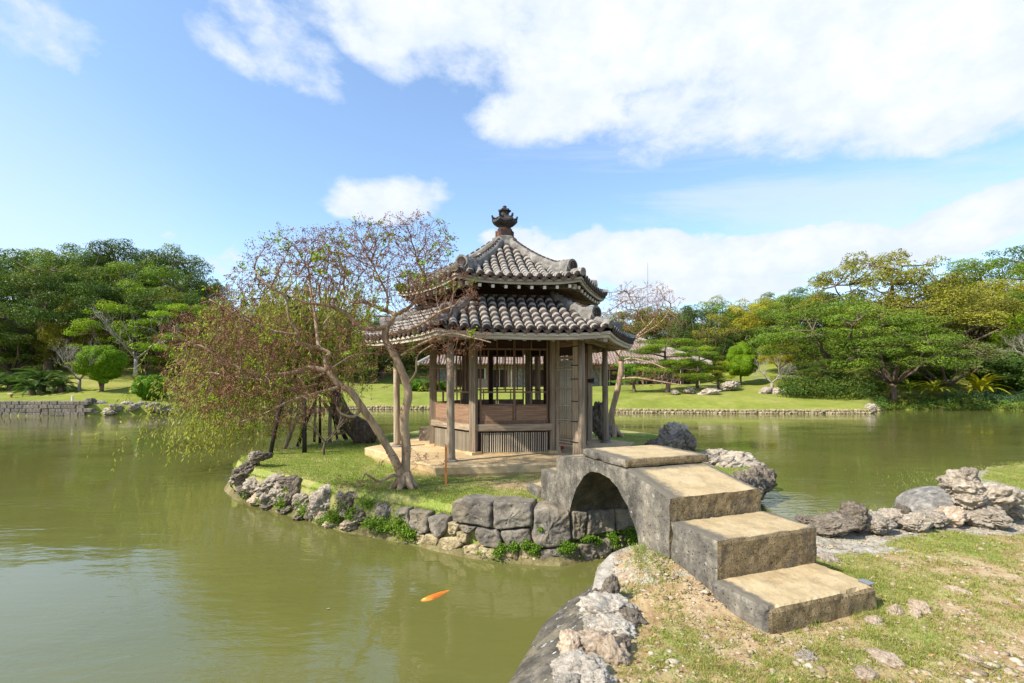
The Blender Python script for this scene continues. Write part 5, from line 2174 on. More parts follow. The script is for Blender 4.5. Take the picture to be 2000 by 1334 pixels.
# ------------------------------------------------------------------ background trees, one model per kind
PROTO = {
    'spread_a': proto_spreading(1, W=14, base=.36, ncl=100, nleaf=44000, flat=.42, layered=.12, size=.15),
    'spread_b': proto_spreading(2, W=13, base=.42, ncl=85, nleaf=40000, flat=.45, nlimb=8, size=.15),
    'dome_a': proto_spreading(3, W=10, base=.22, ncl=105, nleaf=44000, flat=.62, nlimb=7, cs=1.0, size=.15),
    'dome_b': proto_spreading(4, W=9, base=.15, ncl=100, nleaf=42000, flat=.65, nlimb=7, cs=.95, yel=.5, size=.15),
    'thin': proto_spreading(5, W=8, base=.3, ncl=45, nleaf=7500, flat=.5, nlimb=8, cs=.9, yel=.5, size=.16, trunk_r=.2),
    'round_a': proto_round(6), 'round_b': proto_round(7, H=4.2, W=3.6, trunk=.9, lumps=60, nleaf=34000, size=.085, two=True),
    'bush': proto_round(8, H=1.7, W=2.6, trunk=0.0, nleaf=16000, size=.1, lumps=30),
    'pine': proto_pads(9), 'pine_b': proto_pads(10, H=4, W=5, pads=9, nleaf=8000, lean=.4),
}
PH = {'spread_a': 10, 'spread_b': 10, 'dome_a': 10, 'dome_b': 10, 'thin': 10, 'round_a': 3.0, 'round_b': 4.2, 'bush': 1.7, 'pine': 5.2, 'pine_b': 4.2}
PW = {'spread_a': 14, 'spread_b': 13, 'dome_a': 10, 'dome_b': 9, 'thin': 8, 'round_a': 2.4, 'round_b': 3.6, 'bush': 2.6, 'pine': 8.5, 'pine_b': 5.5}
_used = set()
DG, MG, YG, BG, OG, GG = (.054, .110, .022), (.118, .195, .022), (.32, .30, .025), (.20, .32, .014), (.20, .20, .028), (.14, .175, .06)


def place_tree(kind, name, u, Y, vtop, wpx, colr, label, cat='tree', group=None, rz=None, zbase=None):
    x = (u - U0) / F * Y
    zb = farZ(x, Y) - .1 if zbase is None else zbase
    zt = EYE + (VH - vtop) / F * Y
    sz = (zt - zb) / PH[kind]
    sx = wpx / F * Y / PW[kind]
    if kind in _used:
        o = copy_tree(PROTO[kind])
    else:
        _used.add(kind)
        o = PROTO[kind]
    o.name = name
    o.location = (x, Y, zb)
    o.rotation_euler = (0, 0, (u * 0.37 + Y) % 6.28 if rz is None else rz)
    o.scale = (sx, sx, sz)
    tag(o, label, cat, group)
    for ch in o.children:
        ch.name = ch.name.split('.')[0]
        if ch.name.startswith(('crown', 'inner')):
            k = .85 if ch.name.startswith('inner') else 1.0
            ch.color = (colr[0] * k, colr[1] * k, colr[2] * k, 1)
    return o


LT, RT = 'trees of the wood on the left', 'trees of the wooded slope on the right'
TREES = [
    ('spread_a', 'spreading_tree', 95, 41, 492, 290, DG, 'wide dark tree with thick forked brown limbs near the left edge', LT),
    ('dome_a', 'broadleaf_tree', -40, 48, 500, 280, DG, 'dark leafy tree cut off by the left edge of the picture', LT),
    ('dome_a', 'broadleaf_tree', 60, 56, 486, 200, MG, 'mid green tree rising behind the forked tree at the left', LT),
    ('spread_b', 'spreading_tree', 150, 55, 470, 190, MG, 'flat topped green tree left of the highest crown of the left wood', LT),
    ('dome_a', 'broadleaf_tree', 245, 53, 464, 190, DG, 'highest dark crown in the middle of the left wood', LT),
    ('spread_b', 'spreading_tree', 285, 47, 500, 230, MG, 'broad green tree below the highest crown of the left wood', LT),
    ('dome_b', 'broadleaf_tree', 350, 55, 480, 150, DG, 'dark tree on the right shoulder of the left wood', LT),
    ('dome_a', 'broadleaf_tree', 390, 50, 530, 130, DG, 'small dark tree where the left wood falls towards the crape myrtle', LT),
    ('dome_b', 'broadleaf_tree', 330, 43, 560, 190, DG, 'low dark tree behind the bright pine in the left wood', LT),
    ('dome_b', 'broadleaf_tree', 155, 41, 590, 120, OG, 'olive yellow tree in the left wood above the round clipped conifer', LT),
    ('thin', 'broadleaf_tree', 225, 38.5, 588, 150, BG, 'light green loose tree standing before the left wood', LT),
    ('dome_b', 'broadleaf_tree', 20, 40, 620, 160, DG, 'dark low tree behind the cycads at the left', LT),
    ('dome_b', 'broadleaf_tree', -150, 40, 560, 240, DG, 'dark tree outside the left wood', LT),
    ('pine', 'pine_tree', 352, 40, 578, 200, BG, 'bright green pine with flat pads right of the light green tree', LT),
    ('thin', 'broadleaf_tree', 285, 39, 640, 90, GG, 'small grey green tree with pale double trunk behind the clipped conifer', LT),
    ('dome_b', 'broadleaf_tree', 450, 44, 590, 150, MG, 'green tree seen through the upper left twigs of the crape myrtle', LT),
    ('dome_a', 'broadleaf_tree', 545, 60, 590, 190, DG, 'dark tree seen behind the middle of the crape myrtle', LT),
    ('dome_b', 'broadleaf_tree', 650, 62, 600, 190, MG, 'green tree behind the willow', LT),
    ('dome_a', 'broadleaf_tree', 745, 66, 612, 170, DG, 'dark tree left of the pavilion roof', LT),
    ('dome_b', 'broadleaf_tree', 830, 74, 620, 170, OG, 'olive tree hidden mostly by the pavilion roof', LT),
    ('dome_b', 'broadleaf_tree', 470, 42, 660, 110, OG, 'low olive tree on the far shore behind the willow', LT),
    ('bush', 'shrub', 560, 41, 725, 120, DG, 'dark shrub on the far shore seen through the willow', LT),
    # right
    ('dome_b', 'broadleaf_tree', 1175, 78, 615, 120, OG, 'olive tree just right of the pavilion roof', RT),
    ('dome_a', 'broadleaf_tree', 1245, 82, 600, 150, OG, 'olive brown tree behind the house ridge', RT),
    ('dome_b', 'broadleaf_tree', 1310, 76, 598, 120, OG, 'reddish olive tree left of the dark tree over the house', RT),
    ('dome_a', 'broadleaf_tree', 1352, 64, 592, 95, DG, 'dark dense tree right of the house roof ridge', RT),
    ('dome_b', 'broadleaf_tree', 1395, 72, 582, 110, MG, 'green rounded crown right of the dark dense tree', RT),
    ('thin', 'broadleaf_tree', 1400, 60, 610, 110, OG, 'thin tree with a crooked pale trunk above the clipped conifer', RT),
    ('dome_b', 'broadleaf_tree', 1450, 70, 588, 110, YG, 'yellowish tree in the middle of the right wood', RT),
    ('dome_a', 'broadleaf_tree', 1410, 62, 650, 120, DG, 'dark low tree behind the clipped conifer', RT),
    ('dome_b', 'broadleaf_tree', 1495, 66, 585, 100, YG, 'yellow green tree with thin trunk right of the yellowish tree', RT),
    ('spread_b', 'spreading_tree', 1500, 76, 566, 120, MG, 'flat topped tree on the skyline left of the right wood', RT),
    ('dome_a', 'broadleaf_tree', 1480, 60, 640, 140, DG, 'dark tree below the yellow green trees', RT),
    ('spread_b', 'spreading_tree', 1560, 60, 556, 160, MG, 'green tree on the skyline stepping up to the big trees', RT),
    ('dome_b', 'broadleaf_tree', 1524, 50, 652, 80, YG, 'small yellow leaved tree beside the big spreading tree', RT),
    ('spread_a', 'spreading_tree', 1715, 50, 490, 290, OG, 'tallest flat topped tree on the right with sky showing through', RT),
    ('spread_a', 'spreading_tree', 1640, 41, 582, 330, MG, 'low wide spreading tree leaning over the lawn on the right', RT),
    ('spread_b', 'spreading_tree', 1825, 46, 548, 330, OG, 'broad layered tree behind the two trunks on the right', RT),
    ('spread_a', 'spreading_tree', 1745, 37.5, 612, 250, MG, 'spreading tree with a stout vine clad trunk at the right shore', RT),
    ('dome_b', 'broadleaf_tree', 1640, 56, 590, 200, DG, 'dark tree filling the gap behind the wide spreading tree', RT),
    ('dome_b', 'broadleaf_tree', 1590, 39.5, 700, 130, DG, 'dark shrubby tree under the left side of the spreading tree', RT),
    ('bush', 'shrub', 1560, 38.5, 745, 90, MG, 'green shrub at the foot of the wooded slope', RT),
    ('spread_b', 'spreading_tree', 1960, 64, 474, 240, MG, 'high skyline tree near the right edge', RT),
    ('dome_b', 'broadleaf_tree', 1960, 56, 548, 230, YG, 'pale yellow green tree under the skyline tree at the right', RT),
    ('dome_a', 'broadleaf_tree', 2010, 47, 560, 130, MG, 'green tree cut by the right edge', RT),
    ('dome_b', 'broadleaf_tree', 2030, 41, 590, 130, BG, 'bright green tree at the right edge above the bare twigs', RT),
    ('spread_b', 'spreading_tree', 1900, 52, 560, 200, OG, 'brownish spreading tree with tangled limbs near the right edge', RT),
    ('thin', 'broadleaf_tree', 1846, 38.5, 652, 200, GG, 'thin grey green tree with a pale trunk on the slope at the right', RT),
    ('dome_a', 'broadleaf_tree', 2150, 46, 540, 240, DG, 'dark tree beyond the right edge', RT),
    ('bush', 'shrub', 1980, 39, 690, 150, DG, 'dark shrub on the slope by the right edge', RT),
    ('bush', 'shrub', 1800, 43, 706, 110, MG, 'green shrub behind the stout trunk', RT),
]
for (k, nm, u, Y, vt, w, c, lab, grp) in TREES:
    place_tree(k, nm, u, Y, vt, w, c, lab, 'shrub' if nm == 'shrub' else 'tree', grp)
CY = (.15, .265, .010)
place_tree('round_a', 'clipped_conifer', 198, 33.5, 673, 84, CY, 'round bright green clipped conifer on the left lawn', 'tree', zbase=farZ(-28, 33.5), rz=0)
place_tree('round_b', 'clipped_conifer', 1447, 43.5, 669, 70, CY, 'bright green clipped conifer with two tiers on the right lawn', 'tree', rz=1)
place_tree('bush', 'azalea_bush', 294, 32.6, 735, 70, (.10, .24, .012), 'bright green round bush at the left shore beside the willow', 'bush')
place_tree('pine_b', 'pine_tree', 1402, 41, 700, 80, (.24, .27, .01), 'small yellow green pine with flat pads beside the clipped conifer', 'tree')
place_tree('pine', 'pine_tree', 1365, 42, 668, 150, (.14, .23, .014), 'green pine with flat pads over the right end of the house roof', 'tree', rz=3.3)
place_tree('pine', 'pine_tree', 1300, 39, 650, 230, (.13, .20, .014), 'wide low pine with flat pads before the red tiled house', 'tree', rz=.4)
place_tree('pine_b', 'pine_tree', 1240, 40, 690, 110, (.10, .22, .016), 'green pine branches in front of the house wall right of the pavilion', 'tree', rz=2)
place_tree('bush', 'shrub', 815, 46, 741, 60, (.08, .19, .015), 'clipped green shrub on the far lawn left of the pavilion', 'shrub')
place_tree('bush', 'shrub', 860, 47, 745, 50, (.08, .17, .015), 'second clipped shrub behind the pavilion posts', 'shrub')
for k, o in PROTO.items():
    if k not in _used:
        bpy.data.objects.remove(o)

bare_tree('bare_tree', (-29.5, 33.5, farZ(-29.5, 33.5)), 3.4, 3, 'bark_pale', 'leafless grey tree behind the cycads at the left edge', r=.09)
bare_tree('bare_tree', P(1507, 762, 40) + Vector((0, 0, .0)), 2.6, 8, 'bark_pale', 'small leafless whitish tree behind the lawn rocks on the right', r=.11, base_len=.9)
bare_tree('bare_tree', P(2012, 728, 33.5), 3.2, 21, 'bark_pale', 'leafless pale twigs reaching in from the right edge', r=.06, spread=.9)
bare_tree('bare_tree', P(265, 722, 38) + Vector((0, 0, -.3)), 5.2, 12, 'bark_pale', 'leafless pale branching trunks behind the clipped conifer', r=.14, depth=4)

# ------------------------------------------------------------------ undergrowth (one mass per side)


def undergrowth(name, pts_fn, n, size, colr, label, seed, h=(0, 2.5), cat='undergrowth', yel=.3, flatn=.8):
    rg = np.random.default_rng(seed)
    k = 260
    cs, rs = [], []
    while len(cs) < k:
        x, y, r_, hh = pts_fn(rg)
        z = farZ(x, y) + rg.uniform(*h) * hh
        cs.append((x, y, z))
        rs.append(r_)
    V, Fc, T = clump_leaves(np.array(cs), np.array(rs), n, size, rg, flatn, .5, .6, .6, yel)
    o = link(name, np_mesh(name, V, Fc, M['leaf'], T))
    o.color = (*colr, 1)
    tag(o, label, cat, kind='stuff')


def reg(u0, u1, y0, y1, r0, r1):
    def f(rg):
        u = rg.uniform(u0, u1)
        Y = rg.uniform(y0, y1)
        return (u - U0) / F * Y, Y, rg.uniform(r0, r1), rg.uniform(.3, 1)
    return f


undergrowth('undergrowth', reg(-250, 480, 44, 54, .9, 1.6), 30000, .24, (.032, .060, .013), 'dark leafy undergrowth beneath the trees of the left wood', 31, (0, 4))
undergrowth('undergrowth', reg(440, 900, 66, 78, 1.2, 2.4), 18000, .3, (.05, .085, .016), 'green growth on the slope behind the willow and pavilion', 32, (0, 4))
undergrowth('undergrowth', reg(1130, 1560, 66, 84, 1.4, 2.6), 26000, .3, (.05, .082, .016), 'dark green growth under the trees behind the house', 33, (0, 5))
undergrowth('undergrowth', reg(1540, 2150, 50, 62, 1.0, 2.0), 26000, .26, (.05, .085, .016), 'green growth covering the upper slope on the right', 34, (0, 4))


def fringe(u0, u1, off0, off1, r0, r1):
    def f(rg):
        u = rg.uniform(u0, u1)
        Y = shoreY(u) + rg.uniform(off0, off1)
        return (u - U0) / F * Y, Y, rg.uniform(r0, r1), rg.uniform(.3, 1)
    return f


undergrowth('waterside_plants', fringe(1716, 2250, -.15, 2.2, .25, .55), 26000, .11, (.075, .15, .03), 'low mixed green plants crowding the right shore', 35, (-.1, .35), 'plants', .7, .6)
undergrowth('waterside_plants', fringe(1714, 2250, -.25, .5, .14, .3), 14000, .09, (.10, .17, .03), 'small bright plants hanging over the waterline of the right shore', 38, (-.05, .25), 'plants', .6, .6)
undergrowth('waterside_plants', fringe(1850, 2250, .8, 3.0, .3, .6), 12000, .11, (.075, .15, .07), 'blue green juniper spreading along the right shore', 36, (.2, .7), 'plants', .1, .5)
undergrowth('waterside_plants', fringe(1530, 1722, 3.4, 7.0, .3, .8), 16000, .13, (.05, .10, .018), 'dark shrubs behind the tip of the lawn on the right', 37, (0, 1.6), 'plants', .4, .7)


# ------------------------------------------------------------------ cycads and bird's nest ferns
def frond_mesh(name, L, kind):
    mb = MB()
    n = 22
    prev = None
    for i in range(n + 1):
        t = i / n
        y = L * (t - .12 * t * t)
        z = L * (.55 * t - .75 * t * t)
        c = Vector((0, y, z))
        if kind == 'cycad':
            if i:
                w = L * .15 * math.sin(PI * min(1, t * .93 + .07)) + .01
                for s in (-1, 1):
                    mb.add([prev, c, c + Vector((s * w, L * .05, w * .25))], [(0, 1, 2)])
        else:
            w = L * .052 * math.sin(PI * (t * .96 + .02)) ** .7 + .004
            b = len(mb.v)
            mb.v += [tuple(c + Vector((-w, 0, w * .35))), tuple(c), tuple(c + Vector((w, 0, w * .35)))]
            if i:
                mb.f += [(b - 3, b - 2, b + 1, b), (b - 2, b - 1, b + 2, b + 1)]
                mb.mi += [0, 0]
        prev = c
    if kind == 'cycad':
        mb.tube([(0, L * (t - .12 * t * t), L * (.55 * t - .75 * t * t)) for t in (0, .25, .5, .75, 1)], [.02, .016, .012, .008, .003], 4)
    me = bpy.data.meshes.new(name)
    me.from_pydata(mb.v, [], mb.f)
    me.materials.append(M['leaf'])
    a = me.color_attributes.new('tint', 'FLOAT_COLOR', 'POINT')
    a.data.foreach_set('color', [x for v in mb.v for x in (.5, .1, 1, 1)])
    return me


def rosette(name, loc, L, n, kind, colr, label, cat, trunk=.5, seed=0, me=None, group=None):
    rd = random.Random(seed)
    t = empty(name, loc, label=label, cat=cat, group=group)
    if trunk:
        mb = MB()
        mb.tube([(0, 0, -.3), (.05, 0, trunk * .5), (0, 0, trunk + .05)], [.2, .18, .16], 8, wob=.2)
        mb.build('trunk', M['bark'], t, smooth=True)
    for k in range(n):
        o = link('frond', me, t)
        lay = rd.uniform(-.3, .85) if kind == 'cycad' else rd.uniform(.1, 1.15)
        o.rotation_euler = (lay, rd.uniform(-.15, .15), k * 2.39996)
        o.location = (0, 0, trunk)
        s = L * rd.uniform(.8, 1.1)
        o.scale = (s, s, s)
        f = rd.uniform(.7, 1.25)
        o.color = (colr[0] * f, colr[1] * f, colr[2] * f, 1)
    return t


cy = frond_mesh('cycad_frond', 1.0, 'cycad')
nf = frond_mesh('strap_frond', 1.0, 'nest')
for i, (u, v, Y, L, lab) in enumerate([(82, 744, 33.2, 1.75, 'largest cycad of the group with a pale golden centre at the left'), (118, 752, 33.0, 1.35, 'cycad at the right of the left cycad group'),
                                       (62, 762, 32.2, 1.35, 'low cycad in front of the left cycad group'), (20, 752, 33.5, 1.6, 'cycad near the left edge behind the small sign'),
                                       (-10, 745, 33.6, 1.6, 'cycad cut by the left edge of the picture'), (45, 748, 34.5, 1.4, 'rear cycad between the larger ones at the left')]):
    p = P(u, v, Y)
    z = farZ(p.x, p.y)
    rosette('cycad', (p.x, p.y, z), L, 30, 'cycad', (.055, .115, .035), lab, 'cycad', max(.3, EYE + (VH - v) / F * Y - z - .1), i, cy, 'cycads on the left lawn')
for i, (u, v, Y, L, c, lab) in enumerate([(1775, 764, 37.3, 1.5, (.16, .22, .02), 'green bird nest fern right of the stout trunk'), (1823, 768, 37.0, 1.7, (.24, .26, .02), 'yellow green bird nest fern in the middle of the right shore'),
                                          (1915, 766, 37.0, 2.1, (.34, .32, .015), 'bright yellow bird nest fern near the right edge'), (1702, 768, 37.6, 1.2, (.07, .13, .02), 'dark green fern left of the stout trunk')]):
    p = P(u, v, Y)
    rosette('nest_fern', p, L, 30, 'nest', c, lab, 'fern', 0.0, 20 + i, nf, 'bird nest ferns on the right shore')
p = P(1815, 740, 42)
rosette('cycad', (p.x, p.y, farZ(p.x, p.y) + .6), 2.0, 24, 'cycad', (.04, .07, .03), 'dark cycad on the shaded slope at the right', 'cycad', .4, 40, cy)

# ------------------------------------------------------------------ far shore edging, rocks and small things


def far_edging():
    w = empty('pond_wall', ((80 - U0) / F * 29.8, 29.8, 0), label='low grey stone wall along the left shore of the pond', cat='wall')
    me = []
    for s in range(5):
        bm = bmesh.new()
        bmesh.ops.create_cube(bm, size=1)
        bmesh.ops.bevel(bm, geom=bm.edges[:], offset=.12, segments=1, affect='EDGES')
        for v in bm.verts:
            v.co += Vector((mn.noise(v.co * 3 + Vector((s, 0, 0))), 0, mn.noise(v.co * 3 + Vector((0, s, 5))))) * .13
        m = bpy.data.meshes.new('wall_stone')
        bm.to_mesh(m)
        bm.free()
        m.materials.append(M['ashlar'])
        me.append(m)
    k = 0
    for row in range(4):
        x = (-170 - U0) / F * 29.8
        while x < (166 - U0) / F * 29.8:
            wd = random.uniform(.3, .55)
            u = U0 + x / 29.8 * F
            Y = shoreY(u)
            o = link('stone', me[k % 5], w)
            o.location = (x + wd / 2 - w.location.x, Y - w.location.y + .02 + random.uniform(-.02, .02), .1 + row * .225)
            o.scale = (wd * 1.02, .3, .235)
            k += 1
            x += wd
    # rocks right of the wall
    for (u, v, ru, rv, lab) in [(178, 792, 16, 11, 'dark rock at the end of the left pond wall'), (200, 795, 14, 11, 'grey rock beside the end of the pond wall'), (215, 803, 18, 8, 'flat rock at the waterline under the clipped conifer'),
                                (232, 797, 14, 7, 'small rock right of the clipped conifer'), (247, 788, 9, 4, 'tiny pale rock on the left lawn edge'), (262, 797, 14, 7, 'grey rock left of the bright bush'), (280, 793, 12, 7, 'rounded rock below the bright bush'),
                                (300, 798, 16, 10, 'dark rock below the bright bush near the willow'), (322, 802, 16, 10, 'dark rock at the willow tips on the far shore'), (188, 804, 12, 6, 'low rock at the foot of the pond wall end'), (345, 803, 20, 8, 'far rock behind the willow strands')]:
        Y = shoreY(u) + (.15 if v > 796 else .5)
        c = P(u, v, Y)
        rock(c, (ru / F * Y, ru / F * Y * .7, rv / F * Y), 'coral_dark' if 'dark' in lab else 'coral', label=lab, cat='rock', group='rocks on the left far shore')
    # small edging stones of the lawn shore, too small to pick apart
    mb = MB()
    bm = bmesh.new()
    bmesh.ops.create_icosphere(bm, subdivisions=1, radius=1)
    vs = [v.co.copy() for v in bm.verts]
    fs = [tuple(v.index for v in f.verts) for f in bm.faces]
    bm.free()
    u = 345.0
    while u < 1722:
        Y = shoreY(u)
        for row in range(2):
            s = random.uniform(.10, .2)
            c = Vector(((u - U0) / F * Y + random.uniform(-.05, .05), Y - .05 + row * .07, .05 + row * .15))
            rz = random.uniform(0, 3)
            q = Matrix.Rotation(rz, 3, 'Z')
            mb.add([c + q @ Vector((a.x * s * 1.3, a.y * s, a.z * .11)) * (1 + .2 * mn.noise(a * 2 + c)) for a in vs], fs)
        u += .2 / Y * F * random.uniform(.8, 1.3)
    o = mb.build('shore_stones', M['rubble'])
    tag(o, 'line of small pale stones edging the far lawn', 'stones', kind='stuff')
    for (u, v, ru, rv, Y, lab) in [(1425, 753, 22, 8, 40, 'wide pale rock below the clipped conifer on the right lawn'), (1383, 767, 18, 7, 36.5, 'pale rock in the middle of the right lawn'), (1345, 763, 14, 5, 37.5, 'small flat rock under the wide pine'),
                                   (1494, 765, 13, 7, 37.5, 'left rock of the row below the leafless tree'), (1513, 765, 12, 7, 37.5, 'middle rock of the row below the leafless tree'), (1532, 766, 11, 6, 37.5, 'reddish right rock of the row below the leafless tree'),
                                   (1701, 796, 9, 8, 32.2, 'pale rock on the tip of the lawn'), (1318, 766, 10, 3, 37, 'flat stone left of the small flat rock on the lawn')]:
        c = P(u, v, Y)
        rock(c, (ru / F * Y, ru / F * Y * .6, rv / F * Y), 'coral', label=lab, cat='rock', group='rocks on the far lawn')
    # small sign and stake on the left lawn
    p = P(22, 776, 31)
    t = empty('small_sign', p, label='tiny low sign on a wooden post near the left edge', cat='sign')
    mb = MB(); mb.box((-.04, -.04, -.3), (.04, .04, .2)); mb.build('post', M['orange_wood'], t)
    mb = MB(); mb.box((-.14, -.12, .2), (.14, .08, .24)); mb.build('board', M['cream'], t)
    p = P(141, 783, 30.4)
    mb = MB(); mb.box((-.04, -.04, -.1), (.04, .04, .3))
    mb.box((-.05, -.05, .3), (.12, .05, .33))
    tag(mb.build('wooden_stake', M['cream'], loc=p), 'short pale stake on the left pond wall', 'stake')
    # thin mast on the skyline
    p = P(1265, 610, 120)
    mb = MB()
    mb.tube([(0, 0, -3), (0, 0, 7), (0, 0, 12.2)], [.12, .1, .05], 6)
    tag(mb.build('lightning_mast', M['metal'], loc=p), 'thin grey mast rising above the trees right of the pavilion', 'mast')
    # white tarpaulin seen through the branches right of the roof
    p = P(1212, 608, 86)
    mb = MB()
    mb.add([(-1.2, 0, -.35), (1.1, .2, -.1), (1.2, .6, .45), (-.9, .5, .3), (-1.2, .04, -.41), (1.1, .24, -.16), (1.2, .64, .39), (-.9, .54, .24)], [(0, 1, 2, 3), (7, 6, 5, 4), (0, 4, 5, 1), (1, 5, 6, 2), (2, 6, 7, 3), (3, 7, 4, 0)])
    tag(mb.build('pale_roof_sheet', NT('pale_blue_sheet').done((.6, .72, .76), .5), loc=p), 'pale blue roof sheet glimpsed in the trees right of the pavilion', 'sheet')


far_edging()

# ------------------------------------------------------------------ crape myrtles, grown towards points in their crowns


def grow(skel, att, step, kill, infl, iters, rg, jit=.25, upb=.05):
    """skel: list of (pos, parent). Space colonisation; returns node arrays"""
    pos = [np.array(p) for p, _ in skel]
    par = [q for _, q in skel]
    Pn = np.array(pos)
    n_att = len(att)
    near = np.zeros(n_att, int)
    dist = np.full(n_att, 1e9)
    def upd(start):
        nonlocal near, dist
        for i in range(start, len(pos), 400):
            A = np.array(pos[i:i + 400])
            d = np.linalg.norm(att[:, None, :] - A[None], axis=2)
            j = d.argmin(1)
            m = d[np.arange(n_att), j]
            b = m < dist
            near[b] = j[b] + i
            dist[b] = m[b]
    upd(0)
    alive = np.ones(n_att, bool)
    for it in range(iters):
        act = alive & (dist < infl)
        if not act.any():
            break
        start = len(pos)
        for nd_ in np.unique(near[act]):
            s = att[act & (near == nd_)]
            d = s - pos[nd_]
            d = d / np.maximum(np.linalg.norm(d, axis=1, keepdims=True), 1e-6)
            v = d.mean(0) + rg.normal(0, jit, 3) * .5 + np.array([0, 0, upb])
            L = np.linalg.norm(v)
            if L < 1e-3:
                continue
            pos.append(pos[nd_] + v / L * step)
            par.append(int(nd_))
        if len(pos) == start:
            break
        upd(start)
        alive &= dist > kill
    return pos, par


def myrtle(name, base, limbs, att, label, step=.055, kill=.075, infl=.9, leaf_frac=.05, seed=1, tip_r=.0026, seeds=5, root_r=.1, min_seed_v=-1e9, colr='bark_myrtle'):
    rg = np.random.default_rng(seed)
    rd = random.Random(seed)
    t = empty(name, base, label=label, cat='tree')
    B = np.array(base)
    skel, limb_mb = [], MB()
    for (pts, r0, r1) in limbs:
        pts = [Vector(p) - Vector(base) for p in pts]
        # smooth resample
        out = []
        for i in range(len(pts) - 1):
            p0, p1, p2, p3 = pts[max(i - 1, 0)], pts[i], pts[i + 1], pts[min(i + 2, len(pts) - 1)]
            n = max(2, int((p2 - p1).length / step))
            for k in range(n):
                s = k / n
                q = 0.5 * ((2 * p1) + (-p0 + p2) * s + (2 * p0 - 5 * p1 + 4 * p2 - p3) * s * s + (-p0 + 3 * p1 - 3 * p2 + p3) * s ** 3)
                out.append(q)
        out.append(pts[-1])
        m = len(out)
        rs = [r0 + (r1 - r0) * (i / (m - 1)) ** .8 for i in range(m)]
        # knots
        rs = [r * (1 + .16 * mn.noise(Vector((i * .45, r0 * 90, 0)))) for i, r in enumerate(rs)]
        limb_mb.tube(out, rs, 9 if r0 > .03 else 6, wob=.12)
        b = len(skel)
        for i, q in enumerate(out):
            skel.append(((q.x, q.y, q.z), b + i - 1 if i else -1))
    # flared roots
    for k in range(6):
        a = k * 1.05 + .3
        d = Vector((math.cos(a), math.sin(a), 0))
        limb_mb.tube([Vector((0, 0, .22)) + d * .03, Vector((0, 0, .07)) + d * root_r * 1.0, Vector((0, 0, -.02)) + d * root_r * 1.9, Vector((0, 0, -.06)) + d * root_r * 2.6], [root_r * .55, root_r * .5, root_r * .36, .01], 6, wob=.2)
    limb_mb.build('trunk', M[colr], t, smooth=True)
    ns = len(skel)
    A = att - B
    pos, par = grow(skel, A, step, kill, infl, 90, rg)
    n = len(pos)
    # pipe model radii
    kids = [[] for _ in range(n)]
    for i in range(ns, n):
        kids[par[i]].append(i)
    acc = np.zeros(n)
    order = range(n - 1, ns - 1, -1)
    for i in order:
        if not kids[i]:
            acc[i] = 1.0
        if par[i] >= 0:
            acc[par[i]] += acc[i]
    rad = np.minimum(tip_r * np.power(np.maximum(acc, 1), .44), .013)
    mb = MB()
    done = set()
    # chains
    heads = [i for i in range(ns, n) if par[i] < ns or len(kids[par[i]]) > 1]
    for h in heads:
        ch = [par[h], h]
        c = h
        while len(kids[c]) == 1:
            c = kids[c][0]
            ch.append(c)
        pr = min(rad[ch[1]] * 1.15, .014)
        mb.tube([pos[i] for i in ch], [pr] + [rad[i] for i in ch[1:]], 4 if rad[h] > .005 else 3, cap=False)
    tips = [i for i in range(ns, n) if not kids[i]]
    # fine twiglets at the tips
    C, leafC = [], []
    for i in tips:
        p = Vector(pos[i])
        d = (p - Vector(pos[par[i]])).normalized()
        leafy = mn.noise(p * 2.9 + Vector((seed, 0, 0))) > .70 - leaf_frac * 3.2
        for k in range(rd.choice((2, 3, 3))):
            e = p + (d + Vector((rd.uniform(-1, 1), rd.uniform(-1, 1), rd.uniform(-.5, 1))) * .75).normalized() * rd.uniform(.05, .12)
            mb.tube([p, e], [.0022, .0016], 3, cap=False)
            if leafy:
                for q in range(rd.randint(4, 8)):
                    leafC.append(tuple(p.lerp(e, rd.uniform(.2, 1.2)) + Vector((rd.gauss(0, .03), rd.gauss(0, .03), rd.gauss(0, .02)))))
            if p.z + base[2] > min_seed_v:
                for q in range(rd.randint(seeds // 2, seeds)):
                    C.append(tuple(p.lerp(e, rd.uniform(.3, 1.1)) + Vector((rd.gauss(0, .016), rd.gauss(0, .016), rd.gauss(0, .016)))))
    mb.build('twigs', M['twig'], t)
    C = np.array(C)
    ti = np.stack([rg.uniform(0, 1, len(C)), rg.uniform(0, 1, len(C)) ** 1.5], 1)
    V, Fc, T = leaf_cloud(C, rg.normal(0, 1, C.shape), .017, .85, 1, ti, rg)
    V2, F2, T2 = leaf_cloud(C, rg.normal(0, 1, C.shape), .015, .85, 1, ti, rg)
    link('seed_heads', np_mesh('seed_heads', np.vstack([V, V2]), np.vstack([Fc, F2 + len(V)]), M['seed'], np.vstack([T, T2])), t)
    if leafC:
        C = np.array(leafC)
        ti = np.stack([rg.uniform(0, 1, len(C)), rg.uniform(0, .5, len(C)) ** 1.5], 1)
        V, Fc, T = leaf_cloud(C, rg.normal(0, .5, C.shape) + np.array([0, -.2, 1]), .044, .6, .5, ti, rg)
        link('leaves', np_mesh('leaves', V, Fc, M['myrtle_leaf'], T), t)
    print(name, 'nodes', n, 'tips', len(tips))
    return t


def ell_pts(ells, rg, dens):
    out = []
    for (u, v, ru, rv, Y, dy, k) in ells:
        n = int(dens * ru * rv * k / 1000)
        d = rg.normal(0, 1, (n * 3, 3))
        d = unit(d) * (rg.uniform(0, 1, (len(d), 1)) ** (1 / 2.4))
        for q in d[:n]:
            p = P(u + q[0] * ru, v + q[1] * rv, Y + q[2] * dy)
            if mn.noise(p * 1.5) > -.28:
                out.append(tuple(p))
    return np.array(out)


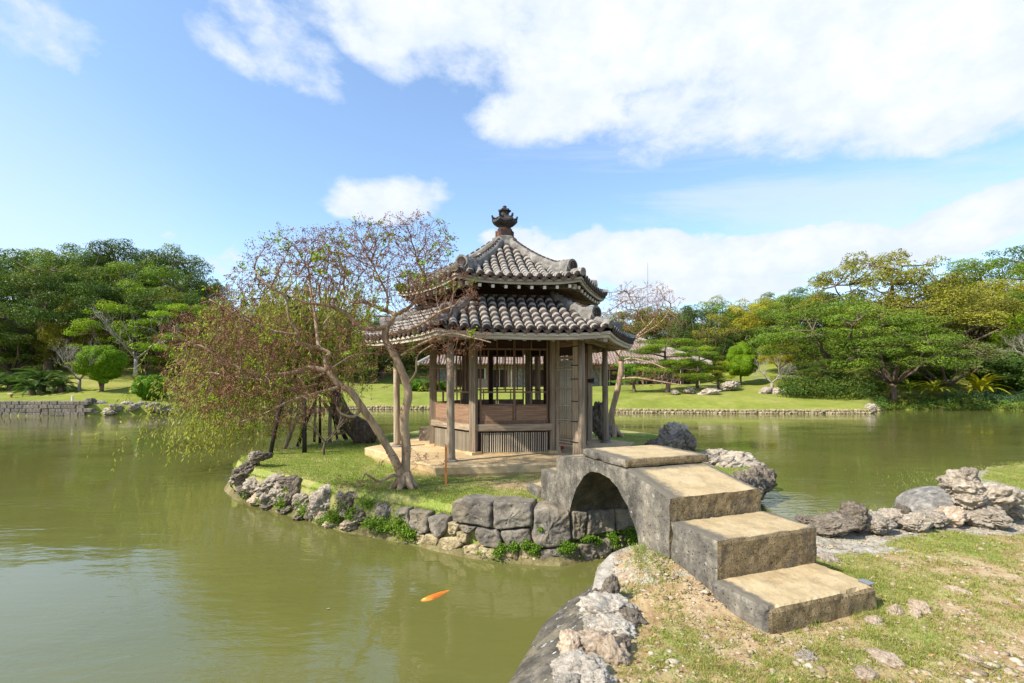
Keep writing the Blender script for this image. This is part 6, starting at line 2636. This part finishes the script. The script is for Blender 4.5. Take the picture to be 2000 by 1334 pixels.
def main_myrtle():
    Z2 = lambda x, y, Y: tuple(P(270 + .42 * x, 400 + .42 * y, Y))
    base = (G(790, 952, .55))
    Y = base.y
    L = [([(1240, 1310, Y), (1246, 1150, Y + .02), (1237, 1000, Y + .02), (1254, 870, Y), (1215, 750, Y - .02), (1180, 680, Y), (1147, 620, Y), (1158, 568, Y)], .072, .042),
         ([(1158, 568, Y), (1090, 578, Y - .1), (1030, 565, Y - .15), (960, 500, Y - .3), (870, 465, Y - .4), (780, 455, Y - .5), (710, 420, Y - .55)], .034, .012),
         ([(1158, 568, Y), (1190, 512, Y + .1), (1130, 485, Y + .15), (1060, 455, Y + .25), (985, 450, Y + .35), (960, 400, Y + .4)], .032, .012),
         ([(1185, 515, Y + .08), (1268, 470, Y + .1), (1310, 400, Y + .15), (1325, 330, Y + .2), (1290, 240, Y + .2)], .026, .010),
         ([(1165, 605, Y), (1260, 580, Y - .15), (1340, 540, Y - .3), (1405, 495, Y - .4), (1470, 470, Y - .5)], .024, .009),
         ([(1225, 700, Y), (1330, 640, Y - .2), (1450, 600, Y - .35), (1560, 620, Y - .45), (1640, 640, Y - .5)], .020, .008),
         ([(1150, 500, Y + .1), (1160, 430, Y + .1), (1125, 350, Y), (1080, 260, Y)], .018, .008),
         ([(1250, 840, Y), (1290, 780, Y - .2), (1300, 700, Y - .3), (1370, 650, Y - .4)], .016, .007),
         # leaning stem
         ([(1235, 1290, Y - .02), (1210, 1220, Y - .05), (1160, 1130, Y - .12), (1100, 1030, Y - .2), (1045, 950, Y - .28), (985, 865, Y - .35), (935, 840, Y - .4), (885, 775, Y - .42)], .062, .036),
         ([(885, 775, Y - .42), (795, 757, Y - .5), (740, 778, Y - .6), (650, 790, Y - .7), (545, 790, Y - .8), (430, 740, Y - .9), (300, 660, Y - 1.0), (230, 640, Y - 1.0)], .034, .010),
         ([(885, 775, Y - .42), (868, 715, Y - .38), (893, 690, Y - .35), (845, 665, Y - .35), (832, 600, Y - .3), (820, 500, Y - .2), (800, 380, Y - .2), (790, 280, Y - .2)], .030, .009),
         ([(845, 665, Y - .35), (745, 640, Y - .5), (745, 600, Y - .55), (700, 520, Y - .65), (685, 430, Y - .7), (600, 375, Y - .8), (540, 300, Y - .8)], .024, .008),
         ([(945, 845, Y - .4), (800, 885, Y - .6), (700, 915, Y - .75), (560, 985, Y - .85), (470, 1010, Y - .9)], .024, .008),
         ([(800, 885, Y - .6), (700, 850, Y - .9), (600, 820, Y - 1.1), (450, 800, Y - 1.2), (330, 780, Y - 1.2)], .018, .007),
         ([(745, 605, Y - .55), (600, 580, Y - .7), (480, 520, Y - .8), (330, 440, Y - .9)], .018, .007),
         ([(1040, 945, Y - .28), (1000, 985, Y - .3), (940, 968, Y - .4), (925, 940, Y - .45)], .022, .012),
         ([(760, 770, Y - .5), (800, 810, Y - .4), (850, 790, Y - .2), (930, 740, Y), (1000, 700, Y + .2), (1100, 690, Y + .3)], .016, .008),
         ([(860, 560, Y - .3), (900, 520, Y - .1), (960, 600, Y + .2)], .012, .007),
         ([(1100, 575, Y - .1), (1040, 520, Y + .3), (1160, 520, Y + .5)], .012, .008)]
    limbs = [([Z2(*p) for p in pts], a * (1.02 if a > .05 else 1.15), b * 1.2) for pts, a, b in L]
    # low dead branch at the foot
    dead = [tuple(P(785, 930, Y - .05)), tuple(P(768, 928, Y - .15)), tuple(P(742, 940, Y - .25)), tuple(P(728, 934, Y - .3)), tuple(P(714, 925, Y - .35))]
    limbs.append((dead, .028, .012))
    limbs.append(([dead[-1], tuple(P(703, 945, Y - .4)), tuple(P(694, 962, Y - .45)), tuple(P(688, 975, Y - .45))], .010, .005))
    rg = np.random.default_rng(3)
    E = [(735, 515, 165, 90, 7.0, .9, 1.8), (800, 470, 95, 55, 7.1, .6, 1.3), (575, 525, 110, 80, 6.6, .7, 1.4), (520, 580, 110, 70, 6.5, .7, 1.0), (455, 665, 150, 90, 6.2, .7, 1.7),
         (640, 640, 150, 90, 6.6, .8, .5), (420, 740, 110, 85, 6.0, .5, 1.4), (540, 760, 150, 75, 6.2, .6, .85), (700, 700, 110, 70, 7.0, .6, .2), (855, 578, 85, 52, 6.8, .35, 4.2), (820, 660, 75, 50, 6.8, .4, .7),
         (900, 665, 55, 28, 6.6, .25, .9), (640, 480, 60, 40, 6.9, .5, 1.3), (500, 820, 90, 35, 6.2, .4, .6), (850, 730, 40, 40, 6.8, .3, .5), (700, 945, 50, 18, 6.6, .2, .5), (800, 900, 70, 22, 6.8, .25, .4)]
    att = ell_pts(E, rg, 82)
    print('attractors', len(att))
    myrtle('crape_myrtle', base, limbs, att, 'nearly bare crape myrtle with two crooked stems and brown seed heads left of the pavilion', leaf_frac=.10, seed=4, kill=.066, step=.05, seeds=6)


main_myrtle()


def second_myrtle():
    Y = 13.8
    Z = lambda u, v, dy=0: tuple(P(u, v, Y + dy))
    base = Vector(Z(1200, 848))
    base.z = .55
    limbs = [([Z(1200, 850), Z(1194, 815), Z(1204, 770), Z(1212, 730), Z(1214, 706)], .10, .07),
             ([Z(1214, 706), Z(1208, 690), Z(1235, 665, .2), Z(1262, 640, .3), Z(1285, 615, .4)], .05, .02),
             ([Z(1235, 665, .2), Z(1290, 630, 0), Z(1310, 600, -.1)], .03, .014),
             ([Z(1212, 700), Z(1195, 680, -.3), Z(1180, 690, -.5), Z(1165, 702, -.6)], .03, .012),
             ([Z(1214, 706), Z(1232, 700, -.2), Z(1270, 708, -.5), Z(1300, 720, -.8)], .03, .012),
             ([Z(1210, 740), Z(1240, 738, -.2), Z(1270, 742, -.4), Z(1330, 752, -.8)], .035, .014),
             ([Z(1262, 640, .3), Z(1240, 600, .5), Z(1225, 570, .6)], .02, .010)]
    rg = np.random.default_rng(9)
    E = [(1255, 590, 75, 42, Y, 1.2, 4.5), (1225, 640, 55, 45, Y, .9, 1.2), (1300, 620, 50, 45, Y, .9, 1.6), (1190, 600, 35, 40, Y + .3, .8, 1.6), (1280, 740, 55, 20, Y - .5, .6, 1.4), (1175, 720, 35, 25, Y - .5, .5, 1.2)]
    att = ell_pts(E, rg, 130)
    myrtle('crape_myrtle', tuple(base), limbs, att, 'slender leafless crape myrtle right of the pavilion with a pale curved trunk', step=.10, kill=.12, infl=1.6, leaf_frac=.03, seed=6, tip_r=.004, root_r=.14, seeds=6)


second_myrtle()


def willow():
    rd = random.Random(2)
    rg = np.random.default_rng(2)
    base = Vector((-3.75, 12.7, .5))
    t = empty('weeping_willow', base, label='weeping willow leaning over the pond on a dark furrowed trunk behind the crape myrtle', cat='tree')
    b = lambda u, v, Y: P(u, v, Y) - base
    mb = MB()
    tr = [b(728, 858, 12.7), b(712, 850, 12.6), b(690, 832, 12.5), b(672, 812, 12.3), b(658, 785, 12.1), b(640, 750, 12.0), b(600, 700, 11.8), b(560, 660, 11.6)]
    mb.tube(tr, [.34, .30, .26, .22, .18, .14, .10, .06], 12, wob=.5)
    ends = []
    for (u, v, Y) in [(365, 700, 11), (400, 650, 11.5), (440, 620, 11), (490, 590, 12), (540, 570, 11.4), (600, 560, 12.4), (660, 590, 12.0), (700, 620, 12.8), (385, 730, 12.2), (430, 690, 12.4), (520, 640, 12.8), (400, 700, 10.6), (480, 690, 10.6), (600, 640, 11), (365, 770, 11.6), (560, 600, 10.8), (710, 560, 13)]:
        s = tr[rd.choice((4, 5, 6, 7))]
        e = b(u, v, Y)
        pts = bez(s, s.lerp(e, .3) + Vector((0, 0, .6)), s.lerp(e, .75) + Vector((0, 0, .7)), e, 9)
        mb.tube(pts, [.06 - .005 * i for i in range(10)], 5, wob=.3)
        ends.append(pts)
    mb.build('trunk', M['bark_willow'], t, smooth=True)
    sb = MB()
    C, Nn, D = [], [], []
    for k in range(1200):
        pts = rd.choice(ends)
        p = pts[rd.randint(3, 9)] + Vector((rd.gauss(0, .28), rd.gauss(0, .5), rd.gauss(0, .24)))
        a = rd.uniform(0, 2 * PI)
        out = Vector((math.cos(a) - .25, math.sin(a), 0)) * rd.uniform(.05, .34)
        vv = EYE - (p.z + base.z)
        L = rd.uniform(.8, 2.1)
        # longer streamers towards the water on the outer left
        uu = U0 + (p.x + base.x) / (p.y + base.y) * F
        if uu < 520:
            L *= 1.5 + .5 * mn.noise(Vector((p.x * 1.3, p.y * 1.3, 0)))
        zmin = .10 + .35 * rd.random()
        n = 9
        q = p.copy()
        chain = [q.copy()]
        for i in range(n):
            s = i / n
            q = q + (out * (1 - s) ** 1.5 * .22 + Vector((-.012, 0, -.03 - .12 * s ** .6))) * L * 1.15 + Vector((rd.gauss(0, .012), rd.gauss(0, .012), 0))
            if q.z + base.z < zmin:
                break
            chain.append(q.copy())
        if len(chain) < 3:
            continue
        sb.tube(chain, [.0045 * (1 - .7 * i / len(chain)) for i in range(len(chain))], 3, cap=False)
        for i in range(len(chain) - 1):
            for j in range(5):
                c = chain[i].lerp(chain[i + 1], rd.random())
                d = (chain[i + 1] - chain[i]).normalized()
                C.append(tuple(c))
                D.append(tuple(d * .9 + Vector((rd.gauss(0, .5), rd.gauss(0, .5), rd.gauss(0, .3)))))
    sb.build('withies', M['willow_leaf'], t)
    C, D = np.array(C), unit(np.array(D))
    n = len(C)
    side = unit(np.cross(D, rg.normal(0, 1, (n, 3))))
    s = rg.uniform(.06, .12, n)[:, None]
    V = np.stack([C, C + D * s * .45 + side * s * .13, C + D * s, C + D * s * .45 - side * s * .13], 1).reshape(-1, 3)
    Fc = np.arange(4 * n).reshape(n, 4)
    T = np.repeat(np.stack([rg.uniform(.1, 1, n), rg.uniform(0, .75, n)], 1), 4, axis=0)
    link('leaves', np_mesh('willow_leaves', V, Fc, M['willow_leaf'], T), t)
    print('willow leaves', n)
    # props holding the willow up
    pr = [(545, 807, 9.9, 526, 891, .045, 'leaning charred prop at the shore, leftmost under the willow'), (583, 812, 11.2, 553, 877, .05, 'leaning grey prop second from the left under the willow'), (595, 803, 10.0, 595, 887, .05, 'upright black prop in the grass under the willow'),
          (606, 807, 11.6, 581, 866, .045, 'dark slanting prop behind the upright black prop'), (616, 798, 12.2, 614, 856, .035, 'thin dark prop behind the small bush'), (625, 796, 12.3, 625, 860, .04, 'straight dark prop right of the thin one'),
          (645, 812, 12.2, 644, 866, .05, 'pale grey upright prop next to the willow trunk'), (645, 805, 12.6, 680, 858, .055, 'black prop slanting right beside the willow trunk'), (652, 818, 12.9, 660, 858, .03, 'thin dark slanting prop behind the willow trunk')]
    for (u0, v0, Y, u1, v1, r, lab) in pr:
        foot = G(u1, v1, .5)
        top = P(u0, v0, foot.y)
        up = foot + (top - foot) * 1.35
        mb = MB()
        mb.tube([Vector((0, 0, -.1)), (top - foot) * .5, up - foot], [r, r * .95, r * .85], 8, wob=.25)
        tag(mb.build('wooden_prop', M['wood_z'] if 'grey' in lab else M['char_wood'], loc=foot, smooth=True), lab, 'prop', 'props under the willow')
    mb = MB()
    a, c = G(640, 866, .75) + Vector((0, 0, .0)), G(672, 860, .75)
    a = P(648, 848, 12.2); c = P(672, 846, 12.4)
    mb.tube([a, c], .03, 6)
    tag(mb.build('cross_rail', M['wood_x']), 'short grey rail joining the props by the willow trunk', 'rail')


willow()

# small bare bush in the grass
bt = bare_tree('small_bush', G(632, 886, .56), 1.1, 33, 'bark', 'small sparse bush in the grass under the willow', 'bush', r=.025, depth=3, base_len=.35)

# orange stake sign
p = G(871, 948, .55)
st = empty('wooden_sign_stake', p, R(10), label='thin orange wooden stake with a slanted top in the grass before the pavilion', cat='sign')
mb = MB()
mb.add([(-.016, -.012, -.1), (.016, -.012, -.1), (.016, .012, -.1), (-.016, .012, -.1), (-.016, -.012, .60), (.016, -.012, .56), (.016, .012, .56), (-.016, .012, .60)],
       [(0, 3, 2, 1), (4, 5, 6, 7), (0, 1, 5, 4), (1, 2, 6, 5), (2, 3, 7, 6), (3, 0, 4, 7)])
mb.build('stake', M['orange_wood'], st)
mb = MB()
mb.beam((-.03, 0, .615), (.035, 0, .565), .03, .008)
mb.build('top_board', M['orange_wood'], st)


# ------------------------------------------------------------------ koi
def koi():
    c = G(860, 1160, 0)
    a, b = G(823, 1173, 0), G(893, 1149, 0)
    L = (b - a).length * 1.2
    ang = math.atan2(b.y - a.y, b.x - a.x)
    o = empty('koi', (c.x, c.y, -.024), ang, label='orange koi swimming at the surface of the green water', cat='fish')
    mb = MB()
    sec = [(-.5, .004, .004), (-.47, .016, .014), (-.40, .030, .026), (-.28, .038, .034), (-.12, .038, .034), (.05, .031, .028), (.2, .020, .020), (.30, .011, .014), (.36, .006, .012)]
    rings = []
    for (x, w, h) in sec:
        st_ = len(mb.v)
        bend = .03 * math.sin(x * 6)
        for k in range(12):
            t = 2 * PI * k / 12
            mb.v.append((x * L, bend * L + math.cos(t) * w * L / .37, math.sin(t) * h * L / .37))
        rings.append(st_)
    for A, B in zip(rings[:-1], rings[1:]):
        for k in range(12):
            mb.f.append((A + k, A + (k + 1) % 12, B + (k + 1) % 12, B + k))
    mb.mi = [0] * len(mb.f)
    t = NT('koi_scales')
    m = t.done(t.ramp(t.noise(14, 4, .6), [(.4, (.62, .13, .01)), (.6, (.72, .25, .03)), (.7, (.8, .5, .2))]), .35, None, .5)
    mb.build('body', m, o, smooth=True)
    mb = MB()
    e = .36 * L
    by = .03 * math.sin(.36 * 6) * L
    mb.add([(e, by, .012), (e + .14 * L, by + .05 * L, .022), (e + .10 * L, by, .016), (e + .15 * L, by - .04 * L, .022), (e, by, .002), (e + .10 * L, by, .006)], [(0, 2, 1), (0, 3, 2), (4, 1, 5), (4, 5, 3)])
    mb.build('tail_fin', m, o)
    mb = MB()
    mb.add([(-.2 * L, .03 * L, .024), (.08 * L, 0, .024), (.0, 0, .03), (-.16 * L, -.02 * L, .032)], [(0, 1, 2, 3)])
    mb.build('dorsal_fin', m, o)
    for s in (-1, 1):
        mb = MB()
        mb.add([(-.3 * L, s * .07 * L, .012), (-.22 * L, s * .17 * L, .016), (-.16 * L, s * .15 * L, .015), (-.22 * L, s * .08 * L, .012)], [(0, 1, 2, 3)])
        mb.build('side_fin', m, o)
    g = G(641, 1189, .004)
    mb = MB()
    mb.add([(-.02, 0, 0), (0, -.010, .004), (.02, 0, .002), (0, .010, .004)], [(0, 1, 2, 3)])
    tag(mb.build('fallen_leaf', M['bamboo'], loc=g), 'small tan leaf floating left of the koi', 'leaf')


koi()


# ------------------------------------------------------------------ ferns and moss on the walls
def wall_ferns():
    Z3 = lambda x, y: (820 + .3 * x, 840 + .3 * y)
    L = [(530, 775, 35, 35, 'small fern tuft at the waterline left of the block wall middle'), (610, 770, 50, 35, 'fern tuft second from the left on the block wall'), (690, 755, 35, 40, 'bright fern tuft under the wide grey block'), (745, 785, 42, 42, 'hanging fern tuft just above the water before the arch'),
         (955, 775, 65, 45, 'fern tuft left of the arch opening'), (1085, 715, 60, 28, 'low fern strip inside the arch on the left'), (1150, 735, 35, 30, 'small drooping fern inside the arch'), (1250, 730, 45, 70, 'left half of the large fern mass under the arch'), (1350, 710, 85, 85, 'large hanging green fern mass under the arch'),
         (785, 652, 18, 14, 'tiny round fern on the face of the large block')]
    rg = np.random.default_rng(8)
    for i, (x, y, rx, ry, lab) in enumerate(L):
        u, v = Z3(x, y)
        q, nn = wall_point(u, v)
        s = q.y / F * .3
        n = int(70 + rx * ry * .5)
        C = rg.normal(0, .36, (n, 3)) * np.array([rx * s, .035, ry * s])
        C[:, 0] += .25 * rx * s * np.sin(C[:, 2] * 60)
        C[:, 1] -= .05
        C[:, 2] += .03
        ti = np.stack([rg.uniform(0, 1, n), rg.uniform(0, .3, n)], 1)
        V, Fc, T = leaf_cloud(C, rg.normal(0, .5, (n, 3)) + np.array([0, -1, .6]), .019, .75, .5, ti, rg)
        o = link('wall_fern', np_mesh('wall_fern', V, Fc, M['fern'], T), None, q)
        tag(o, lab, 'fern', 'ferns on the island wall')
    # moss and grass on the rock edging
    C = []
    Z4 = lambda x, y: (440 + .28 * x, 800 + .28 * y)
    for (x, y, rx, ry, k) in [(300, 625, 60, 35, 1), (420, 650, 55, 45, 1), (590, 690, 60, 40, 1.2), (780, 730, 70, 50, 1.4), (900, 720, 40, 50, 1), (1070, 780, 90, 45, 1.6), (1230, 780, 60, 60, 1.2), (1290, 840, 80, 45, 1.3), (1150, 800, 60, 40, 1), (300, 535, 40, 20, .6), (470, 545, 40, 15, .5), (1000, 640, 60, 30, .8),
                              (1900, 980, 50, 30, .6), (1780, 975, 30, 14, .3), (160, 590, 30, 30, .4), (700, 760, 60, 25, .8), (540, 640, 30, 30, .6), (840, 640, 50, 30, .5)]:
        u, v = Z4(x, y)
        u = max(u, 470)
        q, nn = wall_point(u, v, .5)
        s = q.y / F * .28
        n = int(rx * ry * .15 * k)
        c = rg.normal(0, .5, (n, 3)) * np.array([rx * s, .07, ry * s]) + np.array(tuple(q)) + np.array([0, -.12, 0])
        C.append(c)
    C = np.vstack(C)
    C = C[C[:, 2] > .03]
    n = len(C)
    ti = np.stack([rg.uniform(0, 1, n), rg.uniform(0, .5, n)], 1)
    V, Fc, T = leaf_cloud(C, rg.normal(0, .5, (n, 3)) + np.array([0, -.8, .8]), .034, .5, .6, ti, rg)
    o = link('shore_moss', np_mesh('shore_moss', V, Fc, M['fern'], T))
    tag(o, 'bright green moss and small ferns growing between the shore rocks', 'moss', kind='stuff')


wall_ferns()


# ------------------------------------------------------------------ grass blades and gravel
def blades(name, pts, h, w, straw, label, seed):
    rg = np.random.default_rng(seed)
    P3 = np.array(pts)
    n = len(P3)
    a = rg.uniform(0, 2 * PI, n)
    sd_ = np.stack([np.cos(a), np.sin(a), np.zeros(n)], 1)
    hh = (h * rg.uniform(.5, 1.3, n))[:, None]
    ww = (w * rg.uniform(.7, 1.3, n))[:, None]
    lean = np.stack([rg.normal(0, .7, n), rg.normal(0, .7, n), np.ones(n)], 1)
    V = np.stack([P3 - sd_ * ww, P3 + sd_ * ww, P3 + unit(lean) * hh], 1).reshape(-1, 3)
    Fc = np.arange(3 * n).reshape(n, 3)
    T = np.repeat(np.stack([rg.uniform(0, 1, n), np.clip((rg.uniform(0, 1, n) < straw) * rg.uniform(.5, 1, n) + rg.uniform(0, .2, n), 0, 1)], 1), 3, axis=0)
    o = link(name, np_mesh(name, V, Fc, M['blade'], T))
    tag(o, label, 'grass', kind='stuff')
    print(name, n)


def in_poly(x, y, poly):
    c = False
    j = len(poly) - 1
    for i in range(len(poly)):
        if (poly[i][1] > y) != (poly[j][1] > y) and x < (poly[j][0] - poly[i][0]) * (y - poly[i][1]) / (poly[j][1] - poly[i][1]) + poly[i][0]:
            c = not c
        j = i
    return c


def grasses():
    rd = random.Random(7)
    pts = []
    shr = [tuple(IC + (Vector(p) - IC) * .984) for p in ISL]
    shr2 = [tuple(IC + (Vector(p) - IC) * .962) for p in ISL]
    while len(pts) < 150000:
        x, y = rd.uniform(-5.7, 5), 5.6 + 8.5 * rd.random() ** 1.7
        if not in_poly(x, y, shr):
            continue
        if math.hypot(x - PC.x, y - PC.y) < 2.75:
            continue
        g, s = isl_cover(x, y, 0)
        edge = not in_poly(x, y, shr2)
        if edge:
            g = .9
        if rd.random() > min(1, max(.03, g)) + .25 * mn.noise(Vector((x * 3, y * 3, 0))):
            continue
        pts.append((x, y, (.44 if edge else islZ(x, y)) - .004))
    blades('island_grass', pts, .034, .0038, .16, 'short green grass covering the island', 1)
    pts, peb = [], []
    bank_poly = [tuple(p) for p in BANK] + [(40, -3), (-3, -3)]
    tries = 0
    while len(pts) < 170000 and tries < 900000:
        tries += 1
        y = 1.7 + 7.5 * rd.random() ** 1.5
        x = y * rd.uniform(.02, 1.12)
        if not in_poly(x, y, bank_poly):
            continue
        w, t = br_local(x, y)
        if -.02 < w < .99 and -1.0 < t < 2:
            continue
        d = 1.0
        g, s = near_cover(x, y, 0)
        g += .55 * mn.fractal(Vector((x * 5, y * 5, 2)), .9, 2, 3)
        if s > .55 and rd.random() > .12:
            continue
        if rd.random() < max(.0, min(1, (g - .05) * 1.1)):
            for _ in range(rd.choice((2, 4, 6))):
                x2, y2 = x + rd.gauss(0, .009), y + rd.gauss(0, .009)
                pts.append((x2, y2, nearZ(x, y) - .004))
    blades('near_grass', pts, .026, .0026, .62, 'short patchy grass and straw on the near bank', 2)
    # longer tufts
    tf = []
    for (u, v, z, r, n) in [(1485, 1180 - 10, .47, .09, 380), (1575, 1203, .48, .07, 300), (1252, 1078, .60, .05, 220), (1262, 1100, .60, .10, 260), (1288, 1140, .52, .12, 320), (1640, 1115, .5, .10, 280), (1700, 1195, .48, .10, 260), (1300, 1085, .62, .05, 150), (1220, 1160, .5, .06, 160), (1960, 945, .62, .6, 2600), (1985, 975, .6, .5, 1800)]:
        c = G(u, v, z)
        for _ in range(n):
            x, y = c.x + rd.gauss(0, r), c.y + rd.gauss(0, r)
            tf.append((x, y, nearZ(x, y) - .005 if in_poly(x, y, bank_poly) else z - .1))
    blades('grass_tufts', tf, .06, .0028, .12, 'longer green grass tufts around the bridge foot and right bank', 3)
    # gravel
    bm = bmesh.new()
    bmesh.ops.create_icosphere(bm, subdivisions=1, radius=1)
    vs = np.array([tuple(v.co) for v in bm.verts])
    fs = np.array([[v.index for v in f.verts] for f in bm.faces])
    bm.free()
    rg = np.random.default_rng(4)
    V, Fc, T = [], [], []
    k = 0
    tries = 0
    while k < 14000 and tries < 400000:
        tries += 1
        y = 1.75 + 4.6 * rd.random() ** 1.6
        x = y * rd.uniform(.1, 1.12)
        if not in_poly(x, y, bank_poly):
            continue
        w, t = br_local(x, y)
        if -.02 < w < 1.0 and -1.0 < t < 2:
            continue
        if shore_dist(x, y) < .15:
            continue
        g, s = near_cover(x, y, 0)
        if rd.random() < .12 + .8 * max(0, .45 - g) + (.25 if s > .5 else 0):
            r = .0035 + .011 * rd.random() ** 3 + (.018 if rd.random() < .02 else 0)
            q = vs * (1 + rg.uniform(-.28, .28, (len(vs), 1))) * np.array([r * rd.uniform(.9, 1.7), r, r * rd.uniform(.35, .6)])
            a = rd.uniform(0, 6.28)
            ca, sa = math.cos(a), math.sin(a)
            q = q @ np.array([[ca, sa, 0], [-sa, ca, 0], [0, 0, 1]])
            V.append(q + np.array([x, y, nearZ(x, y) + r * .15]))
            Fc.append(fs + len(vs) * k)
            tt = rd.random()
            T.append(np.tile([[tt, rd.random()]], (len(vs), 1)))
            k += 1
    t = NT('pebble')
    at = t.n('ShaderNodeAttribute')
    at.attribute_name = 'tint'
    sp = t.n('ShaderNodeSeparateColor')
    t.l(at.outputs['Color'], sp.inputs[0])
    c = t.ramp(sp.outputs[0], [(0, (.16, .12, .08)), (.3, (.30, .23, .155)), (.7, (.38, .30, .21)), (1, (.44, .38, .30))])
    m = t.done(c, .9, t.bump(t.noise(80), .5, .004), .15)
    o = link('gravel', np_mesh('gravel', np.vstack(V), np.vstack(Fc), m, np.vstack(T)))
    tag(o, 'pale small stones scattered over the near bank', 'gravel', kind='stuff')
    # stones half sunk in the soil, too many to single out
    # fallen leaf litter is left out


grasses()


def litter():
    rd = random.Random(12)
    rg = np.random.default_rng(12)
    C = []
    shr = [tuple(IC + (Vector(p) - IC) * .95) for p in ISL]
    bank_poly = [tuple(p) for p in BANK] + [(40, -3), (-3, -3)]
    while len(C) < 900:
        if rd.random() < .55:
            x, y = rd.gauss(-1.6, 1.3), 7.2 + rd.gauss(0, .8)
            if in_poly(x, y, shr) and math.hypot(x - PC.x, y - PC.y) > 3.0:
                C.append((x, y, islZ(x, y) + .016))
        else:
            y = rd.uniform(2, 5.5)
            x = y * rd.uniform(.15, 1.1)
            w, t = br_local(x, y)
            if in_poly(x, y, bank_poly) and not (-.02 < w < 1.0 and -1.0 < t < 2):
                C.append((x, y, nearZ(x, y) + .012))
    C = np.array(C)
    n = len(C)
    ti = np.stack([rg.uniform(0, 1, n), rg.uniform(0, 1, n)], 1)
    m = leaf_mat('dry_fallen_leaves', (.22, .11, .045), .1, .8, .5, hue=(.45, .33, .16))
    V, Fc, T = leaf_cloud(C, rg.normal(0, .35, (n, 3)) + np.array([0, 0, 1]), .026, .55, .3, ti, rg)
    o = link('fallen_leaves', np_mesh('fallen_leaves', V, Fc, m, T))
    tag(o, 'dry brown leaves and bits of straw lying in the grass', 'leaves', kind='stuff')


litter()
print('objects', len(bpy.data.objects))
